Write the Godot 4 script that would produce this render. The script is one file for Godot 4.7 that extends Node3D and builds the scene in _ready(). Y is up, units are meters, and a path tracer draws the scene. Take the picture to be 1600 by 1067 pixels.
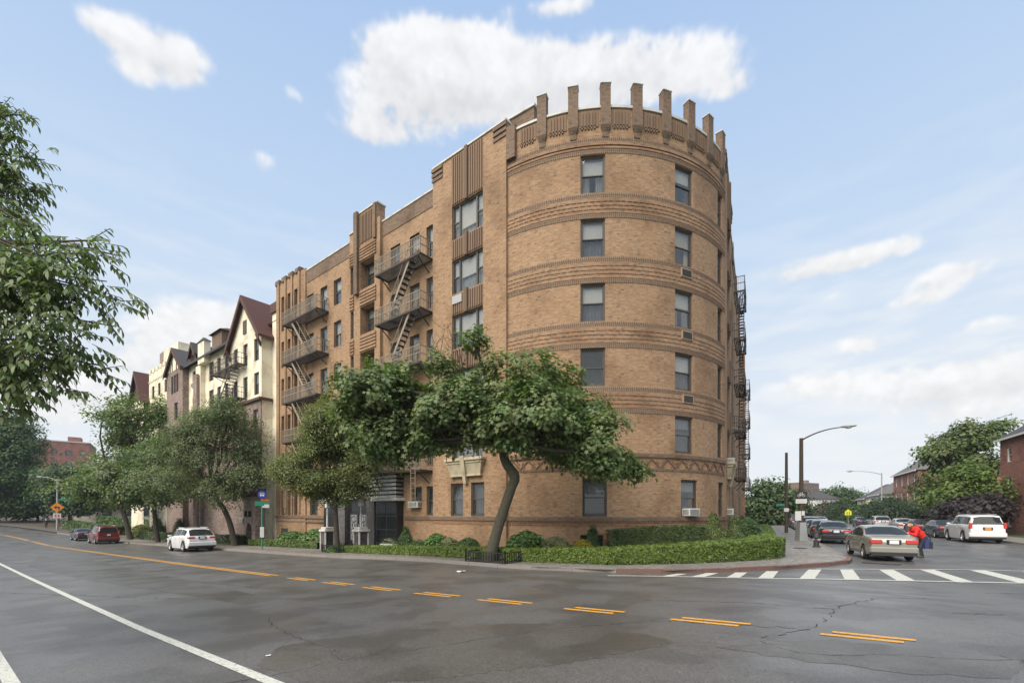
extends Node3D
# A round-cornered brick apartment building at a street corner. Units are metres, y is up.
# Two wall directions shape the place: the long left wing (t runs along it, d is the distance in front of it)
# and the right wing along the side street (t2, d2). The corner between them is a round tower.

const P0 := Vector2(-0.215, -23.78)          # where the left wing meets the tower (x, z)
const D1 := Vector2(-0.78422, -0.62048)      # along the left wing, away from the corner
const N1 := Vector2(-0.62048, 0.78422)       # out of the left wing
const Q0 := Vector2(12.618, -26.804)         # where the right wing meets the tower
const D2 := Vector2(0.47628, -0.87929)       # along the right wing, away from the corner
const N2 := Vector2(0.87929, 0.47628)        # out of the right wing
const TC := Vector2(4.857, -31.008)          # centre of the tower
const TR := 8.826                            # radius of the tower
const TOPS := [3.68, 6.83, 9.97, 13.1, 16.22, 19.3]   # heads of the windows, storey by storey

var M := {}
var used := {}
var cache := {}
var rng := RandomNumberGenerator.new()
var home: Node3D


class MB:
	var v := PackedVector3Array()
	var n := PackedVector3Array()
	var uv := PackedVector2Array()
	var c := PackedColorArray()
	var col := Color.WHITE

	func auto_uv(p: Vector3, nn: Vector3) -> Vector2:
		if absf(nn.y) > 0.7:
			return Vector2(p.x, p.z)
		var t := Vector3(nn.z, 0, -nn.x).normalized()
		return Vector2(p.dot(t), -p.y)

	func tri(a: Vector3, b: Vector3, d: Vector3, na: Vector3, nb: Vector3, nd: Vector3, ua: Vector2, ub: Vector2, ud: Vector2) -> void:
		if (b - a).cross(d - a).dot(na + nb + nd) > 0.0:
			v.append_array([a, d, b]); n.append_array([na, nd, nb]); uv.append_array([ua, ud, ub])
		else:
			v.append_array([a, b, d]); n.append_array([na, nb, nd]); uv.append_array([ua, ub, ud])
		c.append_array([col, col, col])

	func face(a: Vector3, b: Vector3, d: Vector3, nn := Vector3.ZERO) -> void:
		if nn == Vector3.ZERO:
			nn = (b - a).cross(d - a).normalized()
		tri(a, b, d, nn, nn, nn, auto_uv(a, nn), auto_uv(b, nn), auto_uv(d, nn))

	func quad(a: Vector3, b: Vector3, d: Vector3, e: Vector3, nn := Vector3.ZERO) -> void:
		if nn == Vector3.ZERO:
			nn = (d - a).cross(e - b).normalized()
		face(a, b, d, nn)
		face(a, d, e, nn)

	func quad_uv(p: Array, q: Array, w: Array) -> void:
		tri(p[0], p[1], p[2], q[0], q[1], q[2], w[0], w[1], w[2])
		tri(p[0], p[2], p[3], q[0], q[2], q[3], w[0], w[2], w[3])

	# a box between two corners in the axes of xf
	func box(x0: float, x1: float, y0: float, y1: float, z0: float, z1: float, xf := Transform3D.IDENTITY) -> void:
		hexa([Vector3(x0, y0, z0), Vector3(x1, y0, z0), Vector3(x1, y0, z1), Vector3(x0, y0, z1), Vector3(x0, y1, z0), Vector3(x1, y1, z0), Vector3(x1, y1, z1), Vector3(x0, y1, z1)], xf)

	# eight corners: four below, four above, in the same order
	func hexa(q: Array, xf := Transform3D.IDENTITY) -> void:
		var p := []
		var mid := Vector3.ZERO
		for k in q:
			p.append(xf * (k as Vector3))
			mid += p[-1]
		mid /= 8.0
		for f in [[0, 1, 2, 3], [4, 5, 6, 7], [0, 1, 5, 4], [1, 2, 6, 5], [2, 3, 7, 6], [3, 0, 4, 7]]:
			var a: Vector3 = p[f[0]]
			var b: Vector3 = p[f[1]]
			var d: Vector3 = p[f[2]]
			var e: Vector3 = p[f[3]]
			var nn := (d - a).cross(e - b).normalized()
			if nn.dot((a + b + d + e) / 4.0 - mid) < 0.0:
				nn = -nn
			quad(a, b, d, e, nn)

	# a box with its edges cut off by k
	func cbox(x0: float, x1: float, y0: float, y1: float, z0: float, z1: float, k: float, xf := Transform3D.IDENTITY) -> void:
		var lo := Vector3(x0, y0, z0)
		var hi := Vector3(x1, y1, z1)
		var mid := (lo + hi) / 2.0
		var pt := {}
		for ix in 2:
			for iy in 2:
				for iz in 2:
					var cn := Vector3(hi.x if ix else lo.x, hi.y if iy else lo.y, hi.z if iz else lo.z)
					var s := Vector3(-1 if ix else 1, -1 if iy else 1, -1 if iz else 1) * k
					for ax in 3:
						var q := cn + s
						q[ax] = cn[ax]
						pt[[ix, iy, iz, ax]] = q
		var fs := []
		for ax in 3:
			for side in 2:
				var f := []
				for uvw in [[0, 0], [1, 0], [1, 1], [0, 1]]:
					var id := [0, 0, 0]
					id[ax] = side
					id[(ax + 1) % 3] = uvw[0]
					id[(ax + 2) % 3] = uvw[1]
					f.append(pt[[id[0], id[1], id[2], ax]])
				fs.append(f)
			for s1 in 2:
				for s2 in 2:
					var f := []
					for e in [[0, 1], [1, 1], [1, 2], [0, 2]]:
						var id := [0, 0, 0]
						id[ax] = e[0]
						id[(ax + 1) % 3] = s1
						id[(ax + 2) % 3] = s2
						f.append(pt[[id[0], id[1], id[2], (ax + e[1]) % 3]])
					fs.append(f)
		for ix in 2:
			for iy in 2:
				for iz in 2:
					fs.append([pt[[ix, iy, iz, 0]], pt[[ix, iy, iz, 1]], pt[[ix, iy, iz, 2]]])
		for f in fs:
			var nn: Vector3 = ((f[1] - f[0]) as Vector3).cross(f[2] - f[0]).normalized()
			if nn.dot(f[0] - mid) < 0.0:
				nn = -nn
			nn = (xf.basis * nn).normalized()
			if f.size() == 4:
				quad(xf * (f[0] as Vector3), xf * (f[1] as Vector3), xf * (f[2] as Vector3), xf * (f[3] as Vector3), nn)
			else:
				face(xf * (f[0] as Vector3), xf * (f[1] as Vector3), xf * (f[2] as Vector3), nn)

	# a smooth sheet through rows of points; flip turns its outside over
	func sheet(rows: Array, wrap := false, flip := false) -> void:
		var h := rows.size()
		var w: int = rows[0].size()
		var nn := []
		for i in h:
			var r := PackedVector3Array()
			for j in w:
				var a: Vector3 = rows[maxi(i - 1, 0)][j]
				var b: Vector3 = rows[mini(i + 1, h - 1)][j]
				var p: Vector3 = rows[i][(j - 1 + w) % w] if wrap else rows[i][maxi(j - 1, 0)]
				var q: Vector3 = rows[i][(j + 1) % w] if wrap else rows[i][mini(j + 1, w - 1)]
				if wrap and j == 0:
					p = rows[i][w - 2] if rows[i][0].is_equal_approx(rows[i][w - 1]) else p
				if wrap and j == w - 1:
					q = rows[i][1] if rows[i][0].is_equal_approx(rows[i][w - 1]) else q
				var x := (b - a).cross(q - p)
				x = x.normalized() if x.length() > 1e-12 else Vector3.UP
				r.append(-x if flip else x)
			nn.append(r)
		for i in h - 1:
			for j in w - 1:
				var p := [rows[i][j], rows[i + 1][j], rows[i + 1][j + 1], rows[i][j + 1]]
				var q := [nn[i][j], nn[i + 1][j], nn[i + 1][j + 1], nn[i][j + 1]]
				var u := []
				for k in 4:
					u.append(auto_uv(p[k], q[0]))
				quad_uv(p, q, u)

	func tube(pts: Array, rads: Array, sides := 8, cap := true) -> void:
		var rows := []
		var side := Vector3.ZERO
		for i in pts.size():
			var dir: Vector3 = (pts[mini(i + 1, pts.size() - 1)] - pts[maxi(i - 1, 0)]).normalized()
			if side == Vector3.ZERO:
				side = dir.cross(Vector3.RIGHT if absf(dir.x) < 0.8 else Vector3.UP).normalized()
			side = (side - dir * side.dot(dir)).normalized()
			var up := dir.cross(side)
			var r := PackedVector3Array()
			for k in sides + 1:
				var a := TAU * k / sides
				r.append(pts[i] + (side * cos(a) + up * sin(a)) * float(rads[i]))
			rows.append(r)
		var before := v.size()
		sheet(rows, true)
		# outside is away from the axis
		if before < v.size():
			var mid: Vector3 = (pts[0] + pts[1]) / 2.0
			if n[before].dot(v[before] - pts[0]) < 0.0:
				for k in range(before, v.size()):
					n[k] = -n[k]
				for k in range(before, v.size(), 3):
					var t := v[k + 1]; v[k + 1] = v[k + 2]; v[k + 2] = t
					var t2 := n[k + 1]; n[k + 1] = n[k + 2]; n[k + 2] = t2
					var t3 := uv[k + 1]; uv[k + 1] = uv[k + 2]; uv[k + 2] = t3
		if cap:
			for e in [0, pts.size() - 1]:
				var nn: Vector3 = (pts[0] - pts[1]).normalized() if e == 0 else (pts[e] - pts[e - 1]).normalized()
				for k in sides:
					face(pts[e], rows[e][k], rows[e][k + 1], nn)

	func bar(a: Vector3, b: Vector3, w: float, h := -1.0) -> void:
		var dir := (b - a)
		var z := dir.normalized()
		var x := z.cross(Vector3.UP if absf(z.y) < 0.95 else Vector3.RIGHT).normalized()
		var y := x.cross(z)
		var hh := w if h < 0 else h
		box(-w / 2, w / 2, -hh / 2, hh / 2, 0, dir.length(), Transform3D(Basis(x, y, z), a))

	func lathe(prof: Array, sides := 16, xf := Transform3D.IDENTITY) -> void:
		for i in prof.size() - 1:
			var a: Vector2 = prof[i]
			var b: Vector2 = prof[i + 1]
			var slope := Vector2(b.y - a.y, a.x - b.x).normalized()
			for k in sides:
				var a0 := TAU * k / sides
				var a1 := TAU * (k + 1) / sides
				var c0 := Vector3(cos(a0), 0, sin(a0))
				var c1 := Vector3(cos(a1), 0, sin(a1))
				var up := Vector3.UP
				var n0 := (xf.basis * (c0 * slope.x + up * slope.y)).normalized()
				var n1 := (xf.basis * (c1 * slope.x + up * slope.y)).normalized()
				var p := [xf * (c0 * a.x + up * a.y), xf * (c1 * a.x + up * a.y), xf * (c1 * b.x + up * b.y), xf * (c0 * b.x + up * b.y)]
				var u := [Vector2(a0 * a.x, -a.y), Vector2(a1 * a.x, -a.y), Vector2(a1 * b.x, -b.y), Vector2(a0 * b.x, -b.y)]
				quad_uv(p, [n0, n1, n1, n0], u)

	# a flat shape in the xy plane of xf given a thickness along z
	func plate(pts: PackedVector2Array, z0: float, z1: float, xf := Transform3D.IDENTITY) -> void:
		var ids := Geometry2D.triangulate_polygon(pts)
		var nz := (xf.basis * Vector3(0, 0, 1)).normalized()
		for k in range(0, ids.size(), 3):
			for z in [z0, z1]:
				var q := []
				for e in 3:
					var p2 := pts[ids[k + e]]
					q.append(xf * Vector3(p2.x, p2.y, z))
				face(q[0], q[1], q[2], nz * (1.0 if z == z1 else -1.0))
		var way := 1.0 if Geometry2D.is_polygon_clockwise(pts) else -1.0
		for k in pts.size():
			var a := pts[k]
			var b := pts[(k + 1) % pts.size()]
			var o := (b - a).orthogonal() * -way
			quad(xf * Vector3(a.x, a.y, z0), xf * Vector3(b.x, b.y, z0), xf * Vector3(b.x, b.y, z1), xf * Vector3(a.x, a.y, z1), (xf.basis * Vector3(o.x, o.y, 0)).normalized())

	func mesh(mat: Material) -> ArrayMesh:
		var m := ArrayMesh.new()
		if v.is_empty():
			return m
		var a := []
		a.resize(Mesh.ARRAY_MAX)
		a[Mesh.ARRAY_VERTEX] = v
		a[Mesh.ARRAY_NORMAL] = n
		a[Mesh.ARRAY_TEX_UV] = uv
		a[Mesh.ARRAY_TEX_UV2] = uv
		a[Mesh.ARRAY_COLOR] = c
		m.add_surface_from_arrays(Mesh.PRIMITIVE_TRIANGLES, a)
		m.surface_set_material(0, mat)
		return m


# ---------- naming ----------
func numbered(called: String) -> String:
	used[called] = used.get(called, -1) + 1
	return called if used[called] == 0 else "%s_%03d" % [called, used[called]]

func tag(o: Node, label: String, category: String, group := "") -> void:
	o.set_meta("label", label)
	o.set_meta("category", category)
	if group:
		o.set_meta("group", group)

func thing(called: String, label: String, category: String, at: Vector3, turn := 0.0, group := "") -> Node3D:
	var o := Node3D.new()
	o.name = numbered(called)
	add_child(o)
	o.position = at
	o.rotation.y = turn
	tag(o, label, category, group)
	return o

func node(called: String, parent: Node3D, xf := Transform3D.IDENTITY) -> Node3D:
	var o := Node3D.new()
	o.name = called
	o.transform = xf
	parent.add_child(o, true)
	return o

func put(mesh: Mesh, called: String, parent: Node3D, xf := Transform3D.IDENTITY) -> MeshInstance3D:
	var o := MeshInstance3D.new()
	o.name = called
	o.mesh = mesh
	o.transform = xf
	parent.add_child(o, true)
	return o

func part(mb: MB, called: String, mat: String, parent: Node3D, xf := Transform3D.IDENTITY) -> MeshInstance3D:
	return put(mb.mesh(M[mat]), called, parent, xf)

# shapes given in world coordinates, put under a thing that stands (unturned) somewhere else
func wpart(mb: MB, called: String, mat: String, parent: Node3D) -> MeshInstance3D:
	return put(mb.mesh(M[mat]), called, parent, Transform3D(Basis(), -parent.position))

func structure(mb: MB, called: String, mat: String) -> MeshInstance3D:
	var o := put(mb.mesh(M[mat]), numbered(called), self)
	o.set_meta("kind", "structure")
	return o

func kept(key: String, make: Callable) -> Mesh:
	if not cache.has(key):
		cache[key] = make.call()
	return cache[key]


# ---------- the lie of the land ----------
func lin(c: Array, x: float) -> float:
	for i in c.size() - 1:
		if x <= c[i + 1].x:
			return lerpf(c[i].y, c[i + 1].y, clampf((x - c[i].x) / (c[i + 1].x - c[i].x), 0, 1))
	return c[-1].y

const FALL := [Vector2(-60, -1.5), Vector2(-15, -0.42), Vector2(-10, -0.2), Vector2(-5, 0.0), Vector2(0, 0.14), Vector2(10, 0.4), Vector2(25, 0.74), Vector2(50, 1.27), Vector2(65, 1.33), Vector2(80, 1.0), Vector2(100, 0.2), Vector2(120, -0.6), Vector2(160, -1.5)]

func td(p: Vector2) -> Vector2:
	return Vector2((p - P0).dot(D1), (p - P0).dot(N1))

func td2(p: Vector2) -> Vector2:
	return Vector2((p - Q0).dot(D2), (p - Q0).dot(N2))

func gy(p: Vector2) -> float:
	var k := td(p)
	var b := maxf(smoothstep(2.0, 9.0, k.y), smoothstep(-6.0, 8.0, k.x))
	return -lin(FALL, k.x) * b

func bend(t: float) -> float:
	return pow(maxf(t - 60.0, 0.0), 2.0) / 300.0

func at1(t: float, d: float) -> Vector2:
	return P0 + D1 * t + N1 * (d + bend(t))

func at2(t: float, d: float) -> Vector2:
	return Q0 + D2 * t + N2 * d

func on(p: Vector2, up := 0.0) -> Vector3:
	return Vector3(p.x, gy(p) + up, p.y)

# frames: x along the wall to the right as seen from outside, y up, z out of the wall
func f1(t: float, y := 0.0, d := 0.0) -> Transform3D:
	var p := P0 + D1 * t + N1 * d
	return Transform3D(Basis(Vector3(-D1.x, 0, -D1.y), Vector3.UP, Vector3(N1.x, 0, N1.y)), Vector3(p.x, y, p.y))

func f2(t: float, y := 0.0, d := 0.0) -> Transform3D:
	var p := Q0 + D2 * t + N2 * d
	return Transform3D(Basis(Vector3(D2.x, 0, D2.y), Vector3.UP, Vector3(N2.x, 0, N2.y)), Vector3(p.x, y, p.y))

func ft(deg: float, y := 0.0, d := 0.0) -> Transform3D:
	var a := deg_to_rad(deg)
	var o := Vector3(sin(a), 0, cos(a))
	return Transform3D(Basis(Vector3(cos(a), 0, -sin(a)), Vector3.UP, o), Vector3(TC.x, y, TC.y) + o * (TR + d))

func map_flat(f: Transform3D) -> Callable:
	return func(s: float, y: float, d: float) -> Vector3: return f * Vector3(s, y, d)

func map_tower() -> Callable:
	return func(s: float, y: float, d: float) -> Vector3:
		var a := s / TR
		return Vector3(TC.x + sin(a) * (TR + d), y, TC.y + cos(a) * (TR + d))

# a wall with openings: holes are [s0, s1, y0, y1, depth]
func wall(mb: MB, map: Callable, s0: float, s1: float, y0: float, y1: float, holes: Array, step: float, d := 0.0) -> void:
	var xs := [s0, s1]
	var ys := [y0, y1]
	var x := s0 + step
	while x < s1 - 0.01:
		xs.append(x)
		x += step
	for h in holes:
		xs.append_array([h[0], h[1]])
		ys.append_array([h[2], h[3]])
	xs.sort()
	ys.sort()
	for i in xs.size() - 1:
		if xs[i + 1] - xs[i] < 0.0005:
			continue
		for j in ys.size() - 1:
			if ys[j + 1] - ys[j] < 0.0005:
				continue
			var mx: float = (xs[i] + xs[i + 1]) / 2.0
			var my: float = (ys[j] + ys[j + 1]) / 2.0
			var open := false
			for h in holes:
				if mx > h[0] and mx < h[1] and my > h[2] and my < h[3]:
					open = true
			if not open:
				patch(mb, map, xs[i], xs[i + 1], ys[j], ys[j + 1], d)
	for h in holes:
		var deep: float = h[4]
		for e in [[h[0], h[2], h[1], h[2]], [h[0], h[3], h[1], h[3]], [h[0], h[2], h[0], h[3]], [h[1], h[2], h[1], h[3]]]:
			var mid: Vector3 = map.call((h[0] + h[1]) / 2.0, (h[2] + h[3]) / 2.0, d - deep / 2)
			var a: Vector3 = map.call(e[0], e[1], d)
			var b: Vector3 = map.call(e[2], e[3], d)
			var p: Vector3 = map.call(e[2], e[3], d - deep)
			var q: Vector3 = map.call(e[0], e[1], d - deep)
			var nn := (p - a).cross(q - b).normalized()
			if nn.dot(mid - (a + b + p + q) / 4.0) < 0:
				nn = -nn
			mb.quad(a, b, p, q, nn)

func patch(mb: MB, map: Callable, s0: float, s1: float, y0: float, y1: float, d := 0.0) -> void:
	var ps := []
	var ns := []
	var us := []
	for q in [[s0, y0], [s1, y0], [s1, y1], [s0, y1]]:
		var a: Vector3 = map.call(q[0], q[1], d)
		ps.append(a)
		ns.append((map.call(q[0], q[1], d + 1.0) - a).normalized())
		us.append(Vector2(q[0], -q[1]))
	mb.quad_uv(ps, ns, us)

# a course that runs along a wall and stands out of it from d0 to d1
func course(mb: MB, map: Callable, s0: float, s1: float, y0: float, y1: float, d0: float, d1: float, step := 0.6) -> void:
	var cnt := maxi(1, int(ceil((s1 - s0) / step)))
	for k in cnt:
		var a := lerpf(s0, s1, float(k) / cnt)
		var b := lerpf(s0, s1, float(k + 1) / cnt)
		patch(mb, map, a, b, y0, y1, d1)
		for y in [y0, y1]:
			mb.quad(map.call(a, y, d0), map.call(b, y, d0), map.call(b, y, d1), map.call(a, y, d1), Vector3.UP * (1.0 if y == y1 else -1.0))
	for s in [s0, s1]:
		var a: Vector3 = map.call(s, y0, d0)
		var q: Vector3 = map.call(s + (0.01 if s == s1 else -0.01), y0, d0) - a
		mb.quad(a, map.call(s, y1, d0), map.call(s, y1, d1), map.call(s, y0, d1), q.normalized())

# a row of small bricks set on end along a wall
func bricks(mb: MB, map: Callable, s0: float, s1: float, y0: float, y1: float, d0: float, d1: float, pitch: float, gap: float) -> void:
	var cnt := int((s1 - s0) / pitch)
	for k in cnt:
		var a := s0 + pitch * k + gap / 2
		var b := a + pitch - gap
		var g := rng.randf_range(0.75, 1.2)
		mb.col = Color(g, g * rng.randf_range(0.93, 1.03), g * rng.randf_range(0.88, 1.04))
		var dd := d1 + rng.randf_range(-0.004, 0.004)
		mb.hexa([map.call(a, y0, d0), map.call(b, y0, d0), map.call(b, y0, dd), map.call(a, y0, dd), map.call(a, y1, d0), map.call(b, y1, d0), map.call(b, y1, dd), map.call(a, y1, dd)])
	mb.col = Color.WHITE


# ---------- materials ----------
func rgb(r: float, g: float, b: float) -> Color:
	return Color(r, g, b).linear_to_srgb()

func mat(called: String, c: Color, rough := 0.8, metal := 0.0, tint := false) -> StandardMaterial3D:
	var m := StandardMaterial3D.new()
	m.albedo_color = c
	m.roughness = rough
	m.metallic = metal
	m.vertex_color_use_as_albedo = tint
	M[called] = m
	return m

func noise_tex(freq: float, octaves: int, seed_: int, lo: Color, hi: Color, size := 512, mids := []) -> NoiseTexture2D:
	var f := FastNoiseLite.new()
	f.seed = seed_
	f.frequency = freq
	f.noise_type = FastNoiseLite.TYPE_SIMPLEX_SMOOTH
	f.fractal_octaves = octaves
	var t := NoiseTexture2D.new()
	t.width = size
	t.height = size
	t.seamless = true
	t.noise = f
	var g := Gradient.new()
	g.set_color(0, lo)
	g.set_color(1, hi)
	for q in mids:
		g.add_point(q[0], q[1])
	t.color_ramp = g
	return t

func worn(m: StandardMaterial3D, metres: float, tex: Texture2D) -> void:
	m.detail_enabled = true
	m.detail_blend_mode = BaseMaterial3D.BLEND_MODE_MUL
	m.detail_albedo = tex
	m.detail_uv_layer = BaseMaterial3D.DETAIL_UV_2
	m.uv2_scale = Vector3.ONE / metres

# bricks about 203 by 68 mm with joints, on a square of 4.06 m
func brick_image(tones: Array, odd: Array, odd_share: float, joint: Color, seed_: int) -> ImageTexture:
	var r := RandomNumberGenerator.new()
	r.seed = seed_
	var im := Image.create(2048, 2048, false, Image.FORMAT_RGBA8)
	im.fill(joint)
	for row in 60:
		var y0 := int(2048.0 * row / 60.0)
		var y1 := int(2048.0 * (row + 1) / 60.0)
		var header := row % 6 == 5
		var cnt := 40 if header else 20
		for k in cnt + 1:
			var off := 0.25 if row % 2 else 0.0
			var x0 := int(2048.0 * (k - off * (1 if not header else 0)) / cnt)
			var x1 := int(2048.0 * (k + 1 - off * (1 if not header else 0)) / cnt)
			var c: Color = tones[r.randi() % tones.size()]
			if r.randf() < odd_share:
				c = odd[r.randi() % odd.size()]
			c = c * r.randf_range(0.91, 1.07)
			c.a = 1.0
			im.fill_rect(Rect2i(x0 + 2, y0 + 3, x1 - x0 - 4, y1 - y0 - 6), c)
			# a few blotches of burnt clay
			if r.randf() < 0.5:
				var cc := c * r.randf_range(0.82, 1.12)
				cc.a = 1.0
				var wx := r.randi_range(6, 26)
				var px := x0 + 3 + r.randi_range(0, maxi(1, x1 - x0 - 8 - wx))
				im.fill_rect(Rect2i(px, y0 + r.randi_range(4, 14), mini(wx, maxi(1, x1 - 4 - px)), r.randi_range(3, 12)), cc)
	return ImageTexture.create_from_image(im)

func brick_mat(called: String, tones: Array, odd: Array, share: float, joint: Color, seed_: int) -> void:
	var m := mat(called, Color.WHITE, 0.9)
	m.albedo_texture = brick_image(tones, odd, share, joint, seed_)
	m.uv1_scale = Vector3.ONE / 4.06
	worn(m, 9.7, cache["stain"])

func leaf_mat(called: String, back: Color) -> void:
	var m := mat(called, Color.WHITE, 0.55, 0.0, true)
	m.backlight_enabled = true
	m.backlight = back
	m.cull_mode = BaseMaterial3D.CULL_DISABLED

func materials() -> void:
	cache["stain"] = noise_tex(0.006, 5, 11, Color(0.80, 0.78, 0.76), Color(1, 1, 1), 512, [[0.40, Color(0.94, 0.93, 0.92)], [0.52, Color(0.98, 0.98, 0.98)]])
	cache["grain"] = noise_tex(0.08, 4, 5, Color(0.72, 0.71, 0.70), Color(1, 1, 1), 512)
	var tan := [rgb(0.305, 0.182, 0.098), rgb(0.335, 0.205, 0.115), rgb(0.28, 0.165, 0.088), rgb(0.32, 0.202, 0.12), rgb(0.295, 0.182, 0.102)]
	brick_mat("brick", tan, [rgb(0.172, 0.101, 0.062), rgb(0.218, 0.129, 0.078), rgb(0.281, 0.148, 0.074)], 0.06, rgb(0.328, 0.254, 0.172), 1)
	brick_mat("brick_brown", [rgb(0.151, 0.096, 0.062), rgb(0.172, 0.114, 0.076), rgb(0.137, 0.086, 0.058), rgb(0.165, 0.106, 0.072)], [rgb(0.089, 0.058, 0.041)], 0.08, rgb(0.226, 0.179, 0.130), 2)
	brick_mat("brick_red", [rgb(0.264, 0.083, 0.059), rgb(0.302, 0.098, 0.069), rgb(0.224, 0.073, 0.054), rgb(0.283, 0.107, 0.077)], [rgb(0.126, 0.049, 0.044)], 0.12, rgb(0.351, 0.273, 0.234), 3)
	brick_mat("brick_purple", [rgb(0.206, 0.140, 0.121), rgb(0.262, 0.178, 0.150), rgb(0.168, 0.113, 0.103), rgb(0.281, 0.215, 0.187)], [rgb(0.113, 0.074, 0.070)], 0.15, rgb(0.374, 0.328, 0.290), 4)
	brick_mat("brick_black", [rgb(0.027, 0.027, 0.035), rgb(0.047, 0.047, 0.055), rgb(0.020, 0.020, 0.025)], [rgb(0.078, 0.078, 0.086)], 0.1, rgb(0.328, 0.312, 0.296), 6)
	brick_mat("brick_band", [rgb(0.285, 0.165, 0.092), rgb(0.31, 0.185, 0.105), rgb(0.262, 0.15, 0.084)], [rgb(0.18, 0.105, 0.07)], 0.10, rgb(0.33, 0.255, 0.18), 7)
	mat("soldier_panel", rgb(0.189, 0.125, 0.083), 0.9, 0.0, true)
	mat("soldier", rgb(0.168, 0.105, 0.071), 0.9, 0.0, true)
	mat("sawtooth", rgb(0.302, 0.155, 0.088), 0.9, 0.0, true)
	mat("mortar", rgb(0.319, 0.252, 0.181), 0.95)
	var co := mat("coping", rgb(0.521, 0.521, 0.504), 0.7)
	worn(co, 3.0, cache["stain"])
	var st := mat("limestone", rgb(0.437, 0.386, 0.277), 0.85)
	worn(st, 2.0, cache["stain"])
	var cream := mat("stucco", rgb(0.76, 0.70, 0.55), 0.92)
	worn(cream, 6.0, cache["stain"])
	var white := mat("white_paint", rgb(0.638, 0.638, 0.622), 0.5)
	worn(white, 1.7, cache["stain"])
	mat("black_paint", rgb(0.018, 0.018, 0.02), 0.4)
	mat("timber", rgb(0.075, 0.035, 0.026), 0.75)
	var rf := mat("tile_roof", rgb(0.097, 0.034, 0.029), 0.8)
	worn(rf, 1.3, cache["grain"])
	var sl := mat("slate", rgb(0.063, 0.060, 0.066), 0.75)
	worn(sl, 1.1, cache["grain"])
	var sg := mat("shingle", rgb(0.143, 0.139, 0.134), 0.85)
	worn(sg, 1.1, cache["grain"])
	mat("roofing", rgb(0.12, 0.12, 0.12), 0.95)
	mat("frame_dark", rgb(0.06, 0.052, 0.046), 0.55)
	mat("frame_white", rgb(0.588, 0.588, 0.571), 0.5)
	var gl := mat("glass", Color(rgb(0.05, 0.06, 0.06), 0.2), 0.02)
	gl.transparency = BaseMaterial3D.TRANSPARENCY_ALPHA
	gl.metallic_specular = 0.9
	mat("blind", rgb(0.66, 0.66, 0.62), 0.85)
	mat("blind_cream", rgb(0.55, 0.50, 0.40), 0.85)
	mat("blind_grey", rgb(0.30, 0.31, 0.32), 0.85)
	mat("curtain", rgb(0.16, 0.16, 0.17), 0.9)
	mat("room", rgb(0.42, 0.40, 0.36), 0.95)
	mat("iron", rgb(0.045, 0.035, 0.03), 0.6, 0.2)
	mat("iron_grey", rgb(0.252, 0.218, 0.172), 0.7)
	mat("grille", rgb(0.06, 0.052, 0.045), 0.6)
	mat("unit_white", rgb(0.571, 0.571, 0.546), 0.5)
	mat("vent_dark", rgb(0.05, 0.05, 0.05), 0.7)
	# ground
	var asph := mat("asphalt", Color.WHITE, 1.0)
	asph.albedo_texture = noise_tex(0.010, 7, 21, rgb(0.094, 0.090, 0.084), rgb(0.152, 0.148, 0.142), 1024, [[0.40, rgb(0.108, 0.103, 0.097)], [0.47, rgb(0.131, 0.127, 0.122)]])
	asph.roughness_texture = noise_tex(0.009, 7, 22, Color(0.32, 0.32, 0.32), Color(0.52, 0.52, 0.52), 1024, [[0.37, Color(0.37, 0.37, 0.37)], [0.44, Color(0.45, 0.45, 0.45)]])
	asph.roughness_texture_channel = BaseMaterial3D.TEXTURE_CHANNEL_RED
	asph.metallic_specular = 0.6
	asph.uv1_scale = Vector3.ONE / 23.0
	worn(asph, 4.3, speckle())
	var asw: StandardMaterial3D = asph.duplicate()
	asw.albedo_color = Color(0.93, 0.92, 0.895)
	asw.uv1_offset = Vector3(0.37, 0.21, 0)
	M["asphalt_worn"] = asw
	var conc := mat("concrete", rgb(0.252, 0.239, 0.223), 0.7, 0.0, true)
	conc.roughness_texture = noise_tex(0.01, 4, 31, Color(0.3, 0.3, 0.3), Color(0.85, 0.85, 0.85), 512)
	conc.roughness_texture_channel = BaseMaterial3D.TEXTURE_CHANNEL_RED
	conc.roughness = 1.0
	conc.uv1_scale = Vector3.ONE / 7.0
	worn(conc, 3.1, noise_tex(0.02, 6, 32, Color(0.70, 0.68, 0.66), Color(1, 1, 1), 512))
	var kb := mat("kerb_stone", rgb(0.269, 0.252, 0.235), 0.8, 0.0, true)
	worn(kb, 1.3, cache["grain"])
	var ks := mat("kerb_steel", rgb(0.202, 0.113, 0.092), 0.7, 0.0, true)
	worn(ks, 1.3, cache["grain"])
	var jo := mat("joint", rgb(0.10, 0.09, 0.08), 0.95)
	worn(jo, 1.0, cache["grain"])
	var so := mat("soil", rgb(0.095, 0.075, 0.045), 0.95)
	worn(so, 1.6, cache["grain"])
	var gr := mat("grass", rgb(0.055, 0.085, 0.03), 0.95)
	worn(gr, 2.6, cache["grain"])
	var yp := mat("yellow_line", rgb(0.605, 0.302, 0.042), 0.65)
	worn(yp, 0.9, noise_tex(0.03, 5, 41, Color(0.62, 0.6, 0.58), Color(1, 1, 1), 512, [[0.4, Color(0.95, 0.95, 0.95)]]))
	var wp := mat("white_line", rgb(0.504, 0.512, 0.462), 0.6)
	worn(wp, 1.1, noise_tex(0.03, 5, 42, Color(0.5, 0.5, 0.5), Color(1, 1, 1), 512, [[0.38, Color(0.93, 0.93, 0.93)]]))
	mat("crack", rgb(0.03, 0.03, 0.031), 0.9)
	mat("cast_iron", rgb(0.045, 0.043, 0.042), 0.6, 0.3)
	# plants
	var bk := mat("bark", rgb(0.085, 0.07, 0.052), 0.95)
	worn(bk, 0.5, cache["grain"])
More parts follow.
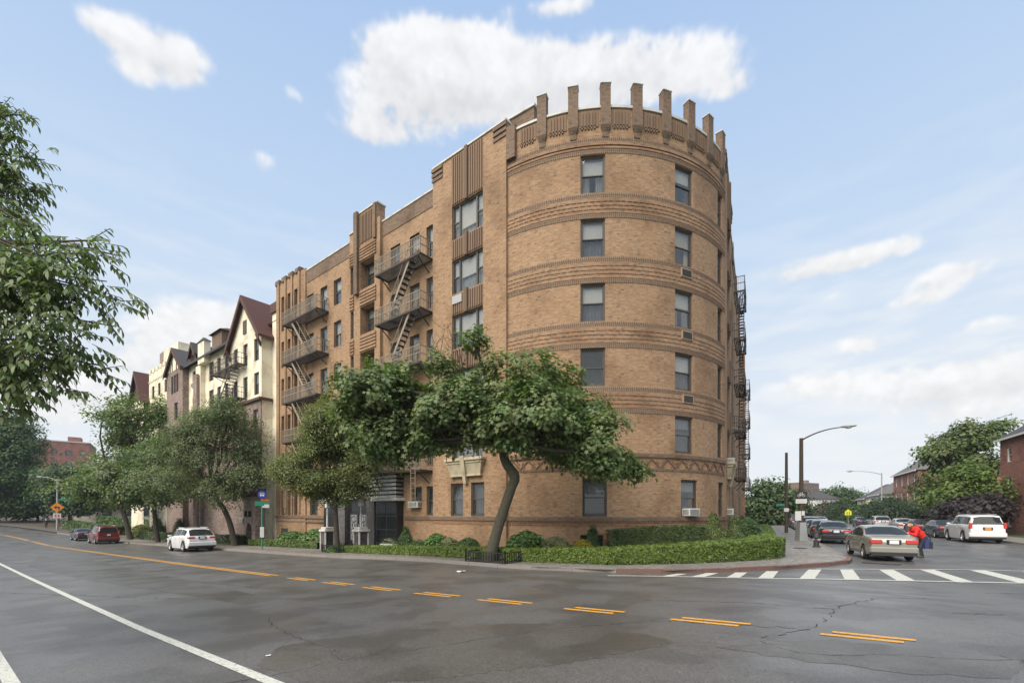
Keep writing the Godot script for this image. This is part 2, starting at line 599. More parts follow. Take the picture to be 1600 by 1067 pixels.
	var bm := mat("bark_maple", rgb(0.135, 0.13, 0.095), 0.95)
	worn(bm, 0.6, noise_tex(0.03, 5, 52, Color(0.5, 0.48, 0.45), Color(1, 1, 1), 512))
	bm.heightmap_enabled = true
	bm.heightmap_texture = noise_tex(0.02, 5, 53, Color.BLACK, Color.WHITE, 512)
	bm.heightmap_scale = 3.0
	bm.uv1_scale = Vector3(1.6, 0.5, 1.0)
	leaf_mat("leaf", rgb(0.60, 0.78, 0.30))
	leaf_mat("leaf_dense", rgb(0.10, 0.14, 0.04))
	mat("hedge_core", rgb(0.075, 0.085, 0.04), 0.95)
	# vehicles, street furniture
	for p in {"paint_white": [0.64, 0.64, 0.64], "paint_red": [0.12, 0.012, 0.012], "paint_dark": [0.03, 0.033, 0.038], "paint_grey": [0.24, 0.235, 0.205], "paint_black": [0.014, 0.013, 0.018], "paint_silver": [0.42, 0.43, 0.44], "paint_maroon": [0.06, 0.012, 0.014], "paint_blue": [0.03, 0.045, 0.09]}:
		var q: Array = {"paint_white": [0.64, 0.64, 0.64], "paint_red": [0.12, 0.012, 0.012], "paint_dark": [0.03, 0.033, 0.038], "paint_grey": [0.24, 0.235, 0.205], "paint_black": [0.014, 0.013, 0.018], "paint_silver": [0.42, 0.43, 0.44], "paint_maroon": [0.06, 0.012, 0.014], "paint_blue": [0.03, 0.045, 0.09]}[p]
		var pm := mat(p, rgb(q[0], q[1], q[2]), 0.35, 0.25 if p in ["paint_grey", "paint_silver"] else 0.0)
		pm.clearcoat_enabled = true
		pm.clearcoat = 0.8
		pm.clearcoat_roughness = 0.08
	var cg := mat("car_glass", rgb(0.02, 0.023, 0.024), 0.03)
	cg.metallic_specular = 0.3
	mat("tyre", rgb(0.016, 0.016, 0.016), 0.85)
	mat("rim", rgb(0.45, 0.45, 0.46), 0.3, 0.7)
	mat("trim_black", rgb(0.02, 0.02, 0.02), 0.6)
	var tl := mat("lamp_red", rgb(0.42, 0.025, 0.018), 0.12)
	tl.clearcoat_enabled = true
	mat("lamp_clear", rgb(0.7, 0.7, 0.7), 0.1, 0.3)
	mat("chrome", rgb(0.6, 0.6, 0.62), 0.12, 0.9)
	mat("plate_white", rgb(0.62, 0.64, 0.66), 0.5)
	mat("plate_orange", rgb(0.62, 0.26, 0.05), 0.5)
	var pw := mat("pole_wood", rgb(0.085, 0.066, 0.052), 0.9)
	worn(pw, 0.7, cache["grain"])
	mat("galvanised", rgb(0.353, 0.361, 0.361), 0.5, 0.4)
	mat("sign_green", rgb(0.02, 0.22, 0.14), 0.4)
	mat("sign_blue", rgb(0.02, 0.05, 0.28), 0.4)
	mat("sign_orange", rgb(0.75, 0.24, 0.015), 0.4)
	mat("sign_red", rgb(0.62, 0.09, 0.03), 0.4)
	mat("sign_white", rgb(0.605, 0.613, 0.605), 0.4)
	mat("sign_black", rgb(0.015, 0.015, 0.015), 0.4)
	mat("sign_yellow", rgb(0.55, 0.56, 0.02), 0.4)
	mat("bag_blue", rgb(0.02, 0.035, 0.12), 0.6)
	mat("person", Color.WHITE, 0.85, 0.0, true)
	mat("flower", Color.WHITE, 0.7, 0.0, true)
	mat("siding", rgb(0.554, 0.563, 0.554), 0.7)
	mat("terracotta", rgb(0.42, 0.40, 0.37), 0.8)

# stone chips in tar, light on dark
func speckle() -> ImageTexture:
	var r := RandomNumberGenerator.new()
	r.seed = 77
	var size := 1024
	var im := Image.create(size, size, false, Image.FORMAT_RGBA8)
	im.fill(Color(0.84, 0.84, 0.84))
	for k in 90000:
		var g := r.randf_range(0.50, 0.98)
		var s := r.randi_range(1, 3)
		if r.randf() < 0.05:
			g = 1.0
			s = r.randi_range(2, 5)
		im.fill_rect(Rect2i(r.randi() % size, r.randi() % size, s, s), Color(g, g * 0.995, g * 0.985))
	return ImageTexture.create_from_image(im)


# ---------- sky ----------
# clouds as [azimuth, elevation, half width, half height, strength] in degrees
func sky_texture() -> ImageTexture:
	var W := 2048
	var H := 1024
	var im := Image.create(W, H, false, Image.FORMAT_RGBF)
	var f := FastNoiseLite.new()
	f.seed = 4
	f.frequency = 1.0
	f.fractal_octaves = 7
	f.fractal_gain = 0.6
	f.noise_type = FastNoiseLite.TYPE_SIMPLEX_SMOOTH
	var lumps: Array = CLOUDS
	var low := Color(0.86, 0.90, 0.94)
	var mid := Color(0.56, 0.71, 0.91)
	var top := Color(0.33, 0.50, 0.82)
	for y in H:
		var el := 90.0 - (y + 0.5) * 180.0 / H
		if el < -4.0:
			im.fill_rect(Rect2i(0, y, W, H - y), Color(0.30, 0.30, 0.29))
			break
		var se := sin(deg_to_rad(maxf(el, 0.0)))
		var base := low.lerp(mid, smoothstep(0.0, 0.54, se)).lerp(top, smoothstep(0.36, 1.0, se))
		var stepx := 1 if el < 64.0 else 4
		var x := 0
		while x < W:
			var az := wrapf((x + 0.5) * 360.0 / W, -180.0, 180.0)
			var ar := deg_to_rad(az)
			var ce := cos(deg_to_rad(el))
			var dx := sin(ar) * ce
			var dz := -cos(ar) * ce
			var far := not (absf(az) < 62.0 and el < 56.0)
			if far and x % 4 != 0:
				x += 1
				continue
			var st := 4 if far else stepx
			# the air's own thin veil
			var n1 := f.get_noise_3d(dx * 3.2, se * 7.0, dz * 3.2)
			var n2 := f.get_noise_3d(dx * 9.0 + 7.0, se * 11.0, dz * 9.0)
			var dens := 0.0
			var under := 0.0
			if absf(az) < 66.0 and el < 60.0:
				for q in lumps:
					var ax: float = (az - q[0]) / q[2]
					if absf(ax) > 2.2:
						continue
					var ay: float = (el - q[1]) / q[3]
					if absf(ay) > 2.2:
						continue
					var g: float = q[4] * exp(-(ax * ax + ay * ay) * 0.9)
					dens += g
					under += g * clampf(-ay, 0.0, 1.4)
			var edge := maxf(smoothstep(52.0, 66.0, absf(az)), smoothstep(50.0, 60.0, el))
			if edge > 0.0:
				dens = lerpf(dens, clampf(n1 * 1.5 + 0.30, 0, 1.2), edge)
			var n3 := 0.0
			if dens > 0.05:
				n3 = f.get_noise_3d(dx * 24.0 + 3.0, se * 28.0, dz * 24.0) * 0.6 + f.get_noise_3d(dx * 55.0, se * 60.0 + 5.0, dz * 55.0) * 0.4
			var body := dens * 0.95 + (n2 * 0.66 + n3 * 0.62) * (0.12 + minf(dens, 1.0)) + n1 * 0.12
			var a := smoothstep(0.30, 0.82, body)
			# haze streaks low down
			var st_n := f.get_noise_3d(dx * 5.0, se * 26.0 + 3.0, dz * 5.0)
			var streak := smoothstep(-0.25, 0.4, st_n) * smoothstep(0.62, 0.10, se) * 0.7
			var soft := clampf(0.95 - 0.17 * clampf(under, 0, 1) + n2 * 0.14 + n3 * 0.16, 0.70, 1.0)
			var cl := Color(soft * 0.985, soft * 0.99, soft)
			var c := base.lerp(Color(0.90, 0.925, 0.95), streak).lerp(cl, a * 0.94)
			c = Color(c.r, c.g, c.b)
			if st == 1:
				im.set_pixel(x, y, c)
			else:
				im.fill_rect(Rect2i(x, y, st, 1), c)
			x += st
	return ImageTexture.create_from_image(im)

const CLOUDS := [[-8.7, 43.3, 9.3, 2.6, 1.00], [2.4, 43.8, 9.4, 2.4, 1.00], [-12.9, 40.8, 7.2, 2.2, 0.90], [-17.4, 38.4, 4.3, 1.2, 0.80], [12.5, 43.4, 9.0, 1.7, 0.95], [21.3, 41.6, 5.9, 1.5, 0.90], [25.9, 39.8, 3.2, 0.8, 0.70], [6.3, 41.8, 10.9, 1.8, 0.80], [-7.9, 45.8, 5.4, 1.2, 0.80], [-15.5, 44.2, 3.3, 1.1, 0.70], [-38.6, 38.5, 4.0, 1.5, 0.90], [-41.2, 38.4, 1.9, 0.7, 0.80], [-35.3, 38.7, 2.4, 1.3, 0.90], [-39.1, 36.6, 2.2, 0.9, 0.60], [-28.1, 33.8, 2.2, 1.1, 0.62], [-25.6, 39.4, 1.7, 0.6, 0.50], [6.7, 47.6, 5.5, 0.6, 0.80], [-34.8, 18.7, 5.1, 2.1, 0.95], [-37.9, 14.9, 4.0, 2.1, 0.85], [-42.9, 11.6, 5.1, 2.2, 0.80], [-45.8, 8.9, 4.7, 2.2, 0.75], [-30.3, 19.9, 3.6, 1.6, 0.80], [-33.1, 15.7, 4.5, 2.5, 0.60], [32.6, 24.1, 4.5, 1.1, 1.10], [37.4, 23.9, 2.8, 0.8, 0.91], [43.8, 20.7, 2.7, 0.9, 1.04], [41.6, 19.3, 2.7, 0.8, 0.91], [37.4, 16.4, 2.3, 0.9, 0.98], [40.7, 12.0, 7.8, 1.7, 0.78], [46.2, 11.8, 4.2, 2.0, 0.91], [32.6, 13.3, 4.5, 1.3, 0.65], [40.7, 23.9, 1.2, 0.8, 0.65], [44.2, 9.2, 6.2, 1.5, 0.72], [45.8, 16.0, 2.3, 0.7, 0.65], [34.8, 21.0, 2.1, 0.7, 0.52]]


# ---------- windows ----------
func frame_mesh(w: float, h: float, m: String) -> Mesh:
	return kept("frame %s %.2f %.2f" % [m, w, h], func():
		var b := MB.new()
		var x := w / 2
		b.cbox(-x, -x + 0.075, 0.0, h, -0.19, -0.07, 0.008)
		b.cbox(x - 0.075, x, 0.0, h, -0.19, -0.07, 0.008)
		b.cbox(-x + 0.075, x - 0.075, h - 0.085, h, -0.19, -0.07, 0.008)
		b.cbox(-x + 0.075, x - 0.075, 0.0, 0.075, -0.19, -0.07, 0.008)
		for s in [[0.075, h * 0.5 + 0.025, -0.175, -0.145], [h * 0.5 - 0.025, h - 0.085, -0.14, -0.11]]:
			b.box(-x + 0.075, -x + 0.12, s[0], s[1], s[2], s[3])
			b.box(x - 0.12, x - 0.075, s[0], s[1], s[2], s[3])
			b.box(-x + 0.12, x - 0.12, s[0], s[0] + 0.05, s[2], s[3])
			b.box(-x + 0.12, x - 0.12, s[1] - 0.05, s[1], s[2], s[3])
		return b.mesh(M[m]))

func slab_mesh(called: String, x0: float, x1: float, y0: float, y1: float, z0: float, z1: float, m: String) -> Mesh:
	return kept("%s %s %.2f %.2f %.2f %.2f %.2f" % [called, m, x0, x1, y0, y1, z0], func():
		var b := MB.new()
		b.box(x0, x1, y0, y1, z0, z1)
		return b.mesh(M[m]))

# the room behind a window: floor, ceiling and walls, open to the glass
func room_mesh(w: float, h: float, deep: float) -> Mesh:
	return kept("room %.2f %.2f %.2f" % [w, h, deep], func():
		var b := MB.new()
		var x := w / 2 + 0.12
		var z0 := -0.36
		var z1 := -deep
		var y0 := -0.12
		var y1 := h + 0.12
		b.quad(Vector3(-x, y0, z1), Vector3(x, y0, z1), Vector3(x, y1, z1), Vector3(-x, y1, z1), Vector3(0, 0, 1))
		b.quad(Vector3(-x, y0, z0), Vector3(-x, y0, z1), Vector3(-x, y1, z1), Vector3(-x, y1, z0), Vector3(1, 0, 0))
		b.quad(Vector3(x, y0, z0), Vector3(x, y0, z1), Vector3(x, y1, z1), Vector3(x, y1, z0), Vector3(-1, 0, 0))
		b.quad(Vector3(-x, y0, z0), Vector3(x, y0, z0), Vector3(x, y0, z1), Vector3(-x, y0, z1), Vector3(0, 1, 0))
		b.quad(Vector3(-x, y1, z0), Vector3(x, y1, z0), Vector3(x, y1, z1), Vector3(-x, y1, z1), Vector3(0, -1, 0))
		return b.mesh(M["room"]))

# a pair of drapes drawn to the sides
func drapes_mesh(w: float, h: float, cover: float, m: String) -> Mesh:
	return kept("drapes %s %.2f %.2f %.2f" % [m, w, h, cover], func():
		var b := MB.new()
		for s in [-1.0, 1.0]:
			var rows := []
			for y in [0.03, h - 0.03]:
				var r := PackedVector3Array()
				for k in 17:
					var q := k / 16.0
					r.append(Vector3(s * (w / 2 - 0.02 - q * w / 2 * cover), y, -0.3 + 0.03 * sin(q * 25.0)))
				rows.append(r)
			b.sheet(rows, false, s < 0)
		return b.mesh(M[m]))

func folds_mesh(w: float, h: float, m: String) -> Mesh:
	return kept("folds %s %.2f %.2f" % [m, w, h], func():
		var b := MB.new()
		var rows := []
		for y in [0.03, h - 0.03]:
			var r := PackedVector3Array()
			for k in 41:
				var s := k / 40.0
				r.append(Vector3(lerpf(-w / 2 + 0.02, w / 2 - 0.02, s), y, -0.33 + 0.022 * sin(s * 46.0) + 0.012 * sin(s * 17.0)))
			rows.append(r)
		b.sheet(rows, false, true)
		return b.mesh(M[m]))

# a double-hung window; xf is the middle of the sill on the face of the wall. shade: how much of the upper half a blind covers
func window(parent: Node3D, xf: Transform3D, w: float, h: float, shade := 0.5, blind := "blind", back := "curtain", m := "frame_dark", deep := 0.0) -> Node3D:
	var o := node("window", parent, xf.translated_local(Vector3(0, 0, -deep)))
	put(frame_mesh(w, h, m), "frame", o)
	put(slab_mesh("up", -w / 2 + 0.12, w / 2 - 0.12, h * 0.5 + 0.025, h - 0.135, -0.128, -0.122, "glass"), "pane", o)
	put(slab_mesh("dn", -w / 2 + 0.12, w / 2 - 0.12, 0.125, h * 0.5 - 0.025, -0.163, -0.157, "glass"), "pane", o)
	if shade > 0.02:
		put(slab_mesh("bl", -w / 2 + 0.09, w / 2 - 0.09, h - 0.1 - (h - 0.2) * shade, h - 0.09, -0.225, -0.215, blind), "blind", o)
	if back == "curtain":
		put(folds_mesh(w, h, "curtain"), "curtain", o)
	elif back == "sheer":
		put(folds_mesh(w, h, "blind_grey"), "curtain", o)
	elif back == "drapes":
		put(drapes_mesh(w, h, 0.5, "blind_cream"), "drapes", o)
	elif back == "drapes_grey":
		put(drapes_mesh(w, h, 0.72, "blind_grey"), "drapes", o)
	put(room_mesh(w, h, 1.7), "room", o)
	return o

# a wide window: a fixed sheet of glass between two narrow double-hung ones
func picture_window(parent: Node3D, xf: Transform3D, w: float, h: float, shade: float) -> void:
	var o := node("window", parent, xf)
	var side := w * 0.225
	var x := w / 2
	put(kept("pic %.2f %.2f" % [w, h], func():
		var b := MB.new()
		b.cbox(-x, -x + 0.07, 0, h, -0.19, -0.07, 0.008)
		b.cbox(x - 0.07, x, 0, h, -0.19, -0.07, 0.008)
		b.cbox(-x + 0.07, x - 0.07, h - 0.09, h, -0.19, -0.07, 0.008)
		b.cbox(-x + 0.07, x - 0.07, 0, 0.08, -0.19, -0.07, 0.008)
		for s in [-1, 1]:
			b.box(s * (x - side) - 0.05, s * (x - side) + 0.05, 0.08, h - 0.09, -0.18, -0.08)
			var c: float = s * (x - side / 2)
			b.box(c - side / 2 + 0.06, c + side / 2 - 0.06, h * 0.5 - 0.03, h * 0.5 + 0.03, -0.17, -0.1)
		return b.mesh(M["frame_dark"])), "frame", o)
	put(slab_mesh("pc", -x + side + 0.05, x - side - 0.05, 0.08, h - 0.09, -0.133, -0.127, "glass"), "pane", o)
	for s in [-1, 1]:
		var a: float = minf(s * (x - side + 0.05), s * (x - 0.07))
		var e: float = maxf(s * (x - side + 0.05), s * (x - 0.07))
		put(slab_mesh("pu", a, e, h * 0.5 + 0.03, h - 0.09, -0.133, -0.127, "glass"), "pane", o)
		put(slab_mesh("pd", a, e, 0.08, h * 0.5 - 0.03, -0.143, -0.137, "glass"), "pane", o)
		put(slab_mesh("pb", a, e, h * (1.0 - shade * 0.8), h - 0.09, -0.225, -0.215, "blind"), "blind", o)
	put(slab_mesh("pb", -x + side + 0.05, x - side - 0.05, h * (1.0 - shade), h - 0.09, -0.225, -0.215, "blind"), "blind", o)
	put(folds_mesh(w, h, "blind_grey"), "curtain", o)
	put(room_mesh(w, h, 1.7), "room", o)

func narrow_window(parent: Node3D, xf: Transform3D, w: float, h: float, deep := 0.0) -> void:
	var o := node("window", parent, xf.translated_local(Vector3(0, 0, -deep)))
	put(kept("nar %.2f %.2f" % [w, h], func():
		var b := MB.new()
		var x := w / 2
		b.box(-x, -x + 0.06, 0, h, -0.19, -0.07)
		b.box(x - 0.06, x, 0, h, -0.19, -0.07)
		b.box(-x + 0.06, x - 0.06, h - 0.06, h, -0.19, -0.07)
		b.box(-x + 0.06, x - 0.06, 0, 0.06, -0.19, -0.07)
		b.box(-x + 0.06, x - 0.06, h * 0.5 - 0.03, h * 0.5 + 0.03, -0.16, -0.09)
		return b.mesh(M["frame_dark"])), "frame", o)
	put(slab_mesh("pn", -w / 2 + 0.06, w / 2 - 0.06, 0.06, h - 0.06, -0.133, -0.127, "glass"), "pane", o)
	put(room_mesh(w, h, 1.5), "room", o)


# ---------- air conditioners ----------
func air_conditioner(xf: Transform3D, label: String, wide := 0.62) -> void:
	var o := thing("air_conditioner", label, "air conditioner", xf.origin, 0.0, "air conditioners in the windows")
	o.basis = xf.basis
	var b := MB.new()
	b.cbox(-wide / 2, wide / 2, 0, 0.38, -0.2, 0.3, 0.015)
	part(b, "housing", "unit_white", o)
	b = MB.new()
	for k in 9:
		b.box(-wide / 2 + 0.05, wide / 2 - 0.05, 0.045 + k * 0.034, 0.06 + k * 0.034, 0.3, 0.306)
	part(b, "rear_grille", "vent_dark", o)
	b = MB.new()
	for k in 6:
		b.box(wide / 2, wide / 2 + 0.004, 0.06, 0.32, -0.1 + k * 0.06, -0.07 + k * 0.06)
		b.box(-wide / 2 - 0.004, -wide / 2, 0.06, 0.32, -0.1 + k * 0.06, -0.07 + k * 0.06)
	part(b, "side_vents", "vent_dark", o)


# ---------- fire escapes ----------
# xf: frame of the wall (x along it, z out). levels: heights of the platforms. way: the side to which the stairs run down
func fire_escape(parent: Node3D, xf: Transform3D, x0: float, x1: float, out: float, levels: Array, way: int, m_rail: String) -> void:
	var o := node("fire_escape", parent, xf)
	for i in levels.size():
		var y: float = levels[i]
		var p := MB.new()
		p.box(x0, x1, y - 0.11, y, out - 0.05, out)
		p.box(x0, x1, y - 0.11, y, 0.02, 0.07)
		for x in [x0, x1 - 0.05]:
			p.box(x, x + 0.05, y - 0.11, y, 0.07, out - 0.05)
		var k := 0
		var z := 0.11
		while z < out - 0.08:
			p.box(x0 + 0.05, x1 - 0.05, y - 0.035, y - 0.005, z, z + 0.05)
			z += 0.095
		for x in [x0 + 0.3, x1 - 0.3]:
			p.bar(Vector3(x, y - 0.1, out - 0.1), Vector3(x, y - 0.75, 0.03), 0.05)
		part(p, "platform", "iron", o)
		var r := MB.new()
		for h in [0.5, 0.95]:
			r.bar(Vector3(x0, y + h, out - 0.02), Vector3(x1, y + h, out - 0.02), 0.035)
			for x in [x0 + 0.02, x1 - 0.02]:
				r.bar(Vector3(x, y + h, 0.0), Vector3(x, y + h, out), 0.035)
		var n := int((x1 - x0) / 0.14)
		for j in n + 1:
			var x := lerpf(x0 + 0.02, x1 - 0.02, float(j) / n)
			r.bar(Vector3(x, y, out - 0.02), Vector3(x, y + 0.95, out - 0.02), 0.028 if m_rail == "iron_grey" else 0.02)
		for x in [x0 + 0.02, x1 - 0.02]:
			for j in 6:
				r.bar(Vector3(x, y, out * (j + 0.5) / 6.0), Vector3(x, y + 0.95, out * (j + 0.5) / 6.0), 0.022)
		part(r, "railing", m_rail, o)
		if i > 0:
			# stairs down to the platform below (levels run upwards)
			var yb: float = levels[i - 1]
			var mid := (x0 + x1) / 2
			var xa := mid - way * (x1 - x0) * 0.26
			var xb := mid + way * (x1 - x0) * 0.24
			var s := MB.new()
			for zz in [out * 0.42, out - 0.12]:
				s.bar(Vector3(xa, y, zz), Vector3(xb, yb, zz), 0.03, 0.16)
				s.bar(Vector3(xa, y + 0.8, zz), Vector3(xb, yb + 0.8, zz), 0.03)
				s.bar(Vector3(xa, y, zz), Vector3(xa, y + 0.8, zz), 0.03)
				s.bar(Vector3(lerpf(xa, xb, 0.5), lerpf(y, yb, 0.5), zz), Vector3(lerpf(xa, xb, 0.5), lerpf(y, yb, 0.5) + 0.8, zz), 0.025)
			part(s, "stair_stringers", m_rail, o)
			for j in 12:
				var q := (j + 0.5) / 12.0
				put(slab_mesh("tread", -0.12, 0.12, -0.012, 0.012, out * 0.42, out - 0.12, "iron"), "tread", o, Transform3D(Basis(), Vector3(lerpf(xa, xb, q), lerpf(y, yb, q), 0)))
		else:
			var l := MB.new()
			var xl := x0 + 0.35 if way > 0 else x1 - 0.75
			for x in [xl, xl + 0.4]:
				l.bar(Vector3(x, y - 2.1, out + 0.04), Vector3(x, y + 0.95, out + 0.04), 0.03)
			for j in 10:
				l.bar(Vector3(xl, y - 2.0 + j * 0.3, out + 0.04), Vector3(xl + 0.4, y - 2.0 + j * 0.3, out + 0.04), 0.022)
			part(l, "drop_ladder", m_rail, o)


# ---------- the apartment building ----------
func apartment_building() -> void:
	home = thing("apartment_building", "tan brick six-storey apartment building with a round crenellated corner tower", "building", Vector3(TC.x, 0, TC.y))
	tower()
	left_wing()
	right_wing()
	# flat roofs and the back of the building
	var b := MB.new()
	var pts := PackedVector2Array()
	for k in 19:
		var a := deg_to_rad(lerpf(-38, 52, k / 18.0))
		pts.append(TC + Vector2(sin(a), cos(a)) * (TR - 0.2))
	for q in [at2(31.8, -0.2), at2(31.8, -13.0), at2(6.0, -13.0), P0 + D1 * 6 - N1 * 13, P0 + D1 * 25.3 - N1 * 13, P0 + D1 * 25.3 - N1 * 0.2]:
		pts.append(q)
	var ids := Geometry2D.triangulate_polygon(pts)
	for k in range(0, ids.size(), 3):
		var q := []
		for e in 3:
			q.append(Vector3(pts[ids[k + e]].x, 20.3, pts[ids[k + e]].y))
		b.face(q[0], q[1], q[2], Vector3.UP)
	wpart(b, "roof", "roofing", home)
	b = MB.new()
	var bw := [at2(31.8, -0.02), at2(31.8, -13.0), at2(6.0, -13.0), P0 + D1 * 6 - N1 * 13, P0 + D1 * 25.45 - N1 * 13, P0 + D1 * 25.45 - N1 * 0.02]
	for k in bw.size() - 1:
		var a: Vector2 = bw[k]
		var e: Vector2 = bw[k + 1]
		b.quad(Vector3(a.x, -2, a.y), Vector3(e.x, -2, e.y), Vector3(e.x, 21.2, e.y), Vector3(a.x, 21.2, a.y))
	wpart(b, "rear_wall", "brick", home)
	# chimney stack behind the parapet
	b = MB.new()
	var cf := ft(-34.0, 0, -1.6)
	b.box(-0.75, 0.75, 20.3, 23.35, -0.6, 0.5, cf)
	wpart(b, "chimney", "brick_brown", home)
	b = MB.new()
	b.cbox(-0.83, 0.83, 23.35, 23.5, -0.68, 0.58, 0.02, cf)
	wpart(b, "chimney_cap", "coping", home)

func deg_s(deg: float) -> float:
	return deg_to_rad(deg) * TR

func tower() -> void:
	var map := map_tower()
	var s0 := deg_s(-35.8)
	var s1 := deg_s(52.0)
	var cols := [[-6.2, 1.18], [25.2, 1.18], [46.8, 0.72]]
	var low := [[-5.6, 1.18], [27.6, 1.18], [47.8, 0.82]]
	var holes := []
	var shades := [0.34, 0.3, 0.5, 0.0, 0.3, 0.5, 0.0, 0.5, 0.0, 0.48, 0.42, 0.0, 0.5, 0.52, 0.0, 0.46, 0.36, 0.0]
	for fl in 6:
		for c in 3:
			var q: Array = low[c] if fl == 0 else cols[c]
			var s := deg_s(q[0])
			var top: float = TOPS[fl]
			holes.append([s - q[1] / 2, s + q[1] / 2, top - 1.84, top, 0.65])
			var sh: float = shades[fl * 3 + c]
			var kinds := ["room", "curtain", "drapes", "room", "drapes_grey", "room", "curtain"]
			window(home, Transform3D(Basis(), -home.position) * ft(q[0], top - 1.84, -0.03), q[1], 1.84, sh, (["blind", "blind", "blind_cream", "blind"][(fl * 3 + c * 2) % 4]) if fl > 1 else "blind_grey", kinds[(fl * 5 + c * 3) % 7] if c < 2 else "room")
	# a small basement window
	holes.append([deg_s(-6.5) - 0.55, deg_s(-6.5) + 0.55, 0.3, 0.95, 0.4])
	narrow_window(home, Transform3D(Basis(), -home.position) * ft(-6.5, 0.3, -0.1), 1.1, 0.65)
	var b := MB.new()
	wall(b, map, s0, s1, -0.9, 21.5, holes, 0.35)
	patch_back(b, map, s0, s1, 20.3, 21.5, -0.3)
	wpart(b, "wall", "brick", home)
	# bands between the storeys
	for k in range(1, 5):
		band(map, s0, s1, TOPS[k] + 0.02, TOPS[k + 1] - 1.87)
	top_band(map, s0, s1)
	chevron_band(map, s0, s1, [s0, s1])
	base_courses(map, s0, s1)
	# copings
	b = MB.new()
	course(b, map, s0, s1, 21.5, 21.62, -0.36, 0.07, 0.35)
	wpart(b, "coping", "coping", home)
	# merlons
	for k in range(1, 9):
		merlon(-32.3 + k * 10.0)
	b = MB.new()
	b.box(-0.26, 0.26, 20.1, 21.75, -0.36, 0.2, ft(-33.2))
	wpart(b, "end_pier", "brick_brown", home)
	# ribbed panels between the merlons
	for k in 9:
		var a := deg_s(-32.3 + k * 10.0) + 0.33
		var e := minf(deg_s(-22.3 + k * 10.0) - 0.33, s1)
		if e - a < 0.4:
			continue
		var p := MB.new()
		course(p, map, a, e, 20.62, 21.4, 0.0, 0.035, 0.3)
		bricks(p, map, a + 0.02, e, 20.66, 21.34, 0.035, 0.085, 0.15, 0.085)
		bricks(p, map, a + 0.02, e, 20.52, 20.62, 0.0, 0.06, 0.15, 0.07)
		wpart(p, "parapet_panel", "soldier_panel", home)

func patch_back(mb: MB, map: Callable, s0: float, s1: float, y0: float, y1: float, d: float) -> void:
	var n := 30
	for k in n:
		var a := lerpf(s0, s1, float(k) / n)
		var b := lerpf(s0, s1, float(k + 1) / n)
		var nn: Vector3 = (map.call(a, y0, 0.0) - map.call(a, y0, 1.0)).normalized()
		mb.quad(map.call(a, y0, d), map.call(b, y0, d), map.call(b, y1, d), map.call(a, y1, d), nn)

func merlon(deg: float) -> void:
	var o := node("merlon", home, Transform3D(Basis(), -home.position) * ft(deg))
	put(kept("merlon", func():
		var b := MB.new()
		b.box(-0.235, 0.235, 20.62, 22.58, -0.2, 0.15)
		b.hexa([Vector3(-0.15, 20.36, -0.02), Vector3(0.15, 20.36, -0.02), Vector3(0.15, 20.36, 0.06), Vector3(-0.15, 20.36, 0.06), Vector3(-0.235, 20.62, -0.02), Vector3(0.235, 20.62, -0.02), Vector3(0.235, 20.62, 0.16), Vector3(-0.235, 20.62, 0.16)])
		b.box(-0.15, 0.15, 20.1, 20.36, -0.02, 0.05)
		return b.mesh(M["brick_brown"])), "pier", o)
	put(kept("merlon cap", func():
		var b := MB.new()
		b.cbox(-0.265, 0.265, 22.58, 22.66, -0.23, 0.18, 0.02)
		return b.mesh(M["coping"])), "cap", o)

func soldier_rows(map: Callable, s0: float, s1: float, y0: float) -> void:
	var m := MB.new()
	course(m, map, s0, s1, y0 - 0.01, y0 + 0.215, 0.0, 0.012, 0.35)
	wpart(m, "mortar_bed", "mortar", home)
	var b := MB.new()
	bricks(b, map, s0, s1, y0, y0 + 0.093, 0.0, 0.03, 0.093, 0.036)
	bricks(b, map, s0 + 0.02, s1, y0 + 0.112, y0 + 0.205, 0.0, 0.03, 0.093, 0.036)
	var o := wpart(b, "soldier_course", "soldier", home)
	o.set_meta("kind", "stuff")

func band(map: Callable, s0: float, s1: float, y0: float, y1: float) -> void:
	soldier_rows(map, s0, s1, y1 - 0.215)
	soldier_rows(map, s0, s1, y0)
	var a := y0 + 0.215
	var e := y1 - 0.225
	var b := MB.new()
	var h := (e - a) / 4.0
	for k in 4:
		course(b, map, s0, s1, a + h * k + 0.004, a + h * (k + 1) - (0.05 if k < 3 else 0.004), 0.0, 0.034, 0.35)
	wpart(b, "stepped_course", "brick_band", home)
	b = MB.new()
	for k in 3:
		var off := 0.0 if k % 2 else 0.15
		var s := s0 + off
		while s < s1 - 0.1:
			course(b, map, s, s + 0.06, a + h * (k + 1) - 0.05, a + h * (k + 1) + 0.004, 0.0, 0.03, 1.0)
			s += 0.30
	var o := wpart(b, "tie_bricks", "brick_band", home)
	o.set_meta("kind", "stuff")

func top_band(map: Callable, s0: float, s1: float) -> void:
	soldier_rows(map, s0, s1, 19.34)
	soldier_rows(map, s0, s1, 19.88)
	var b := MB.new()
	course(b, map, s0, s1, 19.565, 19.66, 0.0, 0.045, 0.35)
	course(b, map, s0, s1, 19.72, 19.86, 0.0, 0.06, 0.35)
	wpart(b, "stepped_course", "brick_band", home)

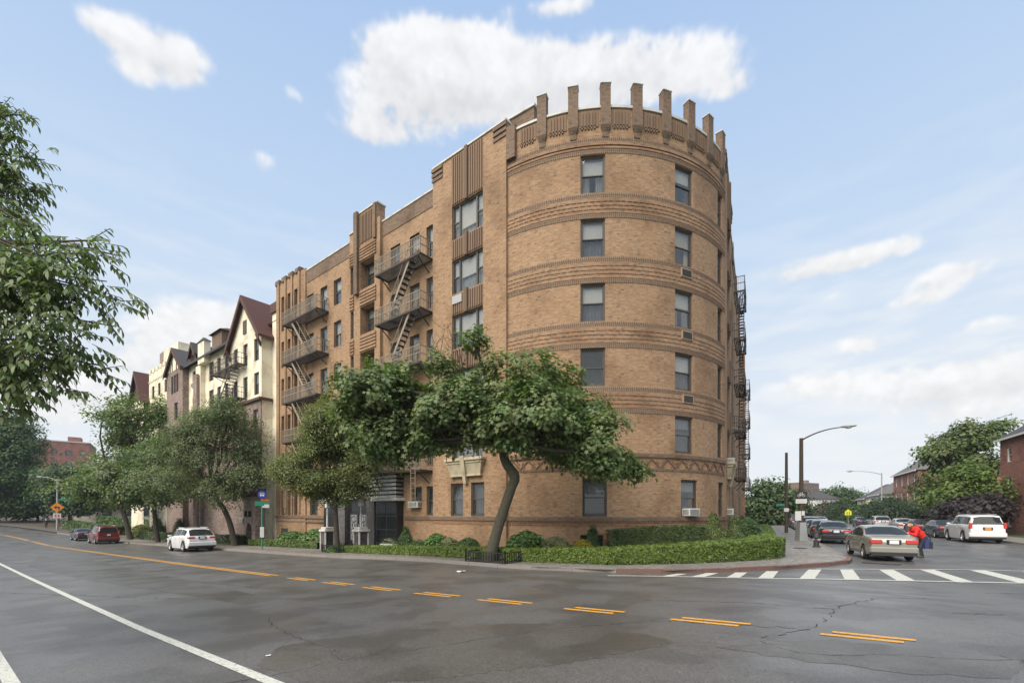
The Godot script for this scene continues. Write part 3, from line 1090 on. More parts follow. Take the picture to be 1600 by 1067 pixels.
func chevron_band(map: Callable, s0: float, s1: float, _ends: Array) -> void:
	var b := MB.new()
	course(b, map, s0, s1, 4.72, 4.9, 0.0, 0.09, 0.35)
	wpart(b, "string_course", "brick_brown", home)
	b = MB.new()
	course(b, map, s0, s1, 4.06, 4.20, 0.0, 0.012, 0.35)
	wpart(b, "mortar_bed", "mortar", home)
	b = MB.new()
	bricks(b, map, s0, s1, 4.07, 4.19, 0.0, 0.035, 0.1, 0.03)
	wpart(b, "dentil_course", "soldier", home).set_meta("kind", "stuff")
	# zigzag of bricks on edge, with a diamond of slanting bricks in each dip
	var w := 0.88
	var n := int((s1 - s0) / w)
	var z := MB.new()
	var g := MB.new()
	for k in n:
		var a := s0 + k * w
		for half in 2:
			for j in 7:
				var q0 := (j + 0.06) / 7.0
				var q1 := (j + 0.86) / 7.0
				var x0 := a + (q0 if half == 0 else 2.0 - q0) * w / 2
				var x1 := a + (q1 if half == 0 else 2.0 - q1) * w / 2
				var y0 := lerpf(4.22, 4.64, q0)
				var y1 := lerpf(4.22, 4.64, q1)
				slant(z, map, x0, y0, x1, y1, 0.065, 0.045)
				if j < 4 and j > 0:
					slant(g, map, x0, y0 - 0.16 + 0.02, x1, y1 - 0.16 + 0.02, 0.05, 0.04) if y0 > 4.36 else slant(g, map, x0, y0 + 0.17, x1, y1 + 0.17, 0.045, 0.04)
	wpart(z, "zigzag_bricks", "soldier", home).set_meta("kind", "stuff")
	wpart(g, "zigzag_infill", "sawtooth", home).set_meta("kind", "stuff")

func slant(mb: MB, map: Callable, x0: float, y0: float, x1: float, y1: float, wide: float, proud: float) -> void:
	var dir := Vector2(x1 - x0, y1 - y0).normalized()
	var o := Vector2(-dir.y, dir.x) * wide / 2
	var q := [Vector2(x0, y0) - o, Vector2(x1, y1) - o, Vector2(x1, y1) + o, Vector2(x0, y0) + o]
	var c := rng.randf_range(0.75, 1.2)
	mb.col = Color(c, c, c)
	var p := []
	for d in [0.0, proud]:
		for k in q:
			p.append(map.call(k.x, k.y, d))
	mb.hexa(p)
	mb.col = Color.WHITE

func base_courses(map: Callable, s0: float, s1: float) -> void:
	var b := MB.new()
	course(b, map, s0, s1, 1.62, 1.82, 0.0, 0.075, 0.35)
	course(b, map, s0, s1, -0.9, 1.3, 0.0, 0.05, 0.35) if false else null
	wpart(b, "water_table", "brick_brown", home)
	b = MB.new()
	bricks(b, map, s0, s1, 1.40, 1.50, 0.0, 0.03, 0.15, 0.05)
	bricks(b, map, s0 + 0.07, s1, 1.53, 1.61, 0.0, 0.04, 0.15, 0.05)
	wpart(b, "dentil_course", "sawtooth", home).set_meta("kind", "stuff")

# one bay of wide windows with ribbed spandrels between them, as stands on both sides of the tower
func bay(f: Callable, a: float, e: float, d: float, low_pair: bool) -> void:
	# a, e: ends along the wall's own x; f gives the frame at x, y, d
	var fr: Transform3D = f.call(0.0, 0.0, 0.0)
	var map := map_flat(fr)
	var mid := (a + e) / 2
	var w := 2.36
	var holes := []
	var inv := Transform3D(Basis(), -home.position)
	for fl in range(1, 6):
		var top: float = TOPS[fl] + 0.06
		var y0 := top - (1.92 if fl > 1 else 1.86)
		holes.append([mid - w / 2, mid + w / 2, y0, top, 0.65])
		picture_window(home, inv * fr * Transform3D(Basis(), Vector3(mid, y0, d - 0.02)), w, top - y0, [0.0, 0.35, 0.5, 0.62, 0.55, 0.72][fl])
	for s in [-1, 1]:
		var c: float = mid + s * 0.79
		holes.append([c - 0.49, c + 0.49, 1.84, 3.68, 0.65])
		window(home, inv * fr * Transform3D(Basis(), Vector3(c, 1.84, d - 0.03)), 0.98, 1.84, 0.0, "blind_grey", "curtain")
	var b := MB.new()
	wall(b, map, a, e, -1.0, 22.2, holes, 3.0, d)
	for x in [a, e]:
		b.quad(map.call(x, -1.0, -0.3), map.call(x, 22.2, -0.3), map.call(x, 22.2, d), map.call(x, -1.0, d), fr.basis.x * (-1.0 if x == a else 1.0))
	b.quad(map.call(a, 20.3, -0.3), map.call(e, 20.3, -0.3), map.call(e, 22.2, -0.3), map.call(a, 22.2, -0.3), -fr.basis.z)
	wpart(b, "wall", "brick", home)
	# ribbed spandrels
	for fl in range(1, 6):
		var y0: float = TOPS[fl] + 0.1
		var y1: float = (TOPS[fl + 1] + 0.06 - 1.92 - 0.06) if fl < 5 else 22.1
		var p := MB.new()
		course(p, map, mid - w / 2, mid + w / 2, y0, y1, d, d + 0.02, 3.0)
		p.col = Color(0.7, 0.7, 0.7)
		course(p, map, mid - 0.11, mid + 0.11, y0 - 0.1, y1 + 0.1, d, d + 0.15, 3.0)
		p.col = Color.WHITE
		bricks(p, map, mid - w / 2 + 0.03, mid - 0.14, y0 + 0.03, y1 - 0.03, d + 0.02, d + 0.075, 0.168, 0.085)
		bricks(p, map, mid + 0.16, mid + w / 2, y0 + 0.03, y1 - 0.03, d + 0.02, d + 0.075, 0.168, 0.085)
		wpart(p, "ribbed_spandrel", "soldier_panel", home)
	b = MB.new()
	course(b, map, a - 0.02, e + 0.02, 22.2, 22.3, -0.36, d + 0.06, 3.0)
	wpart(b, "coping", "coping", home)
	# stepped corners under the coping
	b = MB.new()
	for k in 3:
		for s in [[a - 0.05, a + 0.85], [e - 0.85, e + 0.05]]:
			course(b, map, s[0], s[1], 21.95 - k * 0.27, 22.12 - k * 0.27, d, d + 0.09 - k * 0.02, 3.0)
	wpart(b, "corner_courses", "brick_brown", home)
	# carved balconette under the second-storey window
	b = MB.new()
	var bf := fr * Transform3D(Basis(), Vector3(mid, 0, d))
	b.cbox(-1.42, 1.42, 4.86, 5.02, 0, 0.42, 0.02, bf)
	b.cbox(-1.36, 1.36, 4.72, 4.86, 0, 0.34, 0.02, bf)
	b.hexa([Vector3(-1.12, 4.12, 0), Vector3(1.12, 4.12, 0), Vector3(1.12, 4.12, 0.16), Vector3(-1.12, 4.12, 0.16), Vector3(-1.3, 4.72, 0), Vector3(1.3, 4.72, 0), Vector3(1.3, 4.72, 0.3), Vector3(-1.3, 4.72, 0.3)], bf)
	b.cbox(-1.16, 1.16, 4.02, 4.12, 0, 0.2, 0.015, bf)
	wpart(b, "balconette", "limestone", home)
	b = MB.new()
	b.hexa([Vector3(-0.1, 3.62, 0), Vector3(0.1, 3.62, 0), Vector3(0.1, 3.62, 0.2), Vector3(-0.1, 3.62, 0.2), Vector3(-0.16, 5.12, 0), Vector3(0.16, 5.12, 0), Vector3(0.16, 5.12, 0.48), Vector3(-0.16, 5.12, 0.48)], bf)
	wpart(b, "keystone", "limestone", home)
	b = MB.new()
	course(b, map, a, e, 1.62, 1.82, d, d + 0.075, 3.0)
	wpart(b, "water_table", "brick_brown", home)
	b = MB.new()
	bricks(b, map, a, e, 1.40, 1.50, d, d + 0.03, 0.15, 0.05)
	wpart(b, "dentil_course", "sawtooth", home).set_meta("kind", "stuff")

# a plain stretch of wing wall with columns of windows: cols are [x of the middle, width]
func stretch(fr: Transform3D, a: float, e: float, d: float, top: float, cols: Array, floors: Array, low: Array, seed_: int) -> void:
	var r := RandomNumberGenerator.new()
	r.seed = seed_
	var map := map_flat(fr)
	var inv := Transform3D(Basis(), -home.position)
	var holes := []
	for fl in floors:
		for c in cols:
			var y1: float = TOPS[fl] - 0.14
			var y0 := y1 - 1.86
			holes.append([c[0] - c[1] / 2, c[0] + c[1] / 2, y0, y1, 0.65])
			window(home, inv * fr * Transform3D(Basis(), Vector3(c[0], y0, d - 0.03)), c[1], 1.86, r.randf_range(0.3, 0.62) if r.randf() < 0.8 else 0.0, ["blind", "blind", "blind_cream", "blind_grey"][r.randi() % 4], ["curtain", "room", "drapes", "sheer", "drapes_grey"][r.randi() % 5])
	for c in low:
		holes.append([c[0] - c[1] / 2, c[0] + c[1] / 2, c[2], c[3], 0.65])
		window(home, inv * fr * Transform3D(Basis(), Vector3(c[0], c[2], d - 0.03)), c[1], c[3] - c[2], 0.0, "blind_grey", "curtain")
	var b := MB.new()
	wall(b, map, a, e, -1.6, top, holes, 3.0, d)
	b.quad(map.call(a, 20.3, d - 0.3), map.call(e, 20.3, d - 0.3), map.call(e, top, d - 0.3), map.call(a, top, d - 0.3), -fr.basis.z)
	wpart(b, "wall", "brick", home)
	b = MB.new()
	course(b, map, a, e, top, top + 0.1, d - 0.36, d + 0.07, 3.0)
	wpart(b, "coping", "coping", home)
	b = MB.new()
	course(b, map, a, e, 20.2, top - 0.02, d, d + 0.03, 3.0)
	wpart(b, "parapet_band", "brick_brown", home)

func stepped_spandrel(map: Callable, a: float, e: float, y0: float, y1: float, d: float) -> void:
	var b := MB.new()
	var n := 5
	var h := (y1 - y0) / n
	for k in n:
		course(b, map, a, e, y0 + h * k + 0.02, y0 + h * (k + 1) - 0.06, d, d + 0.07, 3.0)
	wpart(b, "stepped_spandrel", "brick_band", home)

func left_wing() -> void:
	var fr := f1(0)
	var map := map_flat(fr)
	var inv := Transform3D(Basis(), -home.position)
	bay(func(x, y, d): return f1(-x, y, d), -5.56, 0.0, 0.14, true)
	stretch(fr, -10.6, -5.56, 0.0, 21.15, [[-9.27, 0.98], [-7.38, 0.92], [-5.98, 0.62]], [1, 2, 3, 4, 5], [[-7.18, 0.94, 2.33, 3.62], [-5.98, 0.6, 1.88, 3.62]], 3)
	# the tall pier over the entrance: windows set deep between stepped spandrels
	var holes := []
	for fl in range(1, 6):
		var y1: float = TOPS[fl] - 0.14
		holes.append([-12.84, -11.2, y1 - 1.9, y1, 1.0])
		window(home, inv * fr * Transform3D(Basis(), Vector3(-12.02, y1 - 1.9, 0.22)), 1.5, 1.9, 0.3 if fl > 3 else 0.0, "blind", "curtain", "frame_dark", 0.42)
		holes.append([-14.0, -13.62, y1 - 1.9, y1, 0.6])
		narrow_window(home, inv * fr * Transform3D(Basis(), Vector3(-13.81, y1 - 1.9, 0.22)), 0.38, 1.9, 0.08)
	var b := MB.new()
	wall(b, map, -14.1, -10.6, -1.6, 21.5, holes, 3.0, 0.22)
	for x in [-14.1, -10.6]:
		b.quad(map.call(x, -1.6, -0.4), map.call(x, 21.5, -0.4), map.call(x, 21.5, 0.22), map.call(x, -1.6, 0.22), fr.basis.x * (-1.0 if x < -12 else 1.0))
	b.box(-13.4, -10.9, 21.5, 22.5, -0.4, 0.22, fr)
	wpart(b, "wall", "brick", home)
	for fl in range(1, 6):
		var y0: float = TOPS[fl] - 0.08
		var y1: float = TOPS[fl + 1] - 2.1 if fl < 5 else 20.2
		stepped_spandrel(map, -12.84, -11.0, y0, y1, 0.22)
		stepped_spandrel(map, -14.08, -13.56, y0, y1, 0.22)
	b = MB.new()
	bricks(b, map, -12.8, -11.3, 20.4, 22.3, 0.22, 0.29, 0.17, 0.08)
	wpart(b, "ribbed_spandrel", "soldier_panel", home)
	b = MB.new()
	course(b, map, -13.3, -12.9, 17.0, 22.62, 0.22, 0.46, 3.0)
	course(b, map, -11.2, -10.95, 20.2, 22.5, 0.22, 0.36, 3.0)
	wpart(b, "pier_fins", "brick_brown", home)
	b = MB.new()
	course(b, map, -13.45, -10.85, 22.5, 22.6, -0.45, 0.28, 3.0)
	course(b, map, -14.15, -13.45, 21.5, 21.6, -0.45, 0.28, 3.0)
	wpart(b, "coping", "coping", home)
	stretch(fr, -20.5, -14.1, 0.0, 21.15, [[-16.04, 1.0], [-17.92, 0.98], [-19.92, 1.0]], [1, 2, 3, 4, 5], [[-17.2, 1.2, 1.84, 3.6], [-19.4, 1.2, 1.84, 3.6]], 5)
	# the far end: three columns of slits between thin fins
	holes = []
	for fl in 6:
		var y1: float = TOPS[fl] + (0.9 if fl == 5 else 0.2)
		var y0: float = TOPS[fl] - (2.0 if fl > 0 else 1.84)
		for x in [-22.05, -23.17, -24.24]:
			holes.append([x - 0.27, x + 0.27, y0, y1, 0.6])
			narrow_window(home, inv * fr * Transform3D(Basis(), Vector3(x, y0, 0.1)), 0.54, y1 - y0, 0.12)
	b = MB.new()
	wall(b, map, -25.45, -20.5, -1.8, 21.4, holes, 3.0, 0.1)
	b.quad(map.call(-20.5, -1.8, -0.1), map.call(-20.5, 21.4, -0.1), map.call(-20.5, 21.4, 0.1), map.call(-20.5, -1.8, 0.1), fr.basis.x)
	wpart(b, "wall", "brick", home)
	b = MB.new()
	for x in [-21.4, -22.6, -23.7, -24.9]:
		course(b, map, x - 0.13, x + 0.13, 2.0, 21.7, 0.1, 0.2, 3.0)
	wpart(b, "pier_fins", "brick", home)
	b = MB.new()
	for x in [-25.45, -24.3, -23.15, -22.0]:
		course(b, map, x, x + 0.75, 21.4, 21.75, -0.3, 0.2, 3.0)
	wpart(b, "parapet_blocks", "brick_brown", home)
	b = MB.new()
	course(b, map, -25.45, -14.9, 1.62, 1.82, 0.1, 0.17, 3.0)
	course(b, map, -10.6, -5.6, 1.62, 1.82, 0.0, 0.075, 3.0) if false else course(b, map, -8.3, -5.58, 1.62, 1.82, 0.0, 0.075, 3.0)
	wpart(b, "water_table", "brick_brown", home)
	b = MB.new()
	course(b, map, -25.45, -14.9, 1.3, 1.4, 0.0, 0.13, 3.0)
	wpart(b, "plinth_course", "brick_brown", home)
	# basement windows
	for x in [-23.9, -18.6]:
		b = MB.new()
		b.box(x - 0.5, x + 0.5, 0.1, 0.75, 0.1, 0.16, fr)
		wpart(b, "basement_window", "frame_dark", home)
	var lv := [4.55, 7.65, 10.8, 13.95, 17.1]
	fire_escape(home, inv * fr, -10.05, -5.72, 1.0, lv, -1, "iron_grey")
	fire_escape(home, inv * fr, -22.5, -17.2, 1.0, lv, 1, "iron_grey")
	entrance(fr, inv)
	# through-wall grille under a wide window
	b = MB.new()
	b.box(-3.85, -3.1, 13.75, 14.2, 0.14, 0.25, fr)
	wpart(b, "vent_grille", "galvanised", home)

func entrance(fr: Transform3D, inv: Transform3D) -> void:
	var o := node("entrance", home, inv * fr)
	# striped blocks on both sides of the door and over it
	for s in [[-10.7, -8.45, 0.62], [-17.1, -14.9, 0.62], [-14.9, -10.7, 0.4]]:
		var b := MB.new()
		b.box(s[0], s[1], 2.96, 4.72, 0.0, s[2] - 0.05)
		part(b, "block_core", "black_paint", o)
		for k in 7:
			b = MB.new()
			b.cbox(s[0], s[1], 2.98 + k * 0.25, 3.13 + k * 0.25, 0.0, s[2], 0.012)
			part(b, "white_stripe", "white_paint", o)
	for s in [[-10.85, -8.25], [-17.25, -14.8]]:
		var b := MB.new()
		b.cbox(s[0], s[1], 2.78, 2.95, 0.0, 0.8, 0.02)
		part(b, "white_ledge", "white_paint", o)
		# dark glazed panels below
		b = MB.new()
		b.box(s[0] + 0.2, s[1] - 0.2, -0.2, 2.78, 0.0, 0.5)
		part(b, "side_bay", "black_paint", o)
		var w: float = (s[1] - s[0] - 0.5) / 2
		for i in 2:
			for j in 3:
				b = MB.new()
				b.box(s[0] + 0.28 + i * (w + 0.04), s[0] + 0.2 + (i + 1) * w + i * 0.04, 0.15 + j * 0.86, 0.93 + j * 0.86, 0.5, 0.512)
				part(b, "side_pane", "car_glass", o)
	for s in [[-11.65, -10.75], [-15.05, -14.2]]:
		var b := MB.new()
		b.box(s[0], s[1], -0.4, 2.96, 0.0, 0.55)
		part(b, "pilaster", "brick_black", o)
		b = MB.new()
		b.box(s[0], s[1], 4.74, 9.5, 0.22, 0.34)
		part(b, "upper_pilaster", "brick_black", o)
	var b := MB.new()
	b.box(-14.2, -11.65, -0.3, 2.96, 0.0, 0.24)
	part(b, "door_recess", "black_paint", o)
	b = MB.new()
	b.box(-13.95, -11.9, 2.1, 2.75, 0.24, 0.26)
	part(b, "transom_pane", "car_glass", o)
	for s in [-1, 1]:
		var c: float = -12.925 + s * 0.53
		b = MB.new()
		b.box(c - 0.5, c + 0.5, -0.1, 2.02, 0.24, 0.3)
		part(b, "door", "black_paint", o)
		b = MB.new()
		b.box(c - 0.38, c + 0.38, 0.15, 1.9, 0.3, 0.306)
		part(b, "door_pane", "blind_grey", o)
		b = MB.new()
		for k in 4:
			var yy := 0.35 + k * 0.42
			var ring := []
			for j in 17:
				ring.append(Vector3(c + 0.3 * sin(TAU * j / 16) * (0.6 + 0.4 * (k % 2)), yy + 0.2 * cos(TAU * j / 16), 0.32))
			var rr := []
			rr.resize(17)
			rr.fill(0.018)
			b.tube(ring, rr, 5, false)
		for x in [-0.3, -0.1, 0.1, 0.3]:
			b.bar(Vector3(c + x, 0.15, 0.32), Vector3(c + x, 1.9, 0.32), 0.02)
		part(b, "door_ironwork", "black_paint", o)
		b = MB.new()
		b.bar(Vector3(-12.925 + s * 0.09, 0.9, 0.36), Vector3(-12.925 + s * 0.09, 1.25, 0.36), 0.03)
		part(b, "door_handle", "chrome", o)

func right_wing() -> void:
	var fr := f2(0)
	var map := map_flat(fr)
	var inv := Transform3D(Basis(), -home.position)
	bay(func(x, y, d): return f2(x, y, d), -1.46, 4.6, -0.1, true)
	stretch(fr, 4.6, 18.0, -0.2, 21.15, [[6.4, 0.9], [8.6, 0.98], [11.5, 0.98], [14.2, 0.98], [16.6, 0.98]], [0, 1, 2, 3, 4, 5], [], 8)
	stretch(fr, 18.0, 31.8, -0.3, 18.0, [[19.4, 0.98], [22.0, 0.98], [25.0, 0.98], [28.5, 0.98]], [0, 1, 2, 3, 4], [], 9)
	var b := MB.new()
	b.box(7.3, 7.9, 20.2, 21.6, -0.5, -0.1, fr)
	b.box(12.6, 13.3, 20.2, 21.6, -0.5, -0.1, fr)
	b.box(17.7, 18.2, 18.0, 21.6, -0.5, -0.1, fr)
	wpart(b, "parapet_piers", "brick_brown", home)
	b = MB.new()
	course(b, map, 4.6, 31.8, 1.62, 1.82, -0.3, -0.125, 3.0)
	wpart(b, "water_table", "brick_brown", home)
	var lv := [4.45, 7.65, 10.8, 13.95, 17.1]
	fire_escape(home, inv * fr, 5.2, 9.0, 0.7, lv, -1, "iron")
	fire_escape(home, inv * fr, 19.0, 23.4, 0.7, [4.4, 7.6, 10.7, 13.6], -1, "iron")


# ---------- land, road, pavements ----------
# an area cut into cells that follow the land; each cell is one slab (its own mesh) or all go into one sheet
func cells(area: PackedVector2Array, o: Vector2, ax: Vector2, ay: Vector2, size: float, each: Callable) -> void:
	var lo := Vector2(1e9, 1e9)
	var hi := -lo
	for p in area:
		var q := Vector2((p - o).dot(ax), (p - o).dot(ay))
		lo = lo.min(q)
		hi = hi.max(q)
	for i in range(floori(lo.x / size), ceili(hi.x / size)):
		for j in range(floori(lo.y / size), ceili(hi.y / size)):
			var c := PackedVector2Array()
			for k in [[0, 0], [1, 0], [1, 1], [0, 1]]:
				c.append(o + ax * (i + k[0]) * size + ay * (j + k[1]) * size)
			for piece in Geometry2D.intersect_polygons(area, c):
				if not Geometry2D.is_polygon_clockwise(piece) or true:
					each.call(piece)

func sheet_piece(mb: MB, p: PackedVector2Array, up: float) -> void:
	var ids := Geometry2D.triangulate_polygon(p)
	for k in range(0, ids.size(), 3):
		mb.face(on(p[ids[k]], up), on(p[ids[k + 1]], up), on(p[ids[k + 2]], up), Vector3.UP)

func slab_piece(parent: Node3D, p: PackedVector2Array, up: float, gap: float, called := "paving_slab", m := "concrete") -> void:
	var ins := Geometry2D.offset_polygon(p, -gap)
	if ins.is_empty() or ins[0].size() < 3:
		return
	var q: PackedVector2Array = ins[0]
	var mb := MB.new()
	var g := rng.randf_range(0.86, 1.08)
	mb.col = Color(g, g * rng.randf_range(0.97, 1.0), g * rng.randf_range(0.93, 1.0))
	var dy := rng.randf_range(-0.003, 0.003)
	sheet_piece(mb, q, up + dy)
	for k in q.size():
		var a := q[k]
		var b := q[(k + 1) % q.size()]
		var o := (b - a).orthogonal().normalized()
		var mid := (a + b) / 2 + o * 0.01
		if Geometry2D.is_point_in_polygon(mid, q):
			o = -o
		mb.quad(on(a, up + dy), on(b, up + dy), on(b, up - 0.03), on(a, up - 0.03), Vector3(o.x, 0, o.y))
	put(mb.mesh(M[m]), called, parent)

const RESURFACED := [[[-3.29, 6.39], [-2.68, 6.9], [-1.81, 7.24], [-0.41, 7.45], [0.51, 7.4], [1.25, 6.92], [1.87, 6.42], [2.16, 5.99], [1.57, 5.66], [0.98, 5.41], [0.43, 5.17], [-0.14, 5.05], [-0.68, 4.9], [-1.33, 4.8], [-2.17, 4.89], [-3.09, 5.56]], [[2.52, 5.66], [3.25, 5.84], [4.05, 5.83], [4.65, 5.4], [5.38, 4.91], [4.73, 4.31], [3.82, 4.58], [3.12, 5.1]], [[-31.68, 30.83], [-25.63, 27.55], [-15.27, 18.95], [-8.97, 13.74], [-5.67, 11.03], [-5.96, 10.22], [-9.43, 12.57], [-15.1, 16.23], [-23.49, 22.26]]]

func kerb_line() -> PackedVector2Array:
	var k := PackedVector2Array()
	var t := 150.0
	while t > 60.0:
		k.append(at1(t, 5.4))
		t -= 6.0
	t = 60.0
	while t > -4.5:
		k.append(at1(t, 5.4))
		t -= 4.0
	for p in [[0.9, 16.15], [3.1, 15.15], [5.3, 15.15], [7.5, 15.75], [9.85, 16.5], [12.1, 17.5], [13.5, 18.4], [14.35, 19.4], [14.9, 20.5], [15.5, 21.75]]:
		k.append(Vector2(p[0], -p[1]))
	t = -2.0
	while t < 150.0:
		k.append(at2(t, 4.95))
		t += 6.0
	return k

func bed_line() -> PackedVector2Array:
	var k := PackedVector2Array()
	for t in [150.0, 110.0, 90.0, 75.0, 66.0, 60.0, 40.0, 26.0, 20.0, 14.0]:
		k.append(at1(t, 2.6))
	for p in [[-8.6, 25.9], [-5.6, 23.1], [-2.4, 20.15], [0.4, 17.85], [3.65, 16.5], [7.3, 17.3], [9.7, 18.25], [11.05, 19.2], [11.7, 20.4]]:
		k.append(Vector2(p[0], -p[1]))
	for t in [-2.0, 10.0, 30.0, 60.0, 150.0]:
		k.append(at2(t, 2.5))
	return k

func land() -> void:
	# one wide sheet of ground to the horizon
	var g := MB.new()
	var xs := [-1500.0, -700.0, -400.0, -250.0]
	var x := -180.0
	while x <= 180.0:
		xs.append(x)
		x += 12.0
	xs.append_array([250.0, 400.0, 700.0, 1500.0])
	for i in xs.size() - 1:
		for j in xs.size() - 1:
			var q := []
			for k in [[0, 0], [1, 0], [1, 1], [0, 1]]:
				var p := Vector2(xs[i + k[0]], xs[j + k[1]])
				q.append(Vector3(p.x, gy(p) - 0.45, p.y))
			g.quad(q[0], q[1], q[2], q[3], Vector3.UP)
	structure(g, "ground", "grass")
	# asphalt, everywhere between the kerbs
	var r := MB.new()
	var area := PackedVector2Array()
	for q in [at1(-60, 21), at1(-60, -40)]:
		area.append(q)
	area = PackedVector2Array([Vector2(-150, 16), Vector2(75, 16), Vector2(140, -60), Vector2(120, -190), Vector2(-150, -190)])
	var close := PackedVector2Array([at1(42, 27), at1(42, -12), at1(-18, -42), at1(-42, -42), at1(-42, 27)])
	for a in Geometry2D.intersect_polygons(area, close):
		cells(a, P0, D1, N1, 1.0, func(p): sheet_piece(r, p, 0.0))
	for a in Geometry2D.clip_polygons(area, close):
		cells(a, P0, D1, N1, 3.0, func(p): sheet_piece(r, p, 0.0))
	var road := structure(r, "road", "asphalt")
	# stretches resurfaced with another mix
	for q in RESURFACED:
		var poly := PackedVector2Array()
		for i in q.size():
			var a := Vector2(q[i][0], -q[i][1])
			var e := Vector2(q[(i + 1) % q.size()][0], -q[(i + 1) % q.size()][1])
			for k in 6:
				poly.append(a.lerp(e, k / 6.0) + Vector2(rng.randf_range(-0.05, 0.05), rng.randf_range(-0.05, 0.05)))
		var pm := MB.new()
		cells(poly, P0, D1, N1, 1.0, func(p): sheet_piece(pm, p, 0.0025))
		part(pm, "resurfaced_patch", "asphalt_worn", road)
	markings(road)
	cracks(road)
	# the block with the building: kerb, pavement, planting bed
	var kl := kerb_line()
	var bl := bed_line()
	var pave := PackedVector2Array(kl)
	var rev := PackedVector2Array(bl)
	rev.reverse()
	pave.append_array(rev)
	var base := MB.new()
	cells(pave, P0, D1, N1, 2.0, func(p): sheet_piece(base, p, 0.108))
	var walk := structure(base, "pavement", "joint")
	var cut := PackedVector2Array([at2(-3.6, -30), at2(-3.6, 40), at2(60, 40), at2(60, -30)])
	var near := PackedVector2Array([at1(62, -30), at1(62, 30), at1(-70, 30), at1(-70, -30)])
	var whole := PackedVector2Array(pave)
	for a in Geometry2D.clip_polygons(pave, cut):
		for b in Geometry2D.intersect_polygons(a, near):
			cells(b, P0 + N1 * 5.4, D1, N1, 1.55, func(p): slab_piece(walk, p, 0.13, 0.006))
	for a in Geometry2D.intersect_polygons(pave, cut):
		cells(a, Q0 + N2 * 4.95, D2, N2, 1.55, func(p): slab_piece(walk, p, 0.13, 0.006))
	# kerb stones
	var kerb := Node3D.new()
	kerb.name = "kerb"
	add_child(kerb)
	kerb.set_meta("kind", "structure")
	kerb_stones(kerb, kl, 0.15, true)
	# planting bed and the rest of the block
	var bed := PackedVector2Array(bl)
	bed.append_array(PackedVector2Array([at2(150, -60), Vector2(20, -175), at1(150, -60)]))
	var s := MB.new()
	cells(bed, P0, D1, N1, 3.0, func(p): sheet_piece(s, p, 0.12))
	structure(s, "planting_bed", "soil")
	# across the side street
	var k2 := PackedVector2Array()
	var t := 150.0
	while t > -16.0:
		k2.append(at2(t, 16.2))
		t -= 5.0
	kerb_stones(kerb, k2, 0.15, false)
	var w2 := PackedVector2Array([at2(150, 16.3), at2(-14, 16.3), at2(-14, 19.2), at2(150, 19.2)])
	var mb := MB.new()
	cells(w2, P0, D1, N1, 3.0, func(p): sheet_piece(mb, p, 0.108))
	var walk2 := structure(mb, "pavement", "joint")
	cells(PackedVector2Array([at2(75, 16.3), at2(-14, 16.3), at2(-14, 19.2), at2(75, 19.2)]), Q0 + N2 * 16.3, D2, N2, 1.5, func(p): slab_piece(walk2, p, 0.13, 0.006))
	var lawn := PackedVector2Array([at2(150, 19.2), at2(-14, 19.2), at2(-14, 90), at2(150, 90)])
	var lm := MB.new()
	cells(lawn, P0, D1, N1, 4.0, func(p): sheet_piece(lm, p, 0.12))
	structure(lm, "lawn", "grass")
	# the camera's own side of the main road
	var w3 := PackedVector2Array()
	for q in [-30, 0, 30, 60, 80, 100, 120, 150]:
		w3.append(at1(q, 18.75))
	for q in [150, 120, 100, 80, 60, 30, 0, -30]:
		w3.append(at1(q, 23.0))
	var nm := MB.new()
	cells(w3, P0, D1, N1, 2.0, func(p): sheet_piece(nm, p, 0.13))
	structure(nm, "pavement", "concrete")
	var far := PackedVector2Array()
	for q in [-30, 0, 30, 60, 80, 100, 120, 150]:
		far.append(at1(q, 23.0))
	far.append_array(PackedVector2Array([at1(150, 90), at1(-30, 90)]))
	var fm := MB.new()
	cells(far, P0, D1, N1, 4.0, func(p): sheet_piece(fm, p, 0.12))
	structure(fm, "lawn", "grass")

func kerb_stones(parent: Node3D, line: PackedVector2Array, wide: float, main: bool) -> void:
	var step := 1.5
	var cv := Curve2D.new()
	for p in line:
		cv.add_point(p)
	cv.bake_interval = 0.3
	var total := cv.get_baked_length()
	var s := 0.0
	while s < total - 0.1:
		var a := cv.sample_baked(s + 0.006)
		var b := cv.sample_baked(minf(s + step - 0.006, total))
		var mid := (a + b) / 2
		if (Vector3(mid.x, 0, mid.y)).length() < 95.0:
			var o := (b - a).orthogonal().normalized() * wide
			var test := mid + o
			# the stone lies on the pavement's side of the line
			if main == (td(test).y > td(mid).y and td2(mid).x < -6.0 or td2(test).y > td2(mid).y and td2(mid).x >= -6.0):
				o = -o
			var mb := MB.new()
			var g := rng.randf_range(0.85, 1.12)
			mb.col = Color(g, g, g)
			var h := 0.135 + rng.randf_range(-0.004, 0.004)
			mb.hexa([on(a - o * 0.08, -0.1), on(b - o * 0.08, -0.1), on(b + o, -0.1), on(a + o, -0.1), on(a, h), on(b, h), on(b + o, h), on(a + o, h)])
			var steel := main and mid.x > 4.0 and mid.x < 14.9 and mid.y > -21.0
			put(mb.mesh(M["kerb_steel" if steel else "kerb_stone"]), "kerb_stone", parent)
		s += step

func strip(a: Vector2, b: Vector2, w: float, up: float, mb: MB) -> void:
	var n := maxi(1, int(a.distance_to(b) / 0.5))
	var o := (b - a).orthogonal().normalized() * w / 2
	for k in n:
		var p := a.lerp(b, float(k) / n)
		var q := a.lerp(b, float(k + 1) / n)
		mb.quad(on(p - o, up), on(q - o, up), on(q + o, up), on(p + o, up), Vector3.UP)

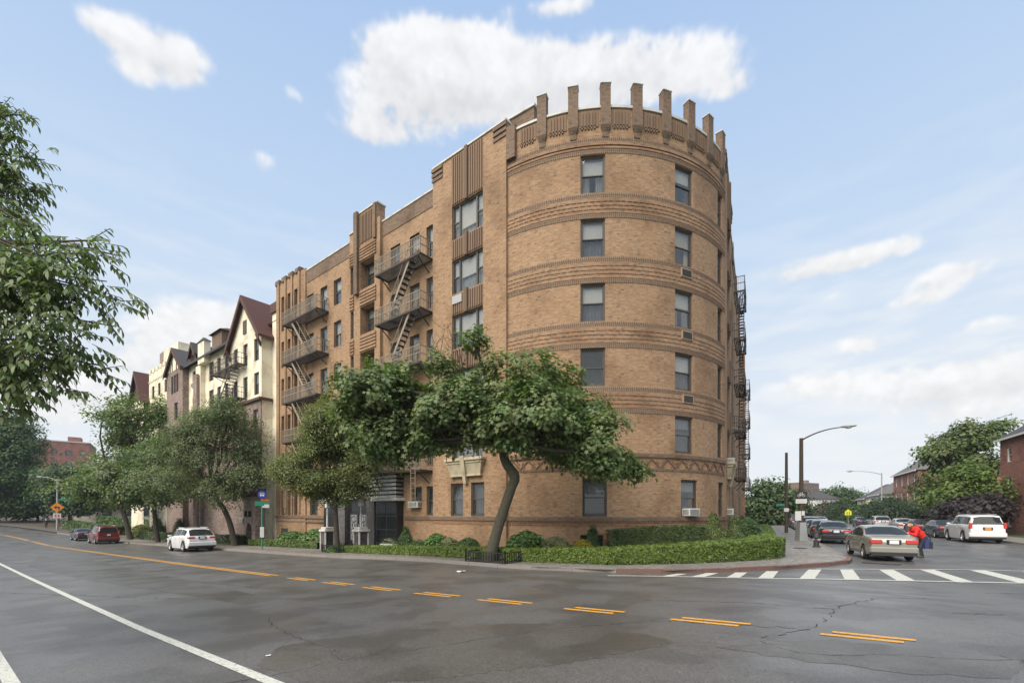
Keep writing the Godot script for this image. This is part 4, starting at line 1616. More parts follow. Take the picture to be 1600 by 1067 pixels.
func markings(road: Node3D) -> void:
	for s in [[-15.25, -14.4], [-13.4, -12.4], [-11.4, -10.4], [-9.4, -8.2], [-7.35, -6.1], [-5.2, -3.95], [-3.1, -1.85], [-0.95, 0.35]]:
		for o in [-0.1, 0.1]:
			var mb := MB.new()
			var sh: float = 0.06 * signf(o)
			strip(at1(s[0] + sh, 11.05 + o), at1(s[1] + sh, 11.05 + o), 0.1, 0.006, mb)
			part(mb, "yellow_dash", "yellow_line", road)
	for o in [-0.1, 0.1]:
		var mb := MB.new()
		var t: float = 1.6 + o
		while t < 110.0:
			strip(at1(t, 11.05 + o), at1(t + 2.0, 11.05 + o), 0.1, 0.006, mb)
			t += 2.0
		part(mb, "yellow_line", "yellow_line", road)
	var mb := MB.new()
	var t := -16.0
	while t < 100.0:
		strip(at1(t, 16.25), at1(t + 2.0, 16.25), 0.13, 0.006, mb)
		t += 2.0
	part(mb, "edge_line", "white_line", road)
	mb = MB.new()
	t = -16.0
	while t < 40.0:
		strip(at1(t, 17.95), at1(t + 2.0, 17.95), 0.13, 0.006, mb)
		t += 2.0
	part(mb, "parking_line", "white_line", road)
	# the zebra over the side street
	var quads := [[4.55, 14.16, 4.9, 14.2, 5.75, 15.1, 5.4, 15.1], [5.55, 14.26, 5.95, 14.26, 6.9, 15.4, 6.5, 15.4], [6.65, 14.26, 7.05, 14.26, 7.95, 15.55, 7.55, 15.55], [7.59, 14.2, 8.05, 14.2, 9.2, 15.9, 8.79, 15.9], [8.73, 14.0, 9.2, 14.0, 11.0, 16.36, 10.54, 16.36], [9.98, 13.8, 10.46, 13.8, 12.12, 16.36, 11.66, 16.36], [11.37, 13.56, 11.91, 13.56, 13.5, 16.29, 13.0, 16.29], [12.88, 13.28, 13.38, 13.28, 14.95, 16.29, 14.46, 16.29], [14.5, 13.1, 15.1, 13.1, 16.6, 16.15, 16.07, 16.15], [16.1, 12.9, 16.7, 12.9, 18.1, 15.9, 17.6, 15.9], [17.7, 12.7, 18.3, 12.7, 19.7, 15.6, 19.2, 15.6]]
	for q in quads:
		mb = MB.new()
		var c := []
		for k in 4:
			c.append(Vector2(q[k * 2], -q[k * 2 + 1]))
		for k in 5:
			mb.quad(on(c[0].lerp(c[3], k / 5.0), 0.006), on(c[1].lerp(c[2], k / 5.0), 0.006), on(c[1].lerp(c[2], (k + 1) / 5.0), 0.006), on(c[0].lerp(c[3], (k + 1) / 5.0), 0.006), Vector3.UP)
		part(mb, "crosswalk_stripe", "white_line", road)
	mb = MB.new()
	strip(Vector2(2.95, -14.2), Vector2(9.27, -14.0), 0.16, 0.012, mb)
	strip(Vector2(9.27, -14.0), Vector2(20.0, -12.3), 0.16, 0.012, mb)
	part(mb, "crosswalk_line", "white_line", road)
	mb = MB.new()
	strip(Vector2(10.9, -16.5), Vector2(15.9, -16.3), 0.12, 0.012, mb)
	strip(Vector2(15.9, -16.3), Vector2(19.8, -15.5), 0.12, 0.012, mb)
	part(mb, "crosswalk_line", "white_line", road)

# cracks and tar seams as they run over the asphalt: points on the ground (x, distance)
func cracks(road: Node3D) -> void:
	var runs := [
		[[-4.6, 8.6], [-3.4, 7.1], [-2.5, 6.3], [-2.1, 5.7], [-1.2, 6.1], [0.4, 6.9], [2.2, 7.35], [3.0, 7.0], [4.0, 6.5]],
		[[-2.1, 5.7], [-2.6, 5.2], [-3.4, 4.75]],
		[[3.3, 5.3], [3.2, 6.0], [4.3, 6.5], [5.4, 7.7], [7.0, 8.9], [8.6, 9.5], [12.0, 9.0]],
		[[3.3, 5.3], [4.6, 5.0], [6.2, 4.7], [7.2, 4.35]],
		[[5.4, 7.7], [4.4, 8.6], [2.6, 9.3]],
		[[8.6, 9.5], [8.4, 10.3], [7.7, 10.8]],
		[[6.9, 7.2], [9.2, 6.8], [12.5, 6.5]],
		[[-14.5, 13.1], [-8.6, 11.4], [-5.0, 10.9]],
		[[-16.0, 17.4], [-10.5, 15.0], [-6.5, 12.6]],
		[[9.0, 11.4], [11.5, 11.6], [14.0, 11.2]],
		[[18.6, 19.0], [21.5, 16.8], [24.0, 15.2]]]
	for r in runs:
		var mb := MB.new()
		var pts := []
		for i in r.size() - 1:
			var a := Vector2(r[i][0], -r[i][1])
			var b := Vector2(r[i + 1][0], -r[i + 1][1])
			var n := maxi(2, int(a.distance_to(b) / 0.11))
			for k in n:
				var p := a.lerp(b, float(k) / n)
				pts.append(p + Vector2(rng.randf_range(-0.05, 0.05), rng.randf_range(-0.05, 0.05)))
		pts.append(Vector2(r[-1][0], -r[-1][1]))
		for i in pts.size() - 1:
			var w := rng.randf_range(0.002, 0.011)
			if rng.randf() < 0.1:
				continue
			var o: Vector2 = (pts[i + 1] - pts[i]).orthogonal().normalized() * w
			mb.quad(on(pts[i] - o, 0.003), on(pts[i + 1] - o, 0.003), on(pts[i + 1] + o, 0.003), on(pts[i] + o, 0.003), Vector3.UP)
			if rng.randf() < 0.2:
				var q: Vector2 = pts[i] + Vector2(rng.randf_range(-0.35, 0.35), rng.randf_range(-0.2, 0.2))
				var o2: Vector2 = (q - pts[i]).orthogonal().normalized() * 0.004
				mb.quad(on(pts[i] - o2, 0.003), on(q - o2, 0.003), on(q + o2, 0.003), on(pts[i] + o2, 0.003), Vector3.UP)
		part(mb, "crack", "crack", road)


# ---------- plants ----------
func leaf_mesh(kind: String, m := "leaf") -> Mesh:
	return kept("leaf " + kind + m, func():
		var b := MB.new()
		var r := RandomNumberGenerator.new()
		r.seed = 9
		var cnt: int = {"maple": 4, "long": 5, "fine": 8, "needle": 6, "box": 5, "broad": 4}[kind]
		var size: float = {"maple": 0.145, "long": 0.17, "fine": 0.085, "needle": 0.1, "box": 0.055, "broad": 0.15}[kind]
		var wide: float = {"maple": 0.95, "long": 0.36, "fine": 0.42, "needle": 0.2, "box": 0.6, "broad": 0.62}[kind]
		var spread: float = {"maple": 0.13, "long": 0.12, "fine": 0.14, "needle": 0.05, "box": 0.035, "broad": 0.13}[kind]
		for k in cnt:
			var a := TAU * k / cnt + r.randf_range(-0.5, 0.5)
			var dir := Vector3(cos(a), r.randf_range(-0.55, 0.15), sin(a)).normalized()
			var side := dir.cross(Vector3.UP).normalized()
			var up := side.cross(dir)
			var s := size * r.randf_range(0.75, 1.2)
			var o := dir * spread * r.randf_range(0.1, 0.9) + Vector3(0, r.randf_range(-0.4, 0.4) * spread, 0)
			var g := r.randf_range(0.82, 1.12)
			b.col = Color(g, g, g)
			one_leaf(b, o, dir, side, up, s, wide, kind == "maple")
		return b.mesh(M[m]))

func one_leaf(b: MB, o: Vector3, dir: Vector3, side: Vector3, up: Vector3, s: float, wide: float, lobed: bool) -> void:
	var pts := []
	if lobed:
		for q in [[0.0, 0.05], [0.14, 0.5], [0.28, 0.2], [0.66, 0.58], [0.6, 0.16], [1.0, 0.0]]:
			pts.append(q)
	else:
		for q in [[0.0, 0.0], [0.3, 0.45], [0.62, 0.42], [1.0, 0.0]]:
			pts.append(q)
	for m in [-1.0, 1.0]:
		for i in pts.size() - 1:
			var p: Array = pts[i]
			var q: Array = pts[i + 1]
			var bow := func(k: float) -> Vector3: return o + dir * s * k - up * s * 0.22 * k * k
			var a: Vector3 = bow.call(p[0])
			var c: Vector3 = bow.call(q[0])
			var a2: Vector3 = a + side * m * s * wide * p[1] * 1.0 + up * s * 0.12 * p[1]
			var c2: Vector3 = c + side * m * s * wide * q[1] * 1.0 + up * s * 0.12 * q[1]
			if p[1] < 0.01:
				b.face(a, c, c2, up)
			elif q[1] < 0.01:
				b.face(a, c, a2, up)
			else:
				b.quad(a, c, c2, a2, up)

func scatter(parent: Node3D, called: String, mesh: Mesh, xfs: Array, tints: Array) -> MultiMeshInstance3D:
	var mm := MultiMesh.new()
	mm.transform_format = MultiMesh.TRANSFORM_3D
	mm.use_colors = true
	mm.mesh = mesh
	mm.instance_count = xfs.size()
	for i in xfs.size():
		mm.set_instance_transform(i, xfs[i])
		mm.set_instance_color(i, tints[i])
	var o := MultiMeshInstance3D.new()
	o.name = called
	o.multimesh = mm
	parent.add_child(o, true)
	return o

func leaf_pose(at: Vector3, outward: Vector3, size: float, r: RandomNumberGenerator) -> Transform3D:
	var up := (outward * 0.6 + Vector3.UP * 0.75 + Vector3(r.randf_range(-1, 1), r.randf_range(-1, 1), r.randf_range(-1, 1)) * 0.5).normalized()
	var x := up.cross(Vector3(r.randf_range(-1, 1), r.randf_range(-0.3, 0.3), r.randf_range(-1, 1))).normalized()
	return Transform3D(Basis(x, up, x.cross(up)).scaled(Vector3.ONE * size), at)

# a crown: lobes are [centre, radii]; sprays of leaves sit mostly near the skin of the lobes, with holes between them
func crown(parent: Node3D, lobes: Array, kind: String, sprays: int, per: int, size: float, hue: Color, seed_: int, holes := 0.0, droop := 0.25, spread := 0.45) -> Array:
	var r := RandomNumberGenerator.new()
	r.seed = seed_
	var f := FastNoiseLite.new()
	f.seed = seed_
	f.frequency = 0.42
	var total := 0.0
	var ws := []
	for l in lobes:
		var w: float = pow(l[1].x * l[1].y * l[1].z, 0.667)
		total += w
		ws.append(w)
	var xfs := []
	var tints := []
	var tips := []
	var tries := 0
	while tips.size() < sprays and tries < sprays * 6:
		tries += 1
		var pick := r.randf() * total
		var li := 0
		while pick > ws[li] and li < lobes.size() - 1:
			pick -= ws[li]
			li += 1
		var dir := Vector3(r.randfn(), r.randfn(), r.randfn()).normalized()
		var rad := pow(r.randf(), 0.38)
		rad *= 1.0 + 0.16 * f.get_noise_3dv(dir * 4.0 + Vector3(li, 0, 0) * 9.0)
		var p: Vector3 = lobes[li][0] + dir * rad * (lobes[li][1] as Vector3)
		if f.get_noise_3dv(p) < holes - 0.35:
			continue
		tips.append([p, dir])
		var tone := r.randf_range(0.72, 1.22)
		var warm := r.randf_range(0.9, 1.18)
		for k in per:
			var off := Vector3(r.randfn(), r.randfn() * 0.55, r.randfn()) * spread * 0.62
			off.y -= droop * Vector2(off.x, off.z).length()
			var q := p + off
			var g := tone * r.randf_range(0.82, 1.18)
			xfs.append(leaf_pose(q, (dir + off).normalized(), size * r.randf_range(0.75, 1.25), r))
			tints.append(Color(hue.r * g * warm, hue.g * g, hue.b * g))
	scatter(parent, "crown", leaf_mesh(kind), xfs, tints).set_meta("kind", "stuff")
	return tips

func limb(mb: MB, a: Vector3, b: Vector3, ra: float, rb: float, r: RandomNumberGenerator, sag := 0.12, sides := 7) -> void:
	var pts := []
	var rs := []
	var n := 6
	var j := a.distance_to(b) * sag
	var o := Vector3(r.randf_range(-1, 1), r.randf_range(0.2, 1), r.randf_range(-1, 1)) * j
	for k in n + 1:
		var q := float(k) / n
		pts.append(a.lerp(b, q) + o * sin(q * PI) + Vector3(r.randf_range(-1, 1), r.randf_range(-1, 1), r.randf_range(-1, 1)) * j * 0.12 * sin(q * PI))
		rs.append(lerpf(ra, rb, q))
	mb.tube(pts, rs, sides, false)

# trunk: points (relative to the foot) and radii; limbs reach into the lobes and to some of the sprays
func tree(called: String, label: String, at: Vector3, trunk: Array, rads: Array, lobes: Array, kind: String, sprays: int, per: int, size: float, hue: Color, seed_: int, group: String, holes := 0.0, bark := "bark", droop := 0.25, spread := 0.45, category := "tree") -> Node3D:
	var o := thing(called, label, category, at, 0.0, group)
	var r := RandomNumberGenerator.new()
	r.seed = seed_ + 500
	var mb := MB.new()
	var pts := trunk.duplicate()
	var rs := rads.duplicate()
	# the foot flares into the ground
	pts.insert(0, trunk[0] + Vector3(0, -0.25, 0))
	rs.insert(0, rads[0] * 1.6)
	var fine := []
	var fr := []
	for i in pts.size() - 1:
		for k in 4:
			fine.append((pts[i] as Vector3).cubic_interpolate(pts[i + 1], pts[maxi(i - 1, 0)], pts[mini(i + 2, pts.size() - 1)], k / 4.0))
			fr.append(lerpf(rs[i], rs[i + 1], k / 4.0) * r.randf_range(0.95, 1.05))
	fine.append(pts[-1])
	fr.append(rs[-1])
	mb.tube(fine, fr, 12, false)
	part(mb, "trunk", bark, o)
	var tips := crown(o, lobes, kind, sprays, per, size, hue, seed_, holes, droop, spread)
	var lm := MB.new()
	var top: Vector3 = trunk[-1]
	var rt: float = rads[-1]
	var ends := []
	for l in lobes:
		var start := top
		if trunk.size() > 2 and r.randf() < 0.4:
			start = (trunk[-2] as Vector3).lerp(top, r.randf_range(0.4, 1.0))
		limb(lm, start, l[0], rt * 0.75, rt * 0.22, r)
		ends.append(l[0])
	for k in mini(tips.size(), 90):
		var tp: Vector3 = tips[r.randi() % tips.size()][0]
		var best: Vector3 = ends[0]
		for e in ends:
			if tp.distance_to(e) < tp.distance_to(best):
				best = e
		limb(lm, best.lerp(top, r.randf() * 0.3), tp, rt * 0.2, 0.012, r, 0.1, 4)
	part(lm, "limbs", bark, o)
	return o

# trimmed hedge along a line of points with a width and a height at each
func hedge(called: String, label: String, line: Array, wide: float, heights: Array, kind: String, size: float, density: float, hue: Color, seed_: int, group := "hedges round the building") -> void:
	var r := RandomNumberGenerator.new()
	r.seed = seed_
	var at := on(line[0], 0.12)
	var o := thing(called, label, "hedge", at, 0.0, group)
	var mb := MB.new()
	var xfs := []
	var tints := []
	var f := FastNoiseLite.new()
	f.seed = seed_
	f.frequency = 0.9
	for i in line.size() - 1:
		var a: Vector2 = line[i]
		var b: Vector2 = line[i + 1]
		var dir := (b - a).normalized()
		var side := dir.orthogonal()
		var ha: float = heights[i]
		var hb: float = heights[i + 1]
		var w := wide / 2 - 0.07
		var A := on(a, 0.12) - at
		var B := on(b, 0.12) - at
		var s3 := Vector3(side.x, 0, side.y)
		mb.hexa([A - s3 * w, B - s3 * w, B + s3 * w, A + s3 * w, A - s3 * w + Vector3(0, ha - 0.08, 0), B - s3 * w + Vector3(0, hb - 0.08, 0), B + s3 * w + Vector3(0, hb - 0.08, 0), A + s3 * w + Vector3(0, ha - 0.08, 0)])
		var len := a.distance_to(b)
		var n := int(len * (wide + ha * 2.0) * density)
		for k in n:
			var q := r.randf_range(-0.3, len + 0.3) / len
			var h := lerpf(ha, hb, q)
			var per := r.randf() * (wide + 2.0 * h)
			var p: Vector3
			var out: Vector3
			var base := A.lerp(B, q)
			var bump := 0.045 * f.get_noise_2d((base.x + at.x) * 2.0, (base.z + at.z) * 2.0 + per * 2.0)
			if per < wide:
				out = Vector3.UP
				p = base + s3 * (per - wide / 2) + Vector3(0, h + bump, 0)
			else:
				var sg := 1.0 if per < wide + h else -1.0
				var y := fmod(per - wide, h)
				# the foot is thin, bare in places
				if y < h * 0.22 and r.randf() < 0.6:
					continue
				out = s3 * sg
				p = base + s3 * sg * (wide / 2 - 0.04 * (1.0 - y / h) + bump) + Vector3(0, y, 0)
			var g := r.randf_range(0.7, 1.25)
			xfs.append(leaf_pose(p, out, size * r.randf_range(0.8, 1.3), r))
			tints.append(Color(hue.r * g * r.randf_range(0.9, 1.15), hue.g * g, hue.b * g))
	# leafy ends
	for e in [0, line.size() - 1]:
		var c := on(line[e], 0.12) - at
		var dir: Vector2 = (line[1] - line[0]).normalized() * -1.0 if e == 0 else (line[-1] - line[-2]).normalized()
		var side: Vector2 = dir.orthogonal()
		for k in int(wide * heights[e] * density * 1.2):
			var p := c + Vector3(side.x, 0, side.y) * r.randf_range(-wide / 2, wide / 2) + Vector3(0, r.randf() * heights[e], 0)
			var g := r.randf_range(0.7, 1.25)
			xfs.append(leaf_pose(p, Vector3(dir.x, 0, dir.y), size * r.randf_range(0.8, 1.3), r))
			tints.append(Color(hue.r * g, hue.g * g, hue.b * g))
	part(mb, "branches", "hedge_core", o)
	scatter(o, "leaves", leaf_mesh(kind, "leaf_dense"), xfs, tints).set_meta("kind", "stuff")

# a bush: a lumpy ball or cone of leaves
func bush(called: String, label: String, p: Vector2, wide: float, high: float, cone: bool, kind: String, size: float, count: int, hue: Color, seed_: int, category := "shrub") -> void:
	var r := RandomNumberGenerator.new()
	r.seed = seed_
	var o := thing(called, label, category, on(p, 0.12), 0.0, "shrubs in the planting bed")
	var f := FastNoiseLite.new()
	f.seed = seed_
	f.frequency = 1.4
	var rows := []
	for i in 9:
		var q := i / 8.0
		var row := PackedVector3Array()
		for k in 17:
			var a := TAU * k / 16
			var rad := wide / 2 * ((1.0 - q) * 0.95 + 0.03 if cone else sqrt(maxf(0.0, 1.0 - pow(q * 1.5 - 0.5, 2.0))))
			row.append(Vector3(cos(a) * rad * 0.78, q * high * 0.88, sin(a) * rad * 0.78))
		rows.append(row)
	var mb := MB.new()
	mb.sheet(rows, true)
	part(mb, "branches", "hedge_core", o)
	var xfs := []
	var tints := []
	for k in count:
		var q := r.randf()
		q = 1.0 - sqrt(1.0 - q) if cone else q
		var a := r.randf() * TAU
		var rad := wide / 2 * ((1.0 - q) * 0.97 + 0.04 if cone else sqrt(maxf(0.02, 1.0 - pow(q * 1.5 - 0.5, 2.0))))
		var d := Vector3(cos(a), 0, sin(a))
		rad *= 1.0 + 0.22 * f.get_noise_3d(d.x * 1.5, q * high * 1.5, d.z * 1.5) - 0.16 * r.randf()
		var g := r.randf_range(0.7, 1.25)
		xfs.append(leaf_pose(d * rad + Vector3(0, q * high, 0), (d + Vector3(0, q * 1.2, 0)).normalized(), size * r.randf_range(0.75, 1.3), r))
		tints.append(Color(hue.r * g * r.randf_range(0.9, 1.15), hue.g * g, hue.b * g))
	scatter(o, "leaves", leaf_mesh(kind, "leaf_dense"), xfs, tints).set_meta("kind", "stuff")


# ---------- vehicles ----------
# side outlines: roof and belt as (distance from the tail, height)
const CARS := {
	"sedan": {"L": 4.55, "W": 1.76, "r": 0.315, "wb": 2.62, "back": 0.98, "roof": [[0, 0.80], [0.05, 0.93], [0.16, 1.0], [0.72, 1.045], [0.95, 1.09], [1.6, 1.38], [2.0, 1.45], [2.5, 1.465], [2.9, 1.42], [3.55, 1.03], [3.7, 0.98], [4.2, 0.86], [4.42, 0.74], [4.55, 0.55]], "belt": [[0, 0.76], [0.16, 0.93], [0.95, 0.99], [3.55, 0.93], [4.2, 0.80], [4.55, 0.5]], "glass": [1.02, 3.42], "posts": [1.55, 2.48], "rear": [0.92, 1.62], "screen": [2.92, 3.6]},
	"crossover": {"L": 4.76, "W": 1.88, "r": 0.37, "wb": 2.74, "back": 0.98, "roof": [[0, 0.80], [0.04, 0.98], [0.1, 1.1], [0.62, 1.53], [0.85, 1.61], [1.6, 1.68], [2.4, 1.69], [2.85, 1.62], [3.65, 1.16], [3.85, 1.09], [4.4, 0.95], [4.66, 0.8], [4.76, 0.6]], "belt": [[0, 0.76], [0.1, 1.05], [0.9, 1.12], [3.65, 1.02], [4.4, 0.88], [4.76, 0.55]], "glass": [0.55, 3.5], "posts": [1.45, 2.5], "rear": [0.12, 0.66], "screen": [2.88, 3.7]},
	"wagon": {"L": 5.15, "W": 2.0, "r": 0.40, "wb": 2.95, "back": 1.12, "roof": [[0, 0.92], [0.03, 1.12], [0.07, 1.22], [0.26, 1.72], [0.45, 1.85], [1.4, 1.91], [2.6, 1.91], [2.95, 1.84], [3.6, 1.3], [3.8, 1.2], [4.8, 1.08], [5.06, 0.92], [5.15, 0.68]], "belt": [[0, 0.9], [0.07, 1.18], [0.9, 1.2], [3.6, 1.17], [4.8, 1.0], [5.15, 0.62]], "glass": [0.3, 3.5], "posts": [1.35, 2.4], "rear": [0.08, 0.3], "screen": [2.97, 3.66]},
}

func pick(list: Array, x: float) -> float:
	for i in list.size() - 1:
		if x <= list[i + 1][0]:
			return lerpf(list[i][1], list[i + 1][1], clampf((x - list[i][0]) / (list[i + 1][0] - list[i][0]), 0, 1))
	return list[-1][1]

# half outline of the body across the car at x: (half width, height) from the sill to the middle of the roof
func car_section(k: Dictionary, x: float) -> Array:
	var L: float = k.L
	var e := absf(x - L / 2) / (L / 2)
	var w: float = k.W / 2 * (1.0 - 0.10 * pow(e, 7.0) - 0.05 * pow(e, 3.0))
	var yb := pick(k.belt, x)
	var yr := maxf(pick(k.roof, x), yb + 0.012)
	var low := 0.24 + 0.10 * pow(e, 8.0)
	for c in [k.back, k.back + k.wb]:
		var ra: float = k.r + 0.055
		var dx: float = x - c
		if absf(dx) < ra:
			low = maxf(low, k.r + sqrt(ra * ra - dx * dx) - 0.0)
	low = minf(low, yb - 0.06)
	var g := clampf((yr - yb) / 0.42, 0, 1)
	var wr := lerpf(w * 0.965, w * 0.77, g)
	return [Vector2(w * 0.945, low), Vector2(w * 0.985, lerpf(low, yb, 0.3)), Vector2(w, lerpf(low, yb, 0.62)), Vector2(w * 0.985, yb - 0.02), Vector2(w * 0.965, yb), Vector2(lerpf(w * 0.965, wr, 0.5), lerpf(yb, yr - 0.055 * g, 0.5)), Vector2(wr, yr - 0.055 * g), Vector2(wr * 0.86, yr - 0.014 * g), Vector2(wr * 0.5, yr), Vector2(0, yr + 0.008)]

func car_meshes(kind: String, paint: String) -> Dictionary:
	var key := "car " + kind + paint
	if cache.has(key):
		return cache[key]
	var k: Dictionary = CARS[kind]
	var L: float = k.L
	var xs := []
	var x := 0.0
	while x < L + 0.001:
		xs.append(x)
		x += 0.05
	for l in [k.roof, k.belt]:
		for q in l:
			xs.append(float(q[0]))
	for c in [k.back, k.back + k.wb]:
		for s in [-1, 1]:
			xs.append(c + s * (k.r + 0.054))
	xs.sort()
	var rows := []
	var last := -1.0
	for q in xs:
		if q - last < 0.006 or q > L:
			continue
		last = q
		var h := car_section(k, q)
		var row := PackedVector3Array()
		for p in h:
			row.append(Vector3(q - L / 2, p.y, p.x))
		for i in range(h.size() - 2, -1, -1):
			row.append(Vector3(q - L / 2, h[i].y, -h[i].x))
		rows.append(row)
	var b := MB.new()
	b.sheet(rows, false, false)
	if b.n[0].dot(Vector3(0, 0, 1)) < 0.0:
		b = MB.new()
		b.sheet(rows, false, true)
	for e in [0, rows.size() - 1]:
		var mid := Vector3(rows[e][0].x, 0.6, 0)
		for i in rows[e].size() - 1:
			b.face(mid, rows[e][i], rows[e][i + 1], Vector3(-1 if e == 0 else 1, 0, 0))
	var out := {"body": b.mesh(M[paint])}
	# side windows
	var gl := []
	var cuts: Array = [k.glass[0]] + k.posts + [k.glass[1]]
	for side in [1.0, -1.0]:
		for i in cuts.size() - 1:
			var r2 := []
			for j in 15:
				var q := lerpf(cuts[i] + 0.035, cuts[i + 1] - 0.035, j / 14.0)
				var h := car_section(k, q)
				var lo: Vector2 = (h[4] as Vector2).lerp(h[6], 0.1)
				var hi: Vector2 = (h[4] as Vector2).lerp(h[6], 0.9)
				if hi.y - lo.y < 0.02:
					hi = lo + Vector2(0, 0.02)
				var row := PackedVector3Array()
				for n in 4:
					var p := lo.lerp(hi, n / 3.0)
					row.append(Vector3(q - L / 2, p.y + 0.002, side * (p.x + 0.008)))
				r2.append(row)
			var g := MB.new()
			g.sheet(r2, false, side > 0)
			gl.append(g.mesh(M["car_glass"]))
	out["side"] = gl
	for way in ["rear", "screen"]:
		var r3 := []
		for j in 9:
			var q := lerpf(k[way][0], k[way][1], j / 8.0)
			var h := car_section(k, q)
			var row := PackedVector3Array()
			for n in 9:
				var z: float = lerpf(-1, 1, n / 8.0) * h[6].x * 0.93
				var y: float = h[9].y
				if absf(z) > h[8].x:
					y = lerpf(h[8].y, h[6].y, (absf(z) - h[8].x) / maxf(0.01, h[6].x - h[8].x))
				row.append(Vector3(q - L / 2 + (-0.022 if way == "rear" else 0.016), y + 0.012, z))
			r3.append(row)
		var g := MB.new()
		g.sheet(r3, false, false)
		out[way] = g.mesh(M["car_glass"])
	cache[key] = out
	return out

func wheel_meshes(r: float) -> Array:
	var key := "wheel %.2f" % r
	if not cache.has(key):
		var xf := Transform3D(Basis(Vector3.RIGHT, PI / 2), Vector3.ZERO)
		var t := MB.new()
		t.lathe([Vector2(r * 0.62, -0.1), Vector2(r * 0.9, -0.105), Vector2(r * 0.98, -0.085), Vector2(r, -0.05), Vector2(r, 0.05), Vector2(r * 0.98, 0.085), Vector2(r * 0.9, 0.105), Vector2(r * 0.62, 0.1)], 28, xf)
		var m := MB.new()
		m.lathe([Vector2(r * 0.62, 0.1), Vector2(r * 0.64, 0.09), Vector2(r * 0.58, 0.07), Vector2(r * 0.55, 0.03), Vector2(r * 0.02, 0.03)], 24, xf)
		m.lathe([Vector2(r * 0.62, -0.1), Vector2(r * 0.64, -0.09), Vector2(r * 0.58, -0.07), Vector2(r * 0.55, -0.03), Vector2(r * 0.02, -0.03)], 24, xf)
		for k in 5:
			var a := TAU * k / 5
			for z in [0.05, -0.05]:
				m.box(-r * 0.08, r * 0.08, r * 0.1, r * 0.58, z - 0.025, z + 0.025, Transform3D(Basis(Vector3.BACK, a), Vector3.ZERO))
		m.lathe([Vector2(r * 0.16, 0.02), Vector2(r * 0.16, 0.085), Vector2(0, 0.09)], 12, xf)
		m.lathe([Vector2(r * 0.16, -0.02), Vector2(r * 0.16, -0.085), Vector2(0, -0.09)], 12, xf)
		cache[key] = [t.mesh(M["tyre"]), m.mesh(M["rim"])]
	return cache[key]

